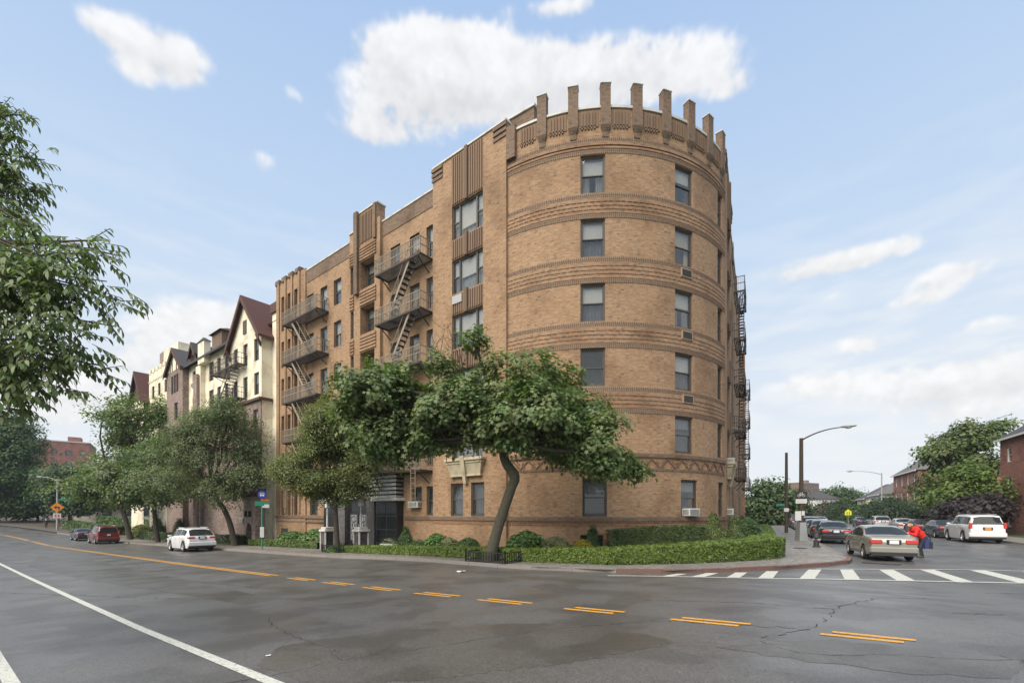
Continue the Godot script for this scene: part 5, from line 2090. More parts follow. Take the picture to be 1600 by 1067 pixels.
# pos: middle of the car on the road; dir: where its nose points
func car(called: String, label: String, pos: Vector2, dir: Vector2, kind: String, paint: String, plate := "plate_white", group := "cars parked along the side street") -> Node3D:
	var k: Dictionary = CARS[kind]
	var L: float = k.L
	var turn := atan2(-dir.y, dir.x)
	var o := thing(called, label, "car", on(pos, 0.005), turn, group)
	# stand on the slope
	var a := on(pos + dir * k.wb / 2)
	var e := on(pos - dir * k.wb / 2)
	o.rotation = Vector3(0, turn, atan2(a.y - e.y, k.wb))
	var m := car_meshes(kind, paint)
	put(m.body, "body", o)
	for g in m.side:
		put(g, "side_window", o)
	put(m.rear, "rear_window", o)
	put(m.screen, "windscreen", o)
	var w: float = k.W / 2
	for x in [k.back, k.back + k.wb]:
		for s in [-1.0, 1.0]:
			var wn := node("wheel", o, Transform3D(Basis(), Vector3(x - L / 2, k.r, s * (w - 0.125))))
			put(wheel_meshes(k.r)[0], "tyre", wn)
			put(wheel_meshes(k.r)[1], "rim", wn)
	var b := MB.new()
	b.box(k.back - L / 2 - 0.6, k.back + k.wb - L / 2 + 0.6, 0.2, 0.5, -w + 0.26, w - 0.26)
	for x in [k.back, k.back + k.wb]:
		b.box(x - L / 2 - k.r - 0.04, x - L / 2 + k.r + 0.04, 0.4, k.r * 2 + 0.05, -w + 0.24, w - 0.24)
	part(b, "underbody", "trim_black", o)
	var tall := kind != "sedan"
	# lamps
	for s in [-1.0, 1.0]:
		b = MB.new()
		if kind == "wagon":
			b.cbox(-L / 2 - 0.01, -L / 2 + 0.12, 0.98, 1.36, minf(s * (w - 0.25), s * (w - 0.075)), maxf(s * (w - 0.25), s * (w - 0.075)), 0.02)
		elif kind == "crossover":
			b.cbox(-L / 2 - 0.005, -L / 2 + 0.3, 0.92, 1.05, minf(s * (w - 0.5), s * (w - 0.085)), maxf(s * (w - 0.5), s * (w - 0.085)), 0.03)
		else:
			b.cbox(-L / 2 - 0.035, -L / 2 + 0.22, 0.72, 0.90, minf(s * (w - 0.5), s * (w - 0.085)), maxf(s * (w - 0.5), s * (w - 0.085)), 0.035)
		part(b, "tail_light", "lamp_red", o)
		b = MB.new()
		b.cbox(L / 2 - 0.32, L / 2 - 0.1, 0.62 if not tall else 0.78, 0.74 if not tall else 0.92, minf(s * (w - 0.42), s * (w - 0.1)), maxf(s * (w - 0.42), s * (w - 0.1)), 0.02)
		part(b, "headlight", "lamp_clear", o)
		b = MB.new()
		var mx: float = k.screen[1] - L / 2 - 0.42
		var my := pick(k.belt, k.screen[1] - 0.4) + 0.02
		b.cbox(mx - 0.06, mx + 0.06, my, my + 0.13, minf(s * (w + 0.02), s * (w + 0.2)), maxf(s * (w + 0.02), s * (w + 0.2)), 0.025)
		b.box(mx - 0.03, mx + 0.03, my, my + 0.05, minf(s * (w - 0.08), s * (w + 0.03)), maxf(s * (w - 0.08), s * (w + 0.03)))
		part(b, "mirror", paint, o)
		for x in [k.posts[1] - L / 2 - 0.18, k.posts[0] - L / 2 - 0.05]:
			b = MB.new()
			var hy := pick(k.belt, x + L / 2) - 0.12
			b.cbox(x - 0.1, x + 0.1, hy - 0.015, hy + 0.015, minf(s * (w - 0.02), s * (w + 0.025)), maxf(s * (w - 0.02), s * (w + 0.025)), 0.008)
			part(b, "door_handle", paint, o)
		# the gaps round the doors
		b = MB.new()
		for x in [k.posts[1], k.glass[1] - 0.12, k.posts[0] - 0.02]:
			var h := car_section(k, x)
			for i in 4:
				var p: Vector2 = h[i]
				var q: Vector2 = h[i + 1]
				b.quad(Vector3(x - L / 2 - 0.006, p.y, s * (p.x + 0.003)), Vector3(x - L / 2 + 0.006, p.y, s * (p.x + 0.003)), Vector3(x - L / 2 + 0.006, q.y, s * (q.x + 0.003)), Vector3(x - L / 2 - 0.006, q.y, s * (q.x + 0.003)), Vector3(0, 0, s))
		part(b, "door_seam", "trim_black", o)
	# rear: bumper, plate
	b = MB.new()
	var by := 0.34 if not tall else 0.40
	b.cbox(-L / 2 - 0.06, -L / 2 + 0.2, by, by + (0.26 if kind == "sedan" else 0.3), -w + 0.07, w - 0.07, 0.05)
	part(b, "bumper", paint, o)
	b = MB.new()
	b.box(-L / 2 - 0.03, -L / 2 + 0.2, by - 0.1, by, -w + 0.12, w - 0.12)
	part(b, "lower_bumper", "trim_black", o)
	var py := 0.73 if kind == "sedan" else 0.9
	b = MB.new()
	b.cbox(-L / 2 - 0.03, -L / 2 + 0.02, py - 0.02, py + 0.17, -0.24, 0.24, 0.01)
	part(b, "plate_recess", "trim_black", o)
	b = MB.new()
	b.box(-L / 2 - 0.04, -L / 2 - 0.03, py, py + 0.15, -0.155, 0.155)
	part(b, "licence_plate", plate, o)
	if tall:
		b = MB.new()
		for s in [-1.0, 1.0]:
			b.bar(Vector3(1.0 - L / 2, pick(k.roof, 1.0) + 0.045, s * (w * 0.72)), Vector3(2.5 - L / 2, pick(k.roof, 2.5) + 0.045, s * (w * 0.72)), 0.04)
		part(b, "roof_rails", "galvanised", o)
	b = MB.new()
	b.box(L / 2 - 0.03, L / 2 + 0.02, 0.42, 0.62, -w + 0.35, w - 0.35)
	part(b, "front_grille", "trim_black", o)
	return o

func vehicles() -> void:
	var nose1 := -D1
	# main road, left of the building (they stand with their noses to the left)
	car("parked_car", "white crossover with alloy wheels parked at the kerb of the main road", at1(24.4, 6.7), D1, "crossover", "paint_white", "plate_white", "cars parked on the main road")
	car("parked_car", "dark red sport wagon parked behind the leaning trees on the main road", at1(51.3, 6.8), D1, "wagon", "paint_red", "plate_white", "cars parked on the main road")
	car("parked_car", "dark grey sedan in front of the dark red sport wagon", at1(62.3, 6.8), D1, "sedan", "paint_dark", "plate_white", "cars parked on the main road")
	# side street, kerb of the building
	car("stopped_car", "olive grey sedan with large red tail lamps stopped at the corner kerb", at2(-3.1, 6.35), D2.rotated(-0.06), "sedan", "paint_grey")
	car("parked_car", "black sedan parked behind the lamp post, nearest of its row", at2(9.3, 6.0), D2, "sedan", "paint_black")
	car("parked_car", "dark sedan second in the row beyond the lamp post", at2(15.0, 5.95), D2, "sedan", "paint_dark")
	car("parked_car", "grey sedan third in the row beyond the lamp post", at2(20.8, 5.95), D2, "sedan", "paint_grey")
	car("parked_car", "dark blue crossover fourth in the row beyond the lamp post", at2(26.8, 6.0), D2, "crossover", "paint_blue")
	car("parked_car", "white car fifth in the row beyond the lamp post", at2(33.0, 5.95), D2, "sedan", "paint_white")
	car("parked_car", "maroon sedan sixth in the row beyond the lamp post", at2(39.0, 5.95), D2, "sedan", "paint_maroon")
	car("parked_car", "dark wagon last of the row under the far trees", at2(46.0, 6.0), D2, "wagon", "paint_dark")
	# side street, far kerb
	car("parked_car", "large white sport wagon with an orange plate on the far kerb", at2(14.9, 14.9), D2, "wagon", "paint_white", "plate_orange")
	car("parked_car", "charcoal sedan in front of the large white sport wagon", at2(21.4, 15.0), D2, "sedan", "paint_dark")
	car("parked_car", "dark red sedan in front of the charcoal sedan", at2(27.6, 15.0), D2, "sedan", "paint_maroon")
	car("parked_car", "silver car beyond the dark red sedan on the far kerb", at2(34.0, 15.0), D2, "sedan", "paint_silver")
	car("parked_car", "silver crossover under the far street lamp", at2(45.0, 15.0), D2, "crossover", "paint_silver")
	car("parked_car", "dark blue sedan far down the opposite kerb", at2(57.0, 15.0), D2, "sedan", "paint_blue")
	car("driving_car", "pale car in the middle of the street far off", at2(64.0, 10.5), D2, "sedan", "paint_silver")


# ---------- people ----------
# bones: [from, to, radius, radius, colour]; a smooth skin is drawn round all of them
func figure(bones: Array, cell: float, blend: float) -> Mesh:
	var lo := Vector3(1e9, 1e9, 1e9)
	var hi := -lo
	for b in bones:
		for k in 2:
			lo = lo.min(b[k] - Vector3.ONE * (b[k + 2] + 0.05))
			hi = hi.max(b[k] + Vector3.ONE * (b[k + 2] + 0.05))
	var n := Vector3i(((hi - lo) / cell).ceil()) + Vector3i.ONE
	var f := PackedFloat32Array()
	f.resize(n.x * n.y * n.z)
	f.fill(0.3)
	var who := PackedByteArray()
	who.resize(f.size())
	var best := PackedFloat32Array()
	best.resize(f.size())
	best.fill(1e9)
	for bi in bones.size():
		var b: Array = bones[bi]
		var p: Vector3 = b[0]
		var q: Vector3 = b[1]
		var rp: float = b[2]
		var rq: float = b[3]
		var m := maxf(rp, rq) + 0.09
		var i0 := Vector3i(((p.min(q) - Vector3.ONE * m - lo) / cell).floor()).max(Vector3i.ZERO)
		var i1 := Vector3i(((p.max(q) + Vector3.ONE * m - lo) / cell).ceil()).min(n - Vector3i.ONE)
		var pq := q - p
		var l2 := maxf(pq.length_squared(), 1e-6)
		for z in range(i0.z, i1.z + 1):
			for y in range(i0.y, i1.y + 1):
				for x in range(i0.x, i1.x + 1):
					var v := lo + Vector3(x, y, z) * cell
					var t := clampf((v - p).dot(pq) / l2, 0, 1)
					var d := v.distance_to(p + pq * t) - lerpf(rp, rq, t)
					var id := (z * n.y + y) * n.x + x
					if d < best[id]:
						best[id] = d
						who[id] = bi
					var old := f[id]
					var h := maxf(blend - absf(old - d), 0.0) / blend
					f[id] = minf(old, d) - h * h * blend * 0.25
	var vid := {}
	var vs := PackedVector3Array()
	var ns := PackedVector3Array()
	var cs := PackedColorArray()
	var ix := PackedInt32Array()
	var stepi := [1, n.x, n.x * n.y]
	for z in n.z - 1:
		for y in n.y - 1:
			for x in n.x - 1:
				var id := (z * n.y + y) * n.x + x
				var acc := Vector3.ZERO
				var cnt := 0
				for e in [[0, 0, 0, 0], [0, 1, 0, 0], [0, 0, 1, 0], [0, 1, 1, 0], [0, 0, 0, 1], [1, 0, 0, 1], [0, 0, 1, 1], [1, 0, 1, 1], [0, 0, 0, 2], [1, 0, 0, 2], [0, 1, 0, 2], [1, 1, 0, 2]]:
					var c := Vector3i(e[0], e[1], e[2])
					if e[3] == 0:
						c = Vector3i(0, e[1], e[2])
					var a := id + c.x + c.y * n.x + c.z * n.x * n.y
					var b: int = a + stepi[e[3]]
					var fa := f[a]
					var fb := f[b]
					if (fa < 0) != (fb < 0):
						var w := Vector3(c)
						w[e[3]] += fa / (fa - fb)
						acc += w
						cnt += 1
				if cnt:
					vid[id] = vs.size()
					vs.append(lo + (Vector3(x, y, z) + acc / cnt) * cell)
					ns.append(Vector3(f[id + 1] - f[id], f[id + n.x] - f[id], f[id + n.x * n.y] - f[id]).normalized())
					cs.append(bones[who[id]][4])
	for z in range(1, n.z - 1):
		for y in range(1, n.y - 1):
			for x in range(1, n.x - 1):
				var id := (z * n.y + y) * n.x + x
				for ax in 3:
					var fa := f[id]
					var fb := f[id + stepi[ax]]
					if (fa < 0) == (fb < 0):
						continue
					var u: int = stepi[(ax + 1) % 3]
					var w: int = stepi[(ax + 2) % 3]
					var q := [vid.get(id - u - w, -1), vid.get(id - w, -1), vid.get(id, -1), vid.get(id - u, -1)]
					if q.has(-1):
						continue
					if fa < 0:
						ix.append_array([q[0], q[2], q[1], q[0], q[3], q[2]])
					else:
						ix.append_array([q[0], q[1], q[2], q[0], q[2], q[3]])
	var arr := []
	arr.resize(Mesh.ARRAY_MAX)
	arr[Mesh.ARRAY_VERTEX] = vs
	arr[Mesh.ARRAY_NORMAL] = ns
	arr[Mesh.ARRAY_COLOR] = cs
	arr[Mesh.ARRAY_INDEX] = ix
	var mesh := ArrayMesh.new()
	mesh.add_surface_from_arrays(Mesh.PRIMITIVE_TRIANGLES, arr)
	mesh.surface_set_material(0, M["person"])
	return mesh

func fingers(at: Vector3, dir: Vector3, side: Vector3, col: Color) -> Array:
	var l := []
	l.append([at, at + dir * 0.07, 0.03, 0.034, col])
	for k in 4:
		var o := side * (k - 1.5) * 0.021
		var len: float = [0.075, 0.085, 0.08, 0.06][k]
		var down := Vector3(0, -0.4, 0) * len
		l.append([at + dir * 0.075 + o, at + dir * (0.075 + len * 0.5) + o + down * 0.3, 0.0095, 0.009, col])
		l.append([at + dir * (0.075 + len * 0.5) + o + down * 0.3, at + dir * (0.075 + len) + o + down, 0.009, 0.008, col])
	l.append([at + dir * 0.02 + side * 0.03, at + dir * 0.07 + side * 0.07 + Vector3(0, -0.01, 0), 0.012, 0.009, col])
	return l

func people() -> void:
	var skin := Color(0.46, 0.27, 0.18)
	var red := Color(0.62, 0.018, 0.012)
	var hair := Color(0.035, 0.028, 0.024)
	var navy := Color(0.03, 0.035, 0.05)
	var shoe := Color(0.10, 0.085, 0.05)
	# bending towards the driver's door of the olive grey sedan; x points at the car
	var o := thing("person", "person in a bright red jacket bending to the door of the olive grey sedan", "person", on(at2(-2.4, 7.98)), 0.0)
	var face := -N2.rotated(-0.35)
	o.rotation.y = atan2(-face.y, face.x)
	var b := []
	for s in [-1.0, 1.0]:
		b.append([Vector3(-0.16, 0.86, s * 0.1), Vector3(-0.04 - s * 0.06, 0.47, s * 0.11), 0.105, 0.07, navy])
		b.append([Vector3(-0.04 - s * 0.06, 0.47, s * 0.11), Vector3(-0.1 - s * 0.1, 0.1, s * 0.11), 0.068, 0.05, navy])
		b.append([Vector3(-0.12 - s * 0.1, 0.045, s * 0.11), Vector3(0.08 - s * 0.1, 0.04, s * 0.13), 0.045, 0.038, shoe])
		b.append([Vector3(0.2, 1.26, s * 0.19), Vector3(0.32, 1.02, s * 0.25), 0.075, 0.062, red])
		b.append([Vector3(0.32, 1.02, s * 0.25), Vector3(0.5, 1.08 - s * 0.02, s * 0.17), 0.06, 0.048, red])
		b.append_array(fingers(Vector3(0.52, 1.08 - s * 0.02, s * 0.165), Vector3(0.95, -0.1, -s * 0.2).normalized(), Vector3(0, 0.2, -s).normalized(), skin))
	b.append([Vector3(-0.17, 0.88, 0), Vector3(-0.02, 1.06, 0), 0.155, 0.155, red])
	b.append([Vector3(-0.02, 1.06, 0), Vector3(0.17, 1.25, 0), 0.16, 0.165, red])
	b.append([Vector3(0.17, 1.27, -0.12), Vector3(0.17, 1.27, 0.12), 0.11, 0.11, red])
	b.append([Vector3(0.22, 1.33, 0), Vector3(0.3, 1.42, 0), 0.062, 0.058, skin])
	b.append([Vector3(0.35, 1.49, 0), Vector3(0.37, 1.46, 0), 0.098, 0.09, skin])
	b.append([Vector3(0.41, 1.41, 0), Vector3(0.42, 1.43, 0), 0.05, 0.05, skin])
	b.append([Vector3(0.462, 1.455, 0), Vector3(0.475, 1.44, 0), 0.014, 0.016, skin])
	b.append([Vector3(0.33, 1.54, 0), Vector3(0.29, 1.47, 0), 0.1, 0.088, hair])
	for s in [-1.0, 1.0]:
		b.append([Vector3(0.35, 1.47, s * 0.1), Vector3(0.345, 1.45, s * 0.102), 0.018, 0.016, skin])
	put(figure(b, 0.02, 0.05), "body", o)
	# a blue bag hangs from the far arm
	var g := thing("shopping_bag", "blue and black bag hanging behind the person in red", "bag", on(at2(-2.7, 8.2), 0.42))
	g.rotation.y = o.rotation.y
	var m := MB.new()
	m.hexa([Vector3(-0.15, 0, -0.07), Vector3(0.15, 0, -0.07), Vector3(0.15, 0, 0.07), Vector3(-0.15, 0, 0.07), Vector3(-0.12, 0.42, -0.035), Vector3(0.12, 0.42, -0.035), Vector3(0.12, 0.42, 0.035), Vector3(-0.12, 0.42, 0.035)])
	part(m, "sack", "bag_blue", g)
	m = MB.new()
	m.box(-0.16, -0.03, -0.003, 0.3, -0.073, 0.073)
	part(m, "side_panel", "trim_black", g)
	m = MB.new()
	for z in [-0.03, 0.03]:
		m.tube([Vector3(-0.1, 0.4, z), Vector3(-0.08, 0.55, z), Vector3(0, 0.62, z), Vector3(0.08, 0.55, z), Vector3(0.1, 0.4, z)], [0.012, 0.012, 0.012, 0.012, 0.012], 6)
	part(m, "handles", "trim_black", g)
	# someone far off on the pavement
	var dark := Color(0.025, 0.025, 0.03)
	var p := thing("person", "person in dark clothes walking on the pavement by the far hedge", "person", on(at1(92.0, 3.3), 0.13), 0.0)
	p.rotation.y = atan2(-D1.y, D1.x)
	b = []
	for s in [-1.0, 1.0]:
		b.append([Vector3(0, 0.92, s * 0.1), Vector3(s * 0.12, 0.5, s * 0.1), 0.1, 0.07, dark])
		b.append([Vector3(s * 0.12, 0.5, s * 0.1), Vector3(s * 0.16 - 0.05, 0.1, s * 0.1), 0.066, 0.05, dark])
		b.append([Vector3(s * 0.16 - 0.08, 0.045, s * 0.1), Vector3(s * 0.16 + 0.12, 0.04, s * 0.11), 0.045, 0.038, hair])
		b.append([Vector3(0, 1.42, s * 0.19), Vector3(-s * 0.08, 1.15, s * 0.25), 0.07, 0.058, dark])
		b.append([Vector3(-s * 0.08, 1.15, s * 0.25), Vector3(0.08 - s * 0.1, 0.93, s * 0.25), 0.056, 0.045, dark])
		b.append_array(fingers(Vector3(0.085 - s * 0.1, 0.9, s * 0.25), Vector3(0.2, -0.95, 0).normalized(), Vector3(1, 0, 0), skin))
	b.append([Vector3(0, 0.95, 0), Vector3(0, 1.2, 0), 0.145, 0.15, dark])
	b.append([Vector3(0, 1.2, 0), Vector3(0, 1.38, 0), 0.15, 0.15, Color(0.3, 0.3, 0.31)])
	b.append([Vector3(0, 1.42, -0.12), Vector3(0, 1.42, 0.12), 0.09, 0.09, dark])
	b.append([Vector3(0, 1.48, 0), Vector3(0.01, 1.58, 0), 0.058, 0.055, skin])
	b.append([Vector3(0.03, 1.66, 0), Vector3(0.03, 1.62, 0), 0.095, 0.085, skin])
	b.append([Vector3(0.125, 1.63, 0), Vector3(0.135, 1.615, 0), 0.014, 0.016, skin])
	b.append([Vector3(-0.01, 1.7, 0), Vector3(-0.03, 1.63, 0), 0.098, 0.085, hair])
	put(figure(b, 0.026, 0.05), "body", p)


const TREES := [
	["maple_tree", "broad leaning maple with a crooked grey trunk before the round tower", [-0.90, 0.10, -18.00], [[0.00, 0.00, 0.00, 0.25], [0.35, 1.33, -0.05, 0.20], [0.82, 2.75, 0.01, 0.19], [1.00, 3.33, -0.03, 0.20], [0.65, 3.90, 0.02, 0.18], [0.50, 4.58, 0.03, 0.17]], [[2.77, 6.58, -1.29, 2.12, 1.55, 1.91], [3.52, 5.45, -1.16, 1.70, 1.50, 1.53], [4.40, 4.70, 0.50, 1.05, 1.30, 1.04], [5.20, 4.10, -0.30, 0.90, 0.50, 0.81], [5.78, 3.75, -0.19, 0.50, 0.23, 0.45], [4.03, 4.08, 0.42, 0.60, 0.85, 0.68], [1.27, 7.15, -0.07, 1.80, 1.20, 1.62], [1.65, 5.70, 0.94, 2.00, 1.38, 1.80], [-0.10, 6.33, -0.06, 1.75, 1.25, 1.57], [-1.60, 5.95, 0.32, 1.65, 1.20, 1.49], [-1.85, 6.83, -0.67, 1.38, 1.00, 1.24], [-3.10, 6.33, 0.27, 1.45, 1.15, 1.31], [-4.35, 6.70, 0.72, 1.40, 1.05, 1.26], [-4.97, 5.70, 0.03, 1.00, 1.10, 0.90], [-4.35, 4.95, 0.37, 1.10, 0.85, 0.99], [-2.98, 5.33, 0.30, 1.25, 0.65, 1.12], [-1.10, 5.20, -0.76, 1.25, 0.65, 1.12], [-0.55, 8.70, 0.18, 0.50, 0.28, 0.45], [-2.23, 7.75, 0.12, 0.95, 0.50, 0.86], [-5.47, 6.33, -0.15, 0.55, 0.45, 0.50], [-4.10, 4.58, -0.56, 0.85, 0.45, 0.77], [-2.10, 4.70, 0.51, 1.00, 0.35, 0.90], [2.40, 4.70, -0.04, 1.15, 0.55, 1.04], [-0.10, 5.15, 0.34, 1.10, 0.55, 0.99], [-5.10, 4.70, 0.40, 0.75, 0.50, 0.68]], "maple", 1700, 9, 1.00, [0.160, 0.225, 0.085], "street trees along the kerb", 0.28, "bark_maple", 0.50, 0.38],
	["honey_locust", "feathery young tree in an iron guard before the entrance", [-10.24, -0.28, -27.00], [[0.00, 0.00, 0.00, 0.17], [-0.08, 1.98, 0.04, 0.13], [-0.15, 3.48, 0.08, 0.12]], [[-0.45, 6.48, -0.26, 1.80, 1.95, 1.62], [-1.46, 4.79, 0.70, 1.65, 1.20, 1.48], [0.86, 4.79, -0.12, 1.50, 1.43, 1.35], [-0.26, 7.79, 0.78, 1.27, 1.27, 1.15], [-2.29, 5.05, 0.60, 1.12, 0.75, 1.01], [1.24, 6.48, -0.63, 1.12, 1.57, 1.26], [-1.01, 3.85, -0.69, 1.35, 0.75, 1.21], [0.49, 3.66, -0.56, 1.43, 0.67, 1.28]], "fine", 900, 9, 1.50, [0.175, 0.210, 0.070], "street trees along the kerb", 0.28, "bark", 0.30, 0.50],
	["street_tree", "spreading tree on a leaning dark trunk behind the white crossover", [-22.55, -0.64, -37.50], [[-0.00, 0.00, 0.00, 0.24], [-0.52, 2.23, 0.09, 0.20], [-1.41, 3.68, -0.01, 0.17], [-2.08, 4.10, 0.03, 0.15]], [[-1.15, 10.04, -0.73, 2.60, 1.77, 2.34], [-3.49, 9.78, 0.02, 2.34, 1.77, 2.11], [0.94, 8.48, -0.27, 1.67, 1.56, 1.50], [-5.31, 7.95, -0.43, 2.08, 1.88, 1.88], [-2.19, 7.69, 0.34, 2.86, 1.88, 2.58], [0.68, 6.13, 0.22, 1.82, 1.46, 1.64], [-4.01, 5.61, 1.47, 2.60, 1.77, 2.34], [-1.15, 4.83, 0.60, 2.34, 1.35, 2.11], [1.46, 5.61, 0.69, 1.15, 1.15, 1.03], [-6.09, 5.87, 1.04, 2.08, 1.77, 1.88], [-0.36, 11.08, 1.07, 1.56, 1.04, 1.41]], "fine", 760, 9, 1.90, [0.145, 0.195, 0.085], "street trees along the kerb", 0.34, "bark", 0.25, 0.80],
	["street_tree", "tree with a straight dark trunk beside the red sport wagon", [-36.93, -1.02, -48.00], [[0.00, 0.00, 0.00, 0.24], [-0.27, 2.15, 0.03, 0.20], [-0.47, 4.15, -0.07, 0.18]], [[-2.07, 7.15, 1.28, 2.53, 2.00, 2.28], [0.27, 8.15, 1.73, 2.67, 2.00, 2.40], [1.93, 5.82, 1.36, 2.40, 1.60, 2.16], [-2.73, 5.49, 0.21, 2.13, 1.47, 1.92], [-0.40, 5.49, 0.80, 2.67, 1.33, 2.40], [-0.73, 9.82, -0.81, 2.00, 1.60, 1.80]], "broad", 480, 8, 1.80, [0.140, 0.195, 0.080], "street trees along the kerb", 0.32, "bark", 0.25, 0.90],
	["street_tree", "taller tree on a curved dark trunk over the red sport wagon", [-46.43, -1.17, -56.00], [[0.00, 0.00, 0.00, 0.30], [-0.54, 2.40, 0.07, 0.26], [-1.32, 4.57, 0.01, 0.22]], [[-2.96, 8.39, -0.94, 3.11, 2.64, 2.80], [-1.40, 11.89, -1.52, 2.49, 3.11, 2.49], [0.93, 15.00, 1.31, 2.64, 2.64, 2.38], [-2.18, 15.00, 1.17, 1.71, 1.40, 1.54], [2.49, 15.77, -1.08, 1.87, 2.18, 1.74], [-4.90, 6.44, 1.05, 2.49, 1.40, 2.24], [-0.23, 6.05, -0.39, 3.11, 1.24, 2.80], [-3.34, 5.27, -1.14, 2.33, 0.93, 2.10]], "broad", 680, 8, 1.90, [0.155, 0.220, 0.072], "street trees along the kerb", 0.36, "bark", 0.25, 1.00],
	["background_tree", "dark round tree behind the street lamp with the orange sign", [-78.81, -0.17, -82.00], [[0.00, 0.00, 0.00, 0.30], [0.00, 3.54, -0.04, 0.25]], [[-0.34, 7.52, 1.46, 3.87, 3.42, 3.48], [2.51, 8.09, 1.78, 3.42, 2.96, 3.07], [-2.05, 5.81, -1.89, 2.96, 2.73, 2.67], [1.37, 4.68, 0.62, 3.87, 2.28, 3.48], [4.78, 5.81, -1.74, 2.73, 2.73, 2.46]], "broad", 600, 7, 3.00, [0.072, 0.128, 0.048], "trees beyond the buildings", 0.02, "bark", 0.20, 1.30],
	["background_tree", "large dense tree at the far bend of the road", [-97.71, 0.52, -86.00], [[-0.00, 0.00, 0.00, 0.40], [0.48, 4.11, 0.04, 0.34]], [[2.75, 13.66, -1.27, 5.38, 4.78, 4.84], [-0.24, 16.05, 3.18, 5.97, 5.38, 5.38], [5.73, 8.88, 2.57, 3.82, 3.82, 3.44], [3.34, 6.49, 0.04, 5.26, 4.06, 4.73], [6.93, 13.66, 1.67, 2.39, 2.39, 2.15], [5.73, 17.24, -0.57, 2.15, 1.43, 1.94], [2.15, 19.63, -1.84, 3.11, 1.91, 2.79], [4.54, 3.51, 0.67, 4.78, 2.39, 4.30]], "broad", 1100, 7, 3.00, [0.080, 0.144, 0.048], "trees beyond the buildings", 0.02, "bark", 0.20, 1.30],
	["background_tree", "low bushy tree between the round tree and the road bend", [-92.75, 0.47, -90.00], [[-0.00, 0.00, 0.00, 0.20], [-0.00, 3.03, -0.09, 0.18]], [[-0.38, 4.53, -1.27, 3.00, 2.75, 2.70], [2.12, 3.66, -0.32, 2.50, 2.25, 2.25], [-2.50, 3.03, 0.39, 2.50, 2.00, 2.25]], "broad", 350, 7, 3.00, [0.064, 0.112, 0.045], "trees beyond the buildings", 0.02, "bark", 0.20, 1.30],
	["background_tree", "pale green garden tree beside the far brown gable", [-44.35, -1.18, -62.00], [[0.00, 0.00, 0.00, 0.16], [0.00, 3.36, -0.07, 0.14]], [[0.00, 4.22, -1.21, 1.89, 1.89, 1.71], [-0.86, 2.67, 0.80, 1.55, 1.21, 1.40], [1.12, 3.18, -0.36, 1.38, 1.38, 1.24]], "fine", 300, 7, 2.40, [0.128, 0.200, 0.080], "trees beyond the buildings", 0.02, "bark", 0.20, 1.30],
	["background_tree", "tall open-crowned tree between the two red brick houses", [49.17, 0.12, -50.00], [[0.00, 0.00, 0.00, 0.30], [-0.21, 3.41, 0.09, 0.26], [-0.56, 6.19, 0.08, 0.20]], [[-0.56, 9.31, -0.36, 2.08, 1.39, 1.88], [-3.19, 8.76, -0.11, 1.94, 0.76, 1.75], [1.67, 10.01, 0.04, 1.53, 1.25, 1.38], [3.61, 11.39, 0.17, 0.83, 0.56, 0.75], [0.49, 7.23, 0.32, 2.36, 1.39, 2.12], [-2.50, 6.05, 0.16, 1.94, 1.25, 1.75], [-3.89, 4.10, 0.26, 1.53, 1.11, 1.38], [-0.21, 11.19, 0.77, 1.25, 0.69, 1.12]], "broad", 520, 7, 2.20, [0.132, 0.187, 0.064], "trees on the side street", 0.36, "bark", 0.20, 1.00],
	["background_tree", "bright green young tree in front of the red brick houses", [44.00, 0.12, -44.00], [[0.00, 0.00, 0.00, 0.15], [-0.12, 2.00, 0.00, 0.13]], [[-0.31, 4.75, -0.15, 1.59, 1.47, 1.43], [0.92, 3.84, 0.41, 1.34, 1.10, 1.21], [-1.34, 3.53, -0.45, 1.22, 1.10, 1.10], [0.00, 5.97, -0.27, 0.98, 0.86, 0.88]], "broad", 380, 7, 2.20, [0.132, 0.204, 0.044], "trees on the side street", 0.00, "bark", 0.20, 1.00],
	["background_tree", "purple-leaved plum tree beside the red brick house", [41.46, 0.12, -41.00], [[0.00, 0.00, 0.00, 0.13], [-0.11, 1.14, 0.10, 0.12]], [[-0.74, 2.45, 0.04, 1.37, 0.74, 1.23], [0.57, 2.68, 0.08, 1.14, 0.74, 1.02], [-1.71, 1.88, -0.55, 0.80, 0.51, 0.72], [1.25, 1.88, -0.07, 0.57, 0.51, 0.51]], "broad", 320, 7, 2.20, [0.053, 0.042, 0.045], "trees on the side street", 0.00, "bark", 0.20, 1.00],
	["background_tree", "dark evergreen by the steps of the second brick house", [51.84, 0.12, -62.00], [[0.00, 0.00, 0.00, 0.14], [0.00, 1.19, 0.02, 0.12]], [[-0.17, 2.48, -1.27, 1.89, 1.21, 1.71], [1.98, 2.22, 0.31, 1.89, 1.12, 1.71], [-1.46, 2.05, 0.25, 1.38, 1.03, 1.24]], "fine", 300, 7, 3.40, [0.046, 0.078, 0.037], "trees on the side street", 0.00, "bark", 0.20, 1.60],
	["background_tree", "round tree at the foot of the wooden utility pole", [42.19, 0.10, -75.00], [[0.00, 0.00, 0.00, 0.25], [0.00, 2.11, -0.09, 0.20]], [[-0.52, 5.24, 0.41, 2.29, 1.88, 2.06], [-1.56, 3.15, -0.09, 1.88, 2.08, 1.69], [1.04, 3.68, 0.47, 1.88, 1.88, 1.69], [0.00, 1.59, -0.52, 2.50, 1.46, 2.25]], "broad", 520, 7, 3.40, [0.096, 0.155, 0.056], "trees on the side street", 0.00, "bark", 0.20, 1.60],
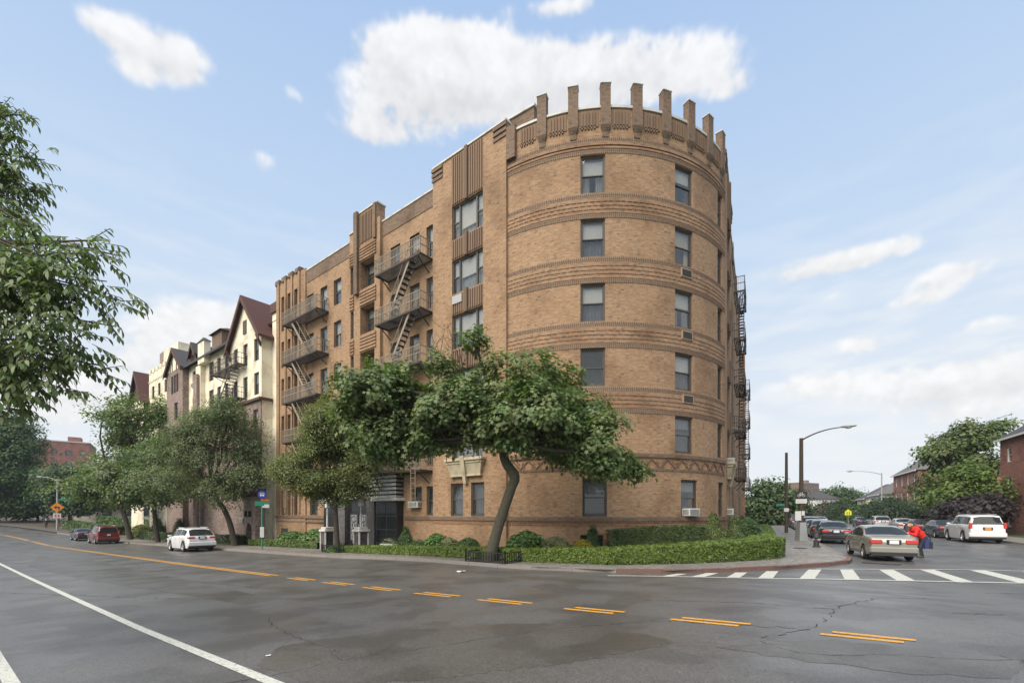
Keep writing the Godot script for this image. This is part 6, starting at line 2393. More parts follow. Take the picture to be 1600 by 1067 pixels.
	["background_tree", "dark tree farther down beyond the utility pole", [57.79, 0.09, -95.00], [[0.00, 0.00, 0.00, 0.25], [0.00, 2.17, 0.04, 0.20]], [[-0.40, 4.15, 0.88, 2.64, 2.11, 2.38], [-1.72, 2.17, -1.59, 2.38, 1.58, 2.14], [1.58, 2.43, -1.46, 2.38, 1.58, 2.14]], "broad", 320, 7, 3.40, [0.070, 0.116, 0.046], "trees on the side street", 0.00, "bark", 0.20, 1.60],
	["background_tree", "wide tree clump rising beyond the black cycle sign", [83.33, 0.12, -120.00], [[0.00, 0.00, 0.00, 0.30], [0.00, 3.05, 0.04, 0.25]], [[-0.83, 6.38, 2.59, 4.00, 2.67, 3.60], [3.00, 5.88, -1.28, 3.67, 2.33, 3.30], [-3.33, 4.71, -0.18, 3.00, 2.33, 2.70], [5.83, 5.55, 0.35, 2.67, 2.00, 2.40], [0.00, 3.05, -1.26, 5.00, 2.00, 4.50]], "broad", 560, 7, 3.40, [0.085, 0.139, 0.053], "trees on the side street", 0.00, "bark", 0.20, 1.60],
	["background_tree", "small tree with bronze leaves left of the white house", [74.70, 0.12, -108.00], [[0.00, 0.00, 0.00, 0.20], [0.00, 1.43, -0.03, 0.16]], [[-0.30, 2.63, -0.47, 1.80, 2.10, 1.68], [-1.95, 1.73, -0.27, 1.50, 1.50, 1.35]], "broad", 200, 7, 3.40, [0.078, 0.078, 0.046], "trees on the side street", 0.00, "bark", 0.20, 1.60],
	["background_tree", "conical dark tree against the white house", [72.39, 0.12, -102.00], [[0.00, 0.00, 0.00, 0.20], [0.00, 1.03, 0.02, 0.16]], [[0.00, 1.46, -0.36, 1.27, 1.13, 1.15], [0.00, 2.87, -0.17, 0.99, 1.13, 0.91], [0.00, 4.00, 0.22, 0.57, 0.99, 0.79]], "fine", 220, 7, 3.40, [0.054, 0.093, 0.040], "trees on the side street", 0.00, "bark", 0.20, 1.60],
	["background_tree", "light green tree right of the yellow crossing sign", [67.96, 0.12, -88.00], [[-0.00, 0.00, 0.00, 0.18], [-0.00, 1.15, -0.09, 0.15]], [[-0.00, 2.12, 0.17, 1.71, 1.47, 1.54], [1.71, 1.39, 0.48, 1.47, 1.10, 1.32], [-1.34, 1.39, -0.29, 1.10, 1.10, 0.99]], "broad", 260, 7, 3.40, [0.094, 0.154, 0.039], "trees on the side street", 0.00, "bark", 0.20, 1.60],
	["background_tree", "dark tree under the far street lamp", [63.48, 0.12, -78.00], [[0.00, 0.00, 0.00, 0.20], [0.00, 1.23, -0.06, 0.16]], [[-0.22, 2.85, 0.65, 1.52, 1.52, 1.36], [1.08, 1.77, -0.48, 1.30, 1.08, 1.17], [-1.52, 2.64, -0.47, 1.08, 1.30, 1.04]], "broad", 260, 7, 3.40, [0.062, 0.101, 0.046], "trees on the side street", 0.00, "bark", 0.20, 1.60],
	["background_tree", "far tree at the end of the side street", [96.25, -0.02, -150.00], [[-0.00, 0.00, 0.00, 0.30], [-0.00, 2.44, -0.01, 0.25]], [[-0.00, 4.52, 1.16, 4.17, 2.92, 3.75], [3.33, 3.06, -1.63, 2.92, 2.08, 2.63], [-3.54, 3.06, -0.73, 2.92, 2.08, 2.63]], "broad", 320, 7, 3.40, [0.078, 0.124, 0.056], "trees on the side street", 0.00, "bark", 0.20, 1.60],
]


const BOUGHS := [[-5.54, 5.63, -6.50, 0.27, 36], [-5.77, 5.85, -6.50, 0.27, 40], [-5.72, 5.50, -6.20, 0.24, 36], [-5.33, 4.90, -6.30, 0.23, 32], [-5.33, 4.51, -6.20, 0.22, 32], [-5.53, 4.93, -6.00, 0.28, 48], [-5.77, 5.13, -5.90, 0.28, 56], [-6.13, 5.35, -6.00, 0.28, 56], [-6.01, 4.67, -5.80, 0.31, 64], [-5.57, 4.39, -5.70, 0.29, 64], [-5.44, 4.11, -5.90, 0.25, 48], [-5.41, 3.93, -6.00, 0.20, 32], [-5.59, 3.84, -5.70, 0.27, 56], [-5.59, 3.59, -5.80, 0.16, 28], [-5.88, 4.04, -5.60, 0.30, 64], [-6.11, 3.57, -5.60, 0.26, 48], [-6.01, 3.55, -5.80, 0.21, 32], [-6.41, 4.92, -5.80, 0.32, 64], [-6.12, 4.15, -5.50, 0.29, 56], [-6.40, 3.33, -5.90, 0.18, 28], [-6.63, 5.93, -6.40, 0.23, 32], [-6.14, 3.92, -5.70, 0.27, 48], [-5.79, 4.81, -6.10, 0.29, 40], [-5.81, 4.84, -5.80, 0.27, 48], [-5.55, 5.17, -6.30, 0.23, 32], [-7.67, 7.26, -7.40, 0.29, 48], [-7.72, 7.83, -7.60, 0.23, 36], [-7.98, 7.57, -7.40, 0.31, 48], [-8.30, 8.25, -7.60, 0.30, 48], [-8.30, 8.74, -7.80, 0.22, 32], [-8.62, 8.95, -7.80, 0.26, 36], [-7.91, 7.02, -7.20, 0.30, 48], [-7.54, 6.49, -7.00, 0.27, 44], [-7.46, 6.72, -7.20, 0.18, 24], [-8.26, 7.52, -7.20, 0.40, 40], [-8.49, 8.39, -7.40, 0.41, 32]]


# ---------- street furniture ----------
func sign_frame(p: Vector2, y: float, facing: Vector2) -> Transform3D:
	var n := facing.normalized()
	return Transform3D(Basis(Vector3(n.y, 0, -n.x), Vector3.UP, Vector3(n.x, 0, n.y)), on(p, y))

func arm_lamp(o: Node3D, base: float, high: float, arm: Vector2, len: float, rise: float, m: String) -> void:
	var a := Vector3(arm.x, 0, arm.y)
	var b := MB.new()
	var pts := []
	var rs := []
	for k in 9:
		var q := k / 8.0
		pts.append(Vector3(0, high, 0) + a * len * q + Vector3(0, rise * (1.0 - pow(1.0 - q, 2.2)), 0))
		rs.append(lerpf(0.05, 0.03, q))
	b.tube(pts, rs, 8)
	part(b, "arm", m, o)
	b = MB.new()
	var x := Basis(a, Vector3.UP, a.cross(Vector3.UP))
	var hx := Transform3D(x, pts[-1])
	var rows := []
	for q in [[-0.12, 0.03, 0.02], [0.0, 0.09, 0.06], [0.2, 0.15, 0.1], [0.5, 0.17, 0.09], [0.72, 0.12, 0.06], [0.8, 0.03, 0.02]]:
		var r := PackedVector3Array()
		for k in 13:
			var t := TAU * k / 12
			r.append(hx * Vector3(q[0], sin(t) * q[2] + 0.02, cos(t) * q[1]))
		rows.append(r)
	b.sheet(rows, true, true)
	part(b, "lamp_head", "galvanised", o)
	b = MB.new()
	rows = []
	for q in [[0.18, 0.02], [0.22, 0.12], [0.45, 0.13], [0.55, 0.02]]:
		var r := PackedVector3Array()
		for k in 9:
			var t := PI + PI * k / 8
			r.append(hx * Vector3(q[0], -0.05 + sin(t) * q[1] * 0.7, cos(t) * q[1]))
		rows.append(r)
	b.sheet(rows, false, true)
	part(b, "lens", "lamp_clear", o)

func furniture() -> void:
	# lamp post at the corner, with signs strapped to it
	var p := at2(7.9, 4.1)
	var o := thing("street_lamp", "dark weathered lamp post with a long arm and a black cycle sign", "street lamp", on(p, 0.13))
	var b := MB.new()
	b.tube([Vector3(0, 0.6, 0), Vector3(0, 4, 0), Vector3(0, 7.05, 0)], [0.15, 0.135, 0.12], 8)
	part(b, "pole", "pole_wood", o)
	b = MB.new()
	b.hexa([Vector3(-0.3, 0, -0.3), Vector3(0.3, 0, -0.3), Vector3(0.3, 0, 0.3), Vector3(-0.3, 0, 0.3), Vector3(-0.2, 1.25, -0.2), Vector3(0.2, 1.25, -0.2), Vector3(0.2, 1.25, 0.2), Vector3(-0.2, 1.25, 0.2)])
	part(b, "base", "galvanised", o)
	arm_lamp(o, 0, 6.9, N2.rotated(0.25), 2.3, 0.62, "iron")
	var toward := (Vector2.ZERO - p).normalized()
	var sf := Transform3D(Basis(), -o.position) * sign_frame(p, 0, toward)
	b = MB.new()
	b.cbox(-0.33, 0.33, 3.0, 3.5, 0.17, 0.18, 0.004, sf)
	part(b, "cycle_sign", "sign_black", o)
	b = MB.new()
	for x in [-0.13, 0.13]:
		var ring := []
		var rr := []
		for k in 17:
			ring.append(sf * Vector3(x + 0.085 * cos(TAU * k / 16), 3.22 + 0.085 * sin(TAU * k / 16), 0.185))
			rr.append(0.012)
		b.tube(ring, rr, 5, false)
	for q in [[-0.13, 3.22, -0.05, 3.36], [-0.05, 3.36, 0.08, 3.36], [0.08, 3.36, 0.13, 3.22], [-0.05, 3.36, 0.0, 3.22], [0.0, 3.22, 0.08, 3.36], [-0.13, 3.22, 0.0, 3.22], [0.08, 3.36, 0.06, 3.42], [0.02, 3.42, 0.1, 3.42], [-0.06, 3.36, -0.06, 3.41], [-0.1, 3.41, -0.02, 3.41]]:
		b.bar(sf * Vector3(q[0], q[1], 0.185), sf * Vector3(q[2], q[3], 0.185), 0.02)
	part(b, "cycle_symbol", "sign_white", o)
	b = MB.new()
	b.cbox(-0.33, 0.33, 2.68, 2.98, 0.17, 0.18, 0.004, sf)
	b.cbox(-0.36, 0.0, 1.5, 2.15, 0.17, 0.18, 0.004, sf)
	b.cbox(0.03, 0.2, 1.85, 2.15, 0.17, 0.18, 0.004, sf)
	part(b, "white_signs", "sign_white", o)
	b = MB.new()
	for y in [2.78, 2.86]:
		b.box(-0.24, 0.24, y, y + 0.02, 0.18, 0.183, sf)
	part(b, "sign_lettering", "blind_grey", o)
	# utility pole farther on
	p = at2(22.0, 3.8)
	o = thing("utility_pole", "plain dark wooden utility pole with a green street-name sign", "pole", on(p, 0.13))
	b = MB.new()
	b.tube([Vector3(0, -0.1, 0), Vector3(0, 4, 0), Vector3(0, 7.7, 0)], [0.16, 0.145, 0.12], 10)
	part(b, "pole", "pole_wood", o)
	sf = Transform3D(Basis(), -o.position) * sign_frame(p, 0, (Vector2.ZERO - p))
	b = MB.new()
	b.box(-0.85, -0.1, 2.7, 2.92, 0.02, 0.035, sf)
	part(b, "street_name_sign", "sign_green", o)
	b = MB.new()
	b.box(-0.2, 0.2, 2.15, 2.5, 0.17, 0.18, sf)
	part(b, "notice", "sign_white", o)
	# second lamp, over the far kerb
	p = at2(54.5, 17.0)
	o = thing("street_lamp", "slim grey street lamp with its arm towards the road, far kerb", "street lamp", on(p, 0.13))
	b = MB.new()
	b.tube([Vector3(0, 0, 0), Vector3(0, 4, 0), Vector3(0, 7.7, 0)], [0.11, 0.09, 0.07], 8)
	part(b, "pole", "galvanised", o)
	arm_lamp(o, 0, 7.5, -N2.rotated(-0.2), 3.6, 0.55, "galvanised")
	sf = Transform3D(Basis(), -o.position) * sign_frame(p, 0, (Vector2.ZERO - p))
	b = MB.new()
	b.box(0.08, 1.2, 2.6, 2.85, -0.01, 0.01, sf)
	part(b, "street_name_sign", "sign_green", o)
	# yellow crossing sign
	p = at2(62.0, 4.2)
	o = thing("road_sign", "bright yellow-green crossing sign down the side street", "sign", on(at2(66.0, 14.6), 0.13))
	p = at2(66.0, 14.6)
	sf = Transform3D(Basis(), -o.position) * sign_frame(p, 0, (Vector2.ZERO - p))
	b = MB.new()
	b.bar(Vector3.ZERO, Vector3(0, 2.4, 0), 0.06)
	part(b, "post", "galvanised", o)
	b = MB.new()
	b.plate(PackedVector2Array([Vector2(-0.45, 1.7), Vector2(0.45, 1.7), Vector2(0.45, 2.3), Vector2(0, 2.7), Vector2(-0.45, 2.3)]), 0.04, 0.05, sf)
	part(b, "panel", "sign_yellow", o)
	b = MB.new()
	for x in [-0.15, 0.15]:
		b.box(x - 0.06, x + 0.06, 1.85, 2.15, 0.05, 0.055, sf)
		b.plate(PackedVector2Array([Vector2(x - 0.05, 2.18), Vector2(x + 0.05, 2.18), Vector2(x + 0.05, 2.28), Vector2(x - 0.05, 2.28)]), 0.05, 0.055, sf)
	part(b, "walking_symbol", "sign_black", o)
	# left: lamp with an orange arrow sign
	p = at1(86.0, 3.9)
	o = thing("street_lamp", "grey street lamp carrying an orange diamond arrow sign", "street lamp", on(p, 0.13))
	b = MB.new()
	b.tube([Vector3(0, 0, 0), Vector3(0, 4, 0), Vector3(0, 8.0, 0)], [0.13, 0.11, 0.08], 8)
	part(b, "pole", "galvanised", o)
	arm_lamp(o, 0, 7.8, Vector2(-0.98, 0.2).normalized(), 2.0, 0.5, "galvanised")
	sf = Transform3D(Basis(), -o.position) * sign_frame(p, 0, (Vector2(-6, 0) - p))
	b = MB.new()
	b.plate(PackedVector2Array([Vector2(0, 2.9), Vector2(0.8, 3.7), Vector2(0, 4.5), Vector2(-0.8, 3.7)]), 0.14, 0.16, sf)
	part(b, "orange_diamond", "sign_orange", o)
	b = MB.new()
	b.plate(PackedVector2Array([Vector2(0.14, 3.3), Vector2(0.28, 3.3), Vector2(0.28, 3.78), Vector2(-0.08, 3.78), Vector2(-0.08, 3.95), Vector2(-0.38, 3.7), Vector2(-0.08, 3.45), Vector2(-0.08, 3.62), Vector2(0.14, 3.62)]), 0.16, 0.166, sf)
	part(b, "arrow", "sign_black", o)
	b = MB.new()
	b.box(-0.45, 0.45, 2.0, 2.75, 0.14, 0.16, sf)
	part(b, "speed_panel", "sign_white", o)
	b = MB.new()
	b.box(-0.28, -0.06, 2.15, 2.6, 0.16, 0.164, sf)
	b.box(0.06, 0.28, 2.15, 2.6, 0.16, 0.164, sf)
	part(b, "speed_figures", "sign_red", o)
	b = MB.new()
	b.box(0.1, 1.5, 4.7, 5.1, -0.01, 0.01, sf)
	part(b, "street_name_sign", "sign_green", o)
	# bus stop
	p = at1(17.4, 4.7)
	o = thing("bus_stop_sign", "green bus stop pole with a round blue sign at its top", "sign", on(p, 0.13))
	b = MB.new()
	b.tube([Vector3(0, 0, 0), Vector3(0, 2, 0), Vector3(0, 3.9, 0)], [0.045, 0.045, 0.045], 8)
	part(b, "pole", "sign_green", o)
	sf = Transform3D(Basis(), -o.position) * sign_frame(p, 0, (Vector2.ZERO - p))
	b = MB.new()
	var disc := PackedVector2Array()
	for k in 28:
		disc.append(Vector2(cos(TAU * k / 28) * 0.28, 3.82 + sin(TAU * k / 28) * 0.28))
	b.plate(disc, 0.05, 0.07, sf)
	part(b, "round_sign", "sign_blue", o)
	b = MB.new()
	b.cbox(-0.13, 0.13, 3.74, 3.94, 0.07, 0.074, 0.001, sf)
	b.box(-0.11, -0.05, 3.7, 3.74, 0.07, 0.074, sf)
	b.box(0.05, 0.11, 3.7, 3.74, 0.07, 0.074, sf)
	part(b, "bus_symbol", "sign_white", o)
	b = MB.new()
	b.box(-0.1, 0.1, 3.84, 3.91, 0.074, 0.077, sf)
	part(b, "bus_windscreen", "sign_blue", o)
	for q in [[-0.08, 0.42, 3.40, 3.52, "sign_red"], [-0.42, 0.42, 3.2, 3.38, "sign_green"], [-0.42, 0.12, 3.06, 3.2, "sign_green"], [0.0, 0.42, 2.94, 3.18, "sign_white"]]:
		b = MB.new()
		b.box(q[0], q[1], q[2], q[3] - 0.01, 0.05 + q[2] * 0.0005, 0.06 + q[2] * 0.001, sf)
		part(b, "route_panel", q[4], o)
	b = MB.new()
	b.cbox(-0.12, 0.12, 0.95, 1.65, 0.05, 0.12, 0.01, sf)
	part(b, "timetable_box", "sign_white", o)
	# hydrant
	p = at2(0.8, 4.35)
	o = thing("fire_hydrant", "black iron fire hydrant near the corner kerb", "hydrant", on(p, 0.13))
	b = MB.new()
	b.lathe([Vector2(0.2, 0), Vector2(0.2, 0.05), Vector2(0.14, 0.06), Vector2(0.135, 0.5), Vector2(0.18, 0.52), Vector2(0.18, 0.57), Vector2(0.15, 0.58), Vector2(0.13, 0.68), Vector2(0.07, 0.75), Vector2(0.0, 0.77)], 18)
	part(b, "barrel", "cast_iron", o)
	for q in [Vector3(1, 0, 0), Vector3(-1, 0, 0), Vector3(0, 0, 1)]:
		b = MB.new()
		b.tube([q * 0.1 + Vector3(0, 0.42, 0), q * 0.22 + Vector3(0, 0.42, 0)], [0.06, 0.065], 10)
		part(b, "nozzle", "galvanised", o)
	b = MB.new()
	b.tube([Vector3(0, 0.76, 0), Vector3(0, 0.82, 0)], [0.03, 0.03], 5)
	part(b, "bonnet_nut", "cast_iron", o)
	# manhole and drain
	var mh := thing("manhole_cover", "round iron cover set in the pavement near the hydrant", "cover", on(at2(-0.6, 3.5), 0.132))
	b = MB.new()
	b.lathe([Vector2(0.34, 0.0), Vector2(0.34, 0.008), Vector2(0, 0.008)], 26)
	part(b, "cover", "cast_iron", mh)
	b = MB.new()
	for k in range(-4, 5):
		var h := sqrt(maxf(0.0, 0.32 * 0.32 - pow(k * 0.07, 2)))
		b.box(k * 0.07 - 0.012, k * 0.07 + 0.012, 0.008, 0.014, -h, h)
	part(b, "cover_ribs", "cast_iron", mh)
	var dr := thing("storm_drain", "iron drain grate in the gutter behind the crosswalk", "drain", on(Vector2(14.6, -18.2), 0.004))
	dr.rotation.y = -0.75
	b = MB.new()
	b.box(-0.6, 0.6, 0.0, 0.012, -0.22, -0.19)
	b.box(-0.6, 0.6, 0.0, 0.012, 0.19, 0.22)
	for k in 13:
		b.box(-0.6 + k * 0.0965, -0.56 + k * 0.0965, 0.0, 0.012, -0.19, 0.19)
	part(b, "grate", "cast_iron", dr)
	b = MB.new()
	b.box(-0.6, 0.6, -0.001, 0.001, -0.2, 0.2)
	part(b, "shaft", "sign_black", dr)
	# scraps of paper
	for q in [[Vector2(-1.75, -15.9), "white paper scrap in the gutter before the maple", 0.16], [Vector2(-3.15, -5.95), "small white scrap lying on the road by the crack", 0.03]]:
		o = thing("paper_scrap", q[1], "litter", on(q[0], 0.004), 0.4, "scraps on the road")
		b = MB.new()
		var s: float = q[2]
		var rows := []
		for i in 5:
			var r := PackedVector3Array()
			for j in 5:
				r.append(Vector3((i - 2) * s / 2, 0.01 + rng.randf() * s * 0.25, (j - 2) * s / 3))
			rows.append(r)
		b.sheet(rows, false, true)
		part(b, "sheet", "sign_white", o)
	tree_guard(Vector2(-0.75, -18.0), 0.95, 2.0, "low iron guard round the foot of the maple", "black iron tree guard open at the middle")
	tree_guard(Vector2(-10.24, -27.0), 0.9, 1.8, "low iron guard round the feathery young tree", "")
	# the two lamp pillars at the entrance path
	lamp_pillar(at1(9.6, 2.3), "white-capped pillar with a lantern right of the entrance path")
	lamp_pillar(at1(13.4, 2.3), "white-capped pillar with a lantern left of the entrance path")
	# urns with flowers
	for q in [[7.6, 1.7, "white planter of pale flowers right of the entrance"], [15.6, 1.9, "white planter of pale flowers left of the entrance"]]:
		o = thing("flower_planter", q[2], "planter", on(at1(q[0], q[1]), 0.12), atan2(-D1.y, D1.x), "planters by the entrance")
		b = MB.new()
		b.hexa([Vector3(-0.5, 0, -0.2), Vector3(0.5, 0, -0.2), Vector3(0.5, 0, 0.2), Vector3(-0.5, 0, 0.2), Vector3(-0.6, 0.42, -0.26), Vector3(0.6, 0.42, -0.26), Vector3(0.6, 0.42, 0.26), Vector3(-0.6, 0.42, 0.26)])
		part(b, "trough", "white_paint", o)
		var xs := []
		var ts := []
		for k in 160:
			xs.append(leaf_pose(Vector3(rng.randf_range(-0.6, 0.6), 0.45 + rng.randf() * 0.3, rng.randf_range(-0.28, 0.28)), Vector3.UP, rng.randf_range(0.8, 1.3), rng))
			ts.append(Color(0.07, 0.13, 0.04) if k % 3 else Color(0.7, 0.62, 0.5))
		scatter(o, "flowers", leaf_mesh("box"), xs, ts).set_meta("kind", "stuff")

func tree_guard(p: Vector2, wide: float, len: float, label: String, _note: String) -> void:
	var o := thing("tree_guard", label, "tree guard", on(p, 0.13), atan2(-D1.y, D1.x) + PI, "iron tree guards on the pavement")
	var q0 := p + D1
	var q1 := p - D1
	o.rotation.z = atan2(gy(q1) - gy(q0), 2.0)
	var x := len / 2
	var z := wide / 2
	for e in [[Vector3(-x, 0, z), Vector3(x, 0, z)], [Vector3(-x, 0, -z), Vector3(-x, 0, z)], [Vector3(x, 0, -z), Vector3(x, 0, z)]]:
		var b := MB.new()
		var a: Vector3 = e[0]
		var c: Vector3 = e[1]
		var n := int(a.distance_to(c) / 0.13)
		for k in n + 1:
			var q := a.lerp(c, float(k) / n)
			b.bar(q, q + Vector3(0, 0.42 if k % n else 0.5, 0), 0.03 if k % n else 0.05)
		b.bar(a + Vector3(0, 0.08, 0), c + Vector3(0, 0.08, 0), 0.025)
		b.bar(a + Vector3(0, 0.4, 0), c + Vector3(0, 0.4, 0), 0.035)
		part(b, "railing_panel", "black_paint", o)
	var s := MB.new()
	s.box(-x + 0.03, x - 0.03, -0.02, 0.012, -z, z - 0.03)
	part(s, "soil", "soil", o)

func lamp_pillar(p: Vector2, label: String) -> void:
	var o := thing("lamp_pillar", label, "pillar", on(p, 0.12), atan2(-D1.y, D1.x), "lamp pillars at the entrance")
	var b := MB.new()
	b.box(-0.28, 0.28, 0, 1.15, -0.28, 0.28)
	part(b, "shaft", "brick_black", o)
	for x in [-0.3, 0.3]:
		for z in [-0.3, 0.3]:
			b = MB.new()
			b.bar(Vector3(x, 0, z), Vector3(x, 1.15, z), 0.07)
			part(b, "corner_post", "white_paint", o)
	b = MB.new()
	b.cbox(-0.4, 0.4, 1.15, 1.3, -0.4, 0.4, 0.03)
	b.cbox(-0.3, 0.3, 1.3, 1.45, -0.3, 0.3, 0.03)
	part(b, "cap", "white_paint", o)
	b = MB.new()
	b.tube([Vector3(0, 1.45, 0), Vector3(0, 2.3, 0), Vector3(0, 2.7, 0)], [0.07, 0.05, 0.05], 10)
	part(b, "lamp_post", "white_paint", o)
	b = MB.new()
	b.cbox(-0.13, 0.13, 2.7, 3.2, -0.13, 0.13, 0.03)
	part(b, "lantern", "white_paint", o)
	b = MB.new()
	b.lathe([Vector2(0.2, 3.2), Vector2(0.12, 3.32), Vector2(0, 3.4)], 8)
	part(b, "lantern_roof", "white_paint", o)


# ---------- the other houses ----------
# walls with windows for any house: wins are [x, width, y0, y1]
func house_wall(o: Node3D, fr: Transform3D, a: float, e: float, d: float, y0: float, y1: float, wins: Array, m: String, frame := "frame_dark", seed_ := 1) -> void:
	var r := RandomNumberGenerator.new()
	r.seed = seed_
	var inv := Transform3D(Basis(), -o.position)
	var holes := []
	for w in wins:
		holes.append([w[0] - w[1] / 2, w[0] + w[1] / 2, w[2], w[3], 0.65])
		window(o, inv * fr * Transform3D(Basis(), Vector3(w[0], w[2], d - 0.02)), w[1], w[3] - w[2], r.randf_range(0.2, 0.6) if r.randf() < 0.6 else 0.0, ["blind", "blind_cream", "blind_grey"][r.randi() % 3], "curtain", frame)
	var b := MB.new()
	wall(b, map_flat(fr), a, e, y0, y1, holes, 4.0, d)
	wpart(b, "wall", m, o)

# gable end: a triangle of wall with a steep roof running back from it
func gable(o: Node3D, fr: Transform3D, x0: float, x1: float, yb: float, peak: float, d: float, back: float, m_wall: String, m_roof: String, over := 0.35) -> void:
	var mid := (x0 + x1) / 2
	var b := MB.new()
	b.face(fr * Vector3(x0, yb, d), fr * Vector3(x1, yb, d), fr * Vector3(mid, peak - 0.2, d), fr.basis.z)
	wpart(b, "gable_wall", m_wall, o)
	var slope := (peak - yb) / (mid - x0)
	for s in [-1.0, 1.0]:
		var ex: float = (x0 if s < 0 else x1) + s * over
		var ey := yb - over * slope
		b = MB.new()
		b.hexa([Vector3(ex, ey - 0.12, back), Vector3(mid, peak - 0.12, back), Vector3(mid, peak - 0.12, d + over), Vector3(ex, ey - 0.12, d + over), Vector3(ex, ey + 0.1, back), Vector3(mid, peak + 0.1, back), Vector3(mid, peak + 0.1, d + over), Vector3(ex, ey + 0.1, d + over)], fr)
		wpart(b, "roof", m_roof, o)
		b = MB.new()
		b.hexa([Vector3(ex, ey - 0.42, d + over - 0.02), Vector3(mid, peak - 0.42, d + over - 0.02), Vector3(mid, peak - 0.42, d + over + 0.06), Vector3(ex, ey - 0.42, d + over + 0.06), Vector3(ex, ey + 0.08, d + over - 0.02), Vector3(mid, peak + 0.08, d + over - 0.02), Vector3(mid, peak + 0.08, d + over + 0.06), Vector3(ex, ey + 0.08, d + over + 0.06)], fr)
		wpart(b, "bargeboard", "timber", o)

func tudor_building() -> void:
	var fr := f1(0)
	var foot := on(at1(36, 0))
	var o := thing("tudor_building", "cream stucco Tudor apartment house with a tall brown gable beside the brick wing", "building", Vector3(foot.x, foot.y, foot.z))
	var d := 0.85
	var ups := [[15.3, 17.26], [12.34, 14.28], [9.32, 11.05], [6.2, 8.0], [3.1, 4.9]]
	var hi := []
	var lo := []
	for k in 5:
		var l: Array = hi if k < 2 else lo
		for c in [[-27.5, 1.0], [-29.78, 0.93], [-31.9, 0.9]]:
			l.append([c[0], c[1], ups[k][0], ups[k][1]])
	house_wall(o, fr, -33.2, -26.5, d, 11.95, 17.6, hi, "stucco", "frame_dark", 4)
	house_wall(o, fr, -33.2, -26.5, d + 0.06, -2.0, 11.75, lo, "brick_purple", "frame_dark", 5)
	var b := MB.new()
	b.box(-33.4, -26.3, 11.75, 11.97, 0.0, d + 0.28, fr)
	wpart(b, "band_course", "timber", o)
	b = MB.new()
	for x in [-33.2, -26.5]:
		b.quad(fr * Vector3(x, -2, -1), fr * Vector3(x, 17.6, -1), fr * Vector3(x, 17.6, d), fr * Vector3(x, -2, d), fr.basis.x * signf(x + 30))
	wpart(b, "side_wall", "stucco", o)
	gable(o, fr, -33.2, -26.5, 17.6, 21.5, d, -7.0, "stucco", "tile_roof", 0.38)
	b = MB.new()
	b.box(-30.2, -29.5, 18.2, 19.4, d, d + 0.06, fr)
	wpart(b, "attic_window", "frame_dark", o)
	for x in [-33.1, -26.6]:
		b = MB.new()
		b.bar(fr * Vector3(x, 16.4, d), fr * Vector3(x, 17.3, d + 0.4), 0.16)
		wpart(b, "bracket", "timber", o)
	# recess by the brick wing
	house_wall(o, fr, -26.5, -25.46, -0.05, -2.0, 19.4, [], "stucco")
	b = MB.new()
	b.box(-26.6, -25.48, 19.4, 20.2, -3.0, 0.1, fr)
	wpart(b, "parapet_cap", "timber", o)
	# long middle part under slates
	var mh := []
	var ml := []
	for k in 5:
		var l: Array = mh if k < 2 else ml
		for c in [[-36.4, 0.9], [-38.35, 0.95], [-40.45, 1.3], [-45.1, 2.0]]:
			l.append([c[0], c[1], ups[k][0] + 0.75, ups[k][1] + 0.8])
	house_wall(o, fr, -47.3, -33.2, 0.0, 11.9, 18.75, mh, "stucco", "frame_dark", 6)
	house_wall(o, fr, -47.3, -33.2, 0.05, -2.2, 11.9, ml, "brick_purple", "frame_dark", 7)
	b = MB.new()
	b.hexa([Vector3(-48, 18.5, 0.65), Vector3(-33.5, 18.5, 0.65), Vector3(-33.5, 22.4, -5.5), Vector3(-48, 22.4, -5.5), Vector3(-48, 18.72, 0.65), Vector3(-33.5, 18.72, 0.65), Vector3(-33.5, 22.62, -5.5), Vector3(-48, 22.62, -5.5)], fr)
	wpart(b, "roof", "slate", o)
	b = MB.new()
	b.box(-42.5, -40.7, 18.0, 20.3, 0.0, 0.6, fr)
	b.box(-43.6, -42.2, 11.9, 18.0, 0.0, 0.45, fr)
	wpart(b, "stucco_chimney", "stucco", o)
	b = MB.new()
	b.hexa([Vector3(-42.6, 20.3, -0.1), Vector3(-40.6, 20.3, -0.1), Vector3(-40.6, 20.3, 0.7), Vector3(-42.6, 20.3, 0.7), Vector3(-41.7, 20.8, 0.2), Vector3(-41.5, 20.8, 0.2), Vector3(-41.5, 20.8, 0.4), Vector3(-41.7, 20.8, 0.4)], fr)
	wpart(b, "chimney_cap", "slate", o)
	b = MB.new()
	b.box(-43.4, -42.4, -2.2, 17.0, 0.5, 0.75, fr)
	wpart(b, "buttress", "brick_purple", o)
	b = MB.new()
	b.box(-44.4, -41.6, 18.9, 22.2, -3.2, -1.4, fr)
	wpart(b, "brick_chimney", "brick_brown", o)
	b = MB.new()
	b.hexa([Vector3(-44.7, 22.2, -3.5), Vector3(-41.3, 22.2, -3.5), Vector3(-41.3, 22.2, -1.1), Vector3(-44.7, 22.2, -1.1), Vector3(-44.0, 22.7, -2.5), Vector3(-42.0, 22.7, -2.5), Vector3(-42.0, 22.7, -2.1), Vector3(-44.0, 22.7, -2.1)], fr)
	wpart(b, "chimney_cap", "tile_roof", o)
	house_wall(o, fr, -46.6, -44.7, 0.1, 18.7, 20.0, [[-45.65, 1.0, 18.8, 19.9]], "timber")
	gable(o, fr, -46.6, -44.7, 20.0, 21.2, 0.1, -3.5, "timber", "slate", 0.2)
	# brown half-timbered bay
	var bw := [[-49.2, 0.75, 16.2, 18.3], [-50.1, 0.75, 16.2, 18.3], [-51.0, 0.75, 16.2, 18.3], [-49.6, 1.2, 13.0, 15.0], [-49.6, 1.2, 9.8, 11.7], [-49.6, 1.2, 6.5, 8.4]]
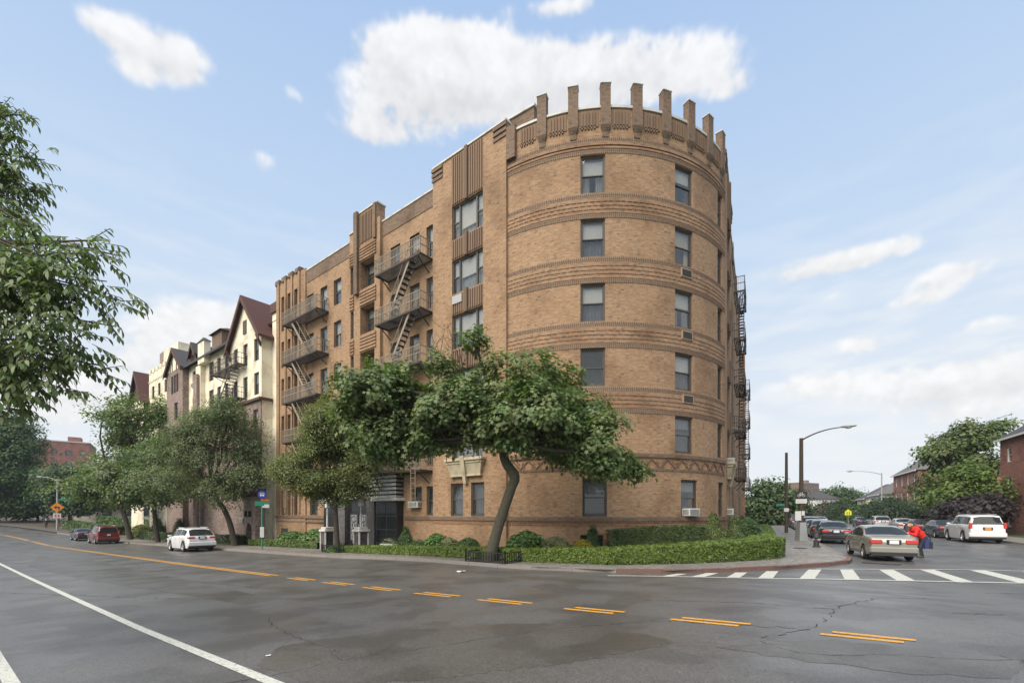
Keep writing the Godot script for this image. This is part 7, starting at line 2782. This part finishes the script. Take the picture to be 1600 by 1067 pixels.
	house_wall(o, fr, -53.0, -47.3, 0.6, -2.2, 18.9, bw, "brick_purple", "frame_dark", 8)
	b = MB.new()
	for x in [-53.0, -47.3]:
		b.quad(fr * Vector3(x, -2, -1), fr * Vector3(x, 18.9, -1), fr * Vector3(x, 18.9, 0.6), fr * Vector3(x, -2, 0.6), fr.basis.x * signf(x + 50))
	wpart(b, "side_wall", "brick_purple", o)
	gable(o, fr, -53.0, -47.3, 18.9, 21.4, 0.6, -5.0, "stucco", "slate", 0.3)
	for x in [-51.6, -50.9, -49.4, -48.7]:
		b = MB.new()
		b.box(x - 0.09, x + 0.09, 18.9, 20.2 - absf(x + 50.15) * 0.3, 0.6, 0.65, fr)
		wpart(b, "timber_stud", "timber", o)
	# ends and back so that the house is closed
	b = MB.new()
	var q := [Vector2(-53, 0), Vector2(-53, -13), Vector2(-25.5, -13)]
	b.quad(fr * Vector3(-53, -2, 0), fr * Vector3(-53, -2, -13), fr * Vector3(-53, 18.7, -13), fr * Vector3(-53, 18.7, 0))
	b.quad(fr * Vector3(-53, -2, -13), fr * Vector3(-25.5, -2, -13), fr * Vector3(-25.5, 18.7, -13), fr * Vector3(-53, 18.7, -13))
	b.quad(fr * Vector3(-53, 18.7, 0), fr * Vector3(-25.5, 18.7, 0), fr * Vector3(-25.5, 18.7, -13), fr * Vector3(-53, 18.7, -13), Vector3.UP)
	wpart(b, "rear_wall", "stucco", o)
	# porch with an arched gateway
	b = MB.new()
	var gate := PackedVector2Array([Vector2(-27.9, -1.5), Vector2(-27.5, -1.5), Vector2(-27.5, 0.6)])
	for k in 9:
		gate.append(Vector2(-26.95 - cos(PI * k / 8) * 0.55, 0.6 + sin(PI * k / 8) * 0.55))
	gate.append_array(PackedVector2Array([Vector2(-26.4, -1.5), Vector2(-25.7, -1.5), Vector2(-25.7, 3.4), Vector2(-27.9, 3.4)]))
	b.plate(gate, 0.92, 1.7, fr)
	wpart(b, "porch", "brick_purple", o)
	b = MB.new()
	b.box(-27.5, -26.4, -1.5, 1.2, 0.9, 1.0, fr)
	wpart(b, "gateway_door", "timber", o)
	b = MB.new()
	b.hexa([Vector3(-28.1, 3.4, 0.9), Vector3(-25.5, 3.4, 0.9), Vector3(-25.5, 3.4, 2.0), Vector3(-28.1, 3.4, 2.0), Vector3(-28.1, 4.1, 0.9), Vector3(-25.5, 4.1, 0.9), Vector3(-25.5, 3.5, 2.0), Vector3(-28.1, 3.5, 2.0)], fr)
	wpart(b, "porch_roof", "tile_roof", o)
	for x in [-27.3, -26.6]:
		b = MB.new()
		b.cbox(x - 0.12, x + 0.12, 1.7, 2.2, 1.7, 1.95, 0.03, fr)
		wpart(b, "lantern", "black_paint", o)
	fire_escape(o, Transform3D(Basis(), -o.position) * fr * Transform3D(Basis(), Vector3(0, 0, 0.02)), -35.6, -29.4, 1.7, [12.3, 15.35], -1, "iron")

func cream_building() -> void:
	var fr := f1(0)
	var foot := on(at1(57, 0))
	var o := thing("cream_building", "cream parapet building with a rooftop block behind the half-timbered gable", "building", foot)
	var w := []
	for y in [17.2, 14.1, 11.0, 7.9, 4.8]:
		for x in [-54.9, -57.6, -60.2]:
			w.append([x, 1.1, y, y + 1.6])
	house_wall(o, fr, -62.0, -53.0, 0.2, -2.5, 20.6, w, "stucco", "frame_dark", 9)
	var b := MB.new()
	b.quad(fr * Vector3(-62, -2.5, 0.2), fr * Vector3(-62, -2.5, -14), fr * Vector3(-62, 20.6, -14), fr * Vector3(-62, 20.6, 0.2))
	b.quad(fr * Vector3(-53, -2.5, 0.2), fr * Vector3(-53, -2.5, -14), fr * Vector3(-53, 20.6, -14), fr * Vector3(-53, 20.6, 0.2))
	b.quad(fr * Vector3(-62, 20.2, 0.2), fr * Vector3(-53, 20.2, 0.2), fr * Vector3(-53, 20.2, -14), fr * Vector3(-62, 20.2, -14), Vector3.UP)
	wpart(b, "side_wall", "stucco", o)
	b = MB.new()
	for k in 6:
		b.box(-61.9 + k * 1.5, -61.1 + k * 1.5, 20.6, 21.1, -0.1, 0.25, fr)
	for k in 14:
		b.box(-61.8 + k * 0.63, -61.55 + k * 0.63, 19.4, 19.6, 0.2, 0.32, fr)
	wpart(b, "parapet_blocks", "stucco", o)
	b = MB.new()
	b.box(-60.0, -54.2, 20.2, 23.7, -4.5, -0.9, fr)
	wpart(b, "rooftop_block", "stucco", o)
	b = MB.new()
	b.box(-61.7, -60.02, 20.2, 23.7, -4.5, -0.9, fr)
	wpart(b, "rooftop_shaft", "brick_purple", o)
	house_wall(o, fr, -68.0, -62.0, 0.8, -2.5, 17.4, [[-64.0, 1.1, 13.0, 14.8], [-66.0, 1.1, 13.0, 14.8], [-64, 1.1, 9.5, 11.2]], "stucco", "frame_dark", 10)
	gable(o, fr, -68.0, -62.0, 17.4, 21.4, 0.8, -7.0, "timber", "tile_roof", 0.4)

# a detached house along the side street: its front looks at the street
func street_house(called: String, label: String, t0: float, t1: float, d: float, deep: float, eave: float, ridge: float, m: String, m_roof: String, rows: Array, n: int, seed_: int, frame := "frame_white", lean := 0.0) -> void:
	var mid := at2((t0 + t1) / 2, d)
	var o := thing(called, label, "house", Vector3(mid.x, gy(mid), mid.y), 0.0, "houses on the side street")
	# x runs against t, z points at the street
	var p := at2(0, d)
	var fr := Transform3D(Basis(Vector3(-D2.x, 0, -D2.y), Vector3.UP, Vector3(-N2.x, 0, -N2.y)), Vector3(p.x, 0, p.y))
	var wins := []
	for r in rows:
		for k in n:
			wins.append([-lerpf(t1, t0, (k + 0.5) / n), 1.05, r, r + 1.45])
	house_wall(o, fr, -t1, -t0, 0.0, -0.3, eave, wins, m, frame, seed_)
	var inv := Transform3D(Basis(), -o.position)
	var b := MB.new()
	for x in [-t1, -t0]:
		b.quad(fr * Vector3(x, -0.3, 0), fr * Vector3(x, -0.3, -deep), fr * Vector3(x, eave, -deep), fr * Vector3(x, eave, 0), fr.basis.x * (-1.0 if x == -t1 else 1.0))
	b.quad(fr * Vector3(-t1, -0.3, -deep), fr * Vector3(-t0, -0.3, -deep), fr * Vector3(-t0, eave, -deep), fr * Vector3(-t1, eave, -deep), -fr.basis.z)
	wpart(b, "side_wall", m, o)
	# hipped roof
	b = MB.new()
	var h := minf(deep / 2, (t1 - t0) / 2) * 0.8
	var c := [Vector3(-t1 - 0.3, eave, 0.35), Vector3(-t0 + 0.3, eave, 0.35), Vector3(-t0 + 0.3, eave, -deep - 0.35), Vector3(-t1 - 0.3, eave, -deep - 0.35)]
	var ra := Vector3(-t1 + h, ridge, -deep / 2)
	var rb := Vector3(-t0 - h, ridge, -deep / 2)
	b.quad(fr * c[0], fr * c[1], fr * rb, fr * ra)
	b.quad(fr * c[2], fr * c[3], fr * ra, fr * rb)
	b.face(fr * c[1], fr * c[2], fr * rb)
	b.face(fr * c[3], fr * c[0], fr * ra)
	b.quad(fr * c[0], fr * c[1], fr * c[2], fr * c[3], Vector3.DOWN)
	wpart(b, "roof", m_roof, o)
	b = MB.new()
	b.box(-t1 - 0.36, -t0 + 0.36, eave - 0.16, eave + 0.02, 0.3, 0.42, fr)
	wpart(b, "gutter", "frame_white", o)
	# door with steps and a rail
	b = MB.new()
	var dx := -lerpf(t0, t1, 0.3)
	b.box(dx - 0.55, dx + 0.55, 0.9, 3.1, 0.01, 0.08, fr)
	wpart(b, "front_door", "frame_dark", o)
	for k in 5:
		b = MB.new()
		b.box(dx - 1.0, dx + 1.0, -0.3, 0.9 - k * 0.18, 0.1 + k * 0.3, 0.4 + k * 0.3, fr)
		wpart(b, "step", "brick_red", o)

func houses() -> void:
	tudor_building()
	cream_building()
	street_house("brick_house", "red brick house with white windows behind the large white sport wagon", 12.0, 33.6, 22.5, 11.0, 9.2, 13.6, "brick_red", "slate", [0.7, 4.0, 6.9], 6, 21)
	street_house("brick_house", "second red brick house with a grey hipped roof down the side street", 61.0, 75.5, 22.5, 10.0, 8.6, 12.6, "brick_red", "shingle", [1.0, 4.1, 6.6], 4, 22)
	street_house("grey_house", "grey-roofed house beyond the second brick house", 80.0, 90.0, 21.5, 9.0, 5.6, 9.0, "siding", "shingle", [1.0, 3.7], 3, 23)
	street_house("grey_house", "low house with a pale front far down the side street", 94.0, 104.0, 21.5, 9.0, 5.2, 8.4, "stucco", "slate", [1.0, 3.5], 3, 24)
	street_house("white_house", "white clapboard house with a dark hipped roof at the street's end", 104.0, 113.0, 10.0, 8.0, 5.4, 7.6, "siding", "slate", [0.9, 3.4], 3, 25, "frame_dark")
	# far blocks of flats
	far_block("far_apartment_block", "brown block of flats far off beyond the cycle sign", Vector2(206.0, -330.0), 0.5, 24.0, 14.0, 24.0, "brick_brown", 6, 7)
	far_block("far_apartment_block", "low red brick block above the trees at the road's bend", Vector2(-150.0, -150.0), 0.65, 20.0, 18.0, 23.0, "brick_red", 6, 6)
	far_block("tan_building", "low tan building with a blue front behind the far hedges", Vector2(-82.0, -98.0), 0.72, 16.0, 10.0, 6.5, "stucco", 2, 5)

func far_block(called: String, label: String, p: Vector2, turn: float, wide: float, deep: float, high: float, m: String, rows: int, cols: int) -> void:
	var o := thing(called, label, "building", Vector3(p.x, gy(p), p.y), 0.0)
	var fr := Transform3D(Basis(Vector3.UP, turn), Vector3(p.x, gy(p), p.y))
	var wins := []
	for r in rows:
		for k in cols:
			wins.append([-wide / 2 + wide * (k + 0.5) / cols, 1.4, 1.2 + (high - 2.0) / rows * r, 2.9 + (high - 2.0) / rows * r])
	house_wall(o, fr, -wide / 2, wide / 2, deep / 2, -1.0, high, wins, m, "frame_dark", rows)
	var b := MB.new()
	b.box(-wide / 2, wide / 2, -1.0, high - 0.3, -deep / 2, deep / 2 - 0.8, fr)
	for x in [-wide / 2, wide / 2]:
		b.quad(fr * Vector3(x, -1, deep / 2), fr * Vector3(x, -1, deep / 2 - 0.8), fr * Vector3(x, high, deep / 2 - 0.8), fr * Vector3(x, high, deep / 2), fr.basis.x * signf(x))
	wpart(b, "body", m, o)
	b = MB.new()
	b.box(-wide / 2 - 0.15, wide / 2 + 0.15, high, high + 0.35, -deep / 2 - 0.1, deep / 2 + 0.15, fr)
	wpart(b, "cornice", "coping", o)
	b = MB.new()
	b.box(wide * 0.2, wide * 0.36, high + 0.35, high + 2.6, -2, 2, fr)
	wpart(b, "roof_hut", m, o)
	if called == "tan_building":
		b = MB.new()
		b.box(-wide * 0.42, wide * 0.1, 3.0, 4.0, deep / 2, deep / 2 + 1.4, fr)
		wpart(b, "blue_canopy", "bag_blue", o)


# ---------- planting ----------
func planting() -> void:
	for q in TREES:
		var tr := []
		var rs := []
		for p in q[3]:
			tr.append(Vector3(p[0], p[1], p[2]))
			rs.append(p[3])
		var lobes := []
		for l in q[4]:
			lobes.append([Vector3(l[0], l[1], l[2]), Vector3(l[3], l[4], l[5])])
		var made := tree(q[0], q[1], Vector3(q[2][0], q[2][1], q[2][2]), tr, rs, lobes, q[5], q[6], q[7], q[8], Color(q[9][0], q[9][1], q[9][2]), int(absf(q[2][0] * 31.0)) + int(q[6]), q[10], q[11], q[12], q[13], q[14])
		if q[0] == "maple_tree":
			# dead twigs stand out of the top on the left
			var tw := MB.new()
			var r := RandomNumberGenerator.new()
			r.seed = 88
			for k in 9:
				var a := Vector3(-2.6 + k * 0.28, 6.9 + r.randf() * 0.5, r.randf_range(-0.5, 0.5))
				var e := a + Vector3(r.randf_range(-0.7, 0.7), r.randf_range(0.9, 1.9), r.randf_range(-0.4, 0.4))
				limb(tw, a + Vector3(0.4, -1.2, 0), e, 0.03, 0.006, r, 0.1, 4)
				for j in 4:
					var s := a.lerp(e, r.randf_range(0.35, 0.95))
					tw.bar(s, s + Vector3(r.randf_range(-0.5, 0.5), r.randf_range(0.1, 0.5), r.randf_range(-0.3, 0.3)), 0.011)
			part(tw, "bare_twigs", "bark", made)
	roadside_boughs()
	var green := Color(0.135, 0.205, 0.034)
	hedge("clipped_hedge", "long low clipped hedge curving round the corner before the tower", [Vector2(-8.9, -26.5), Vector2(-5.9, -23.7), Vector2(-2.7, -20.75), Vector2(0.2, -18.45), Vector2(3.6, -17.15), Vector2(7.1, -17.9), Vector2(9.3, -18.75), Vector2(10.7, -19.55), Vector2(11.5, -20.6)], 1.2, [0.38, 0.40, 0.42, 0.48, 0.58, 0.72, 0.80, 0.82, 0.82], "box", 0.95, 620, green, 61)
	hedge("clipped_hedge", "low hedge strip running back along the side street", [at2(-5.0, 1.7), at2(3.0, 1.8), at2(12.0, 1.8), at2(24.0, 1.8)], 1.1, [0.75, 0.75, 0.75, 0.75], "box", 1.1, 360, Color(0.15, 0.22, 0.038), 62)
	hedge("clipped_hedge", "low hedge left of the entrance before the far end of the wing", [at1(14.6, 2.1), at1(18.0, 2.1), at1(24.6, 2.1)], 0.9, [0.45, 0.5, 0.5], "box", 1.2, 380, Color(0.10, 0.16, 0.035), 63)
	hedge("tall_hedge", "dark head-high clipped hedge against the tower wall", [Vector2(4.75, -21.3), Vector2(6.2, -21.25), Vector2(7.6, -21.45), Vector2(8.75, -21.85)], 1.05, [1.12, 1.25, 1.3, 1.3], "box", 0.95, 620, Color(0.085, 0.128, 0.038), 64)
	hedge("clipped_hedge", "dark hedge in front of the Tudor house behind the bus stop", [at1(27.5, 2.2), at1(33.0, 2.2), at1(41.0, 2.2)], 0.9, [0.8, 0.8, 0.8], "box", 2.0, 110, Color(0.045, 0.08, 0.026), 65)
	hedge("clipped_hedge", "hedge before the half-timbered bay behind the red sport wagon", [at1(43.0, 2.0), at1(50.0, 2.0), at1(56.0, 2.0)], 1.0, [0.9, 0.9, 0.9], "box", 2.4, 80, Color(0.05, 0.095, 0.026), 66)
	hedge("clipped_hedge", "front row of the long hedges by the walking person", [at1(70.0, 1.6), at1(80.0, 1.6), at1(89.0, 1.6)], 1.4, [1.3, 1.3, 1.3], "box", 3.4, 45, Color(0.07, 0.13, 0.028), 67)
	hedge("clipped_hedge", "back row of the long hedges by the walking person", [at1(68.0, -3.0), at1(80.0, -3.0), at1(90.0, -3.0)], 1.4, [2.0, 2.0, 2.0], "box", 3.4, 45, Color(0.075, 0.14, 0.03), 68)
	var shrubs := [
		["conical_evergreen", "conical evergreen right of the tall hedge by the tower", Vector2(9.76, -22.3), 1.6, 1.95, true, "needle", 1.3, 3200, Color(0.138, 0.182, 0.061)],
		["conical_evergreen", "second conical evergreen beside the side street wing", Vector2(11.35, -23.4), 1.45, 1.8, true, "needle", 1.3, 2800, Color(0.116, 0.165, 0.061)],
		["round_shrub", "rounded dark bush at the start of the side street hedge", at2(-1.6, 0.9), 1.5, 1.6, false, "box", 1.5, 1500, Color(0.065, 0.123, 0.036)],
		["round_shrub", "rounded bush farther along the side street wing", at2(1.4, 0.9), 1.6, 1.6, false, "box", 1.5, 1300, Color(0.072, 0.131, 0.038)],
		["round_shrub", "third rounded bush along the side street wing", at2(5.0, 0.9), 1.7, 1.5, false, "box", 1.6, 1200, Color(0.070, 0.123, 0.038)],
		["yellow_shrub", "small round golden-yellow shrub under the tower window", TC + Vector2(-1.75, 10.6), 1.0, 0.72, false, "box", 1.2, 1100, Color(0.330, 0.286, 0.033)],
		["conical_evergreen", "small conical evergreen right of the golden shrub", TC + Vector2(-1.1, 9.6), 1.05, 1.35, true, "needle", 1.2, 1500, Color(0.080, 0.138, 0.051)],
		["variegated_shrub", "pale variegated shrub left of the golden shrub", TC + Vector2(-2.9, 10.4), 1.35, 0.85, false, "box", 1.3, 1200, Color(0.220, 0.242, 0.110)],
		["broad_shrub", "broad-leaved green shrub behind the maple trunk", TC + Vector2(-4.2, 9.7), 1.7, 1.05, false, "broad", 0.9, 700, Color(0.087, 0.181, 0.043)],
		["round_shrub", "clipped box ball left of the maple trunk", at1(1.0, 1.9), 1.2, 0.75, false, "box", 1.2, 900, Color(0.065, 0.131, 0.036)],
		["variegated_shrub", "small pale shrub under the paired ground-floor windows", at1(2.4, 1.8), 0.95, 0.75, false, "box", 1.3, 800, Color(0.187, 0.220, 0.099)],
		["broad_shrub", "leafy green shrub under the paired ground-floor windows", at1(3.6, 1.6), 1.3, 0.95, false, "broad", 0.85, 560, Color(0.087, 0.181, 0.043)],
		["round_shrub", "second clipped box ball near the ground-floor windows", at1(4.9, 1.8), 1.1, 0.65, false, "box", 1.2, 800, Color(0.058, 0.116, 0.036)],
		["conical_evergreen", "small conical evergreen right of the entrance", at1(6.6, 1.3), 1.1, 1.45, true, "needle", 1.4, 1400, Color(0.080, 0.145, 0.051)],
		["leafy_shrub", "large leafy shrub left of the entrance", at1(17.0, 1.0), 2.4, 1.25, false, "broad", 1.1, 900, Color(0.087, 0.174, 0.043)],
		["leafy_shrub", "light green shrub beside the flower planter", at1(15.4, 1.2), 1.3, 0.85, false, "broad", 1.0, 500, Color(0.110, 0.209, 0.039)],
		["leafy_shrub", "spreading shrub under the far end of the wing", at1(20.8, 1.0), 2.2, 1.1, false, "broad", 1.1, 800, Color(0.080, 0.160, 0.043)],
		["leafy_shrub", "shrub spilling round the foot of the feathery tree", Vector2(-10.1, -27.1), 1.6, 0.42, false, "broad", 0.8, 500, Color(0.072, 0.143, 0.033)],
		["conical_evergreen", "conical evergreen before the half-timbered bay", at1(47.0, 1.0), 1.8, 2.6, true, "needle", 2.4, 900, Color(0.058, 0.102, 0.043)],
		["conical_evergreen", "dark conical evergreen left of the one before the half-timbered bay", at1(55.0, 1.0), 2.0, 2.8, true, "needle", 2.6, 900, Color(0.051, 0.087, 0.041)],
		["yellow_shrub", "pale yellow-green shrub behind the red sport wagon", at1(62.0, 1.0), 2.6, 1.7, false, "box", 3.0, 700, Color(0.242, 0.286, 0.066)],
		["leafy_shrub", "low dark shrub mass before the second red brick house", at2(58.0, 20.5), 4.0, 2.0, false, "broad", 2.4, 700, Color(0.051, 0.087, 0.036)],
		["leafy_shrub", "dark shrub at the corner of the near red brick house", at2(13.6, 20.6), 2.6, 2.4, false, "needle", 2.6, 1200, Color(0.043, 0.080, 0.038)]]
	for i in shrubs.size():
		var q: Array = shrubs[i]
		bush(q[0], q[1], q[2], q[3], q[4], q[5], q[6], q[7], q[8], q[9], 300 + i)

# boughs of a roadside tree that reach into view from the left; its large leaves are separate pieces
func roadside_boughs() -> void:
	var p := Vector2(-10.2, -6.4)
	var o := thing("roadside_tree", "near tree reaching in from the left with long pointed leaves", "tree", on(p, 0.12))
	var at := o.position
	var r := RandomNumberGenerator.new()
	r.seed = 314
	var mb := MB.new()
	var tp := []
	for q in [[0, -0.3, 0], [0.1, 1.2, 0.05], [0.0, 2.6, -0.1], [0.3, 4.0, 0.0], [0.6, 5.4, 0.1], [0.9, 7.0, 0.0]]:
		tp.append(Vector3(q[0], q[1], q[2]))
	mb.tube(tp, [0.34, 0.24, 0.21, 0.17, 0.12, 0.06], 12, false)
	part(mb, "trunk", "bark", o)
	var lm := MB.new()
	var singles := []
	var rest := []
	var tints := []
	# bough ends: [x, y, depth, reach, leaves]
	var ends := BOUGHS
	var twigs := []
	for e in ends:
		var tip := Vector3(e[0], e[1], e[2]) - at
		var start: Vector3 = tp[2 + int(clampf((tip.y - 2.2) / 1.2, 0, 3))]
		limb(lm, start, tip, 0.045, 0.008, r, 0.14, 5)
		var dir := (tip - start).normalized()
		for k in int(e[4]):
			var q := 1.0 - 0.55 * pow(r.randf(), 1.4)
			var base: Vector3 = start.lerp(tip, q) + Vector3(r.randfn(), r.randfn(), r.randfn()) * e[3] * 0.32
			var out := (dir * 0.5 + Vector3(r.randfn(), r.randfn() * 0.5 - 0.45, r.randfn())).normalized()
			# a twig with leaflets in pairs
			var tw: Vector3 = base + out * 0.27
			lm.bar(base, tw, 0.007)
			for j in 7:
				var s := j / 6.0
				var lp: Vector3 = base.lerp(tw, 0.15 + 0.85 * s)
				var side := out.cross(Vector3.UP).normalized() * (1.0 if j % 2 else -1.0)
				if j == 6:
					side = Vector3.ZERO
				var ld := (out * 0.6 + side * 0.9 + Vector3(0, -0.45 - 0.3 * r.randf(), 0)).normalized()
				var sd := ld.cross(Vector3.UP).normalized()
				var bas := Basis(ld, sd.cross(ld), sd).rotated(ld, r.randf_range(-0.5, 0.5))
				var xf := Transform3D(bas.scaled(Vector3.ONE * r.randf_range(0.8, 1.25)), lp)
				var wp: Vector3 = lp + at
				if singles.size() < 300 and wp.x / -wp.z > -1.08 and wp.z < -3.0 and r.randf() < 0.3:
					singles.append([xf, r.randi() % 4])
				else:
					rest.append(xf)
					var g := r.randf_range(0.75, 1.25)
					tints.append(Color(0.15 * g, 0.20 * g, 0.088 * g))
	part(lm, "limbs", "bark", o)
	var shapes := []
	for k in 4:
		var b := MB.new()
		var g: float = [0.8, 0.95, 1.1, 1.25][k]
		b.col = Color(0.15 * g, 0.20 * g, 0.088 * g)
		one_leaf(b, Vector3.ZERO, Vector3.RIGHT, Vector3.BACK, Vector3.UP, 0.105, 0.4, false)
		shapes.append(b.mesh(M["leaf"]))
	for s in singles:
		put(shapes[s[1]], "leaf", o, s[0])
	var b := MB.new()
	one_leaf(b, Vector3.ZERO, Vector3.RIGHT, Vector3.BACK, Vector3.UP, 0.105, 0.4, false)
	var f := scatter(o, "foliage", b.mesh(M["leaf"]), rest, tints)
	f.set_meta("kind", "stuff")


func units() -> void:
	air_conditioner(f1(7.18, 2.34, 0.03), "white air conditioner in the small ground-floor window by the entrance", 0.9)
	air_conditioner(ft(27.6, 1.86, 0.03), "white air conditioner in the ground-floor tower window", 0.75)
	air_conditioner(f2(1.0, 1.9, -0.08), "white air conditioner low on the side street bay")
	air_conditioner(f2(2.3, 5.05, -0.08), "white air conditioner above the side street balconette")
	air_conditioner(f2(8.6, 8.0, -0.17), "white air conditioner under the side street fire escape")
	air_conditioner(f1(44.9, 16.1, 0.1), "white air conditioner in the top window of the Tudor house", 0.9)
	air_conditioner(f1(29.9, 1.2, 0.92), "white air conditioner low on the Tudor house by its porch", 0.8)
	# grilles set in the tower's bands are part of the wall
	for q in [[25.9, 13.78], [26.2, 10.68], [26.6, 7.5]]:
		var b := MB.new()
		b.box(-0.36, 0.36, 0, 0.42, 0.0, 0.075, ft(q[0], q[1]))
		wpart(b, "vent_surround", "mortar", home)
		b = MB.new()
		b.box(-0.31, 0.31, 0.04, 0.38, 0.0, 0.08, ft(q[0], q[1]))
		for k in 8:
			b.box(-0.3, 0.3, 0.06 + k * 0.04, 0.075 + k * 0.04, 0.08, 0.09, ft(q[0], q[1]))
		wpart(b, "vent_grille", "grille", home)


func _ready() -> void:
	rng.seed = 12
	# camera: upright, the lens shifted up so that the walls stay plumb
	var cam := Camera3D.new()
	cam.name = "camera"
	add_child(cam)
	cam.position = Vector3(0, 2.0, 0)
	var near := 0.1
	cam.set_frustum(near * 1067.0 / 720.0, Vector2(0, near * (802.0 - 533.5) / 720.0), near, 3000.0)
	cam.current = true
	# sky
	var env := Environment.new()
	env.background_mode = Environment.BG_SKY
	var sky := Sky.new()
	var pano := PanoramaSkyMaterial.new()
	pano.panorama = sky_texture()
	pano.energy_multiplier = 0.8
	sky.sky_material = pano
	env.sky = sky
	env.tonemap_mode = Environment.TONE_MAPPER_LINEAR
	env.tonemap_exposure = 1.25
	env.sdfgi_enabled = true
	env.ssao_enabled = true
	env.ssil_enabled = true
	env.fog_enabled = true
	env.fog_density = 0.00025
	env.fog_light_color = Color(0.80, 0.85, 0.90)
	var we := WorldEnvironment.new()
	we.name = "environment"
	we.environment = env
	add_child(we)
	# a veiled sun, high over the camera's left shoulder
	var sun := DirectionalLight3D.new()
	sun.name = "sun"
	sun.light_energy = 1.6
	sun.light_angular_distance = 60.0
	sun.light_color = Color(1.0, 0.955, 0.885)
	sun.shadow_enabled = true
	add_child(sun)
	sun.look_at_from_position(Vector3(-14, 26, 16), Vector3.ZERO)
	materials()
	land()
	apartment_building()
	houses()
	units()
	vehicles()
	furniture()
	planting()
	people()
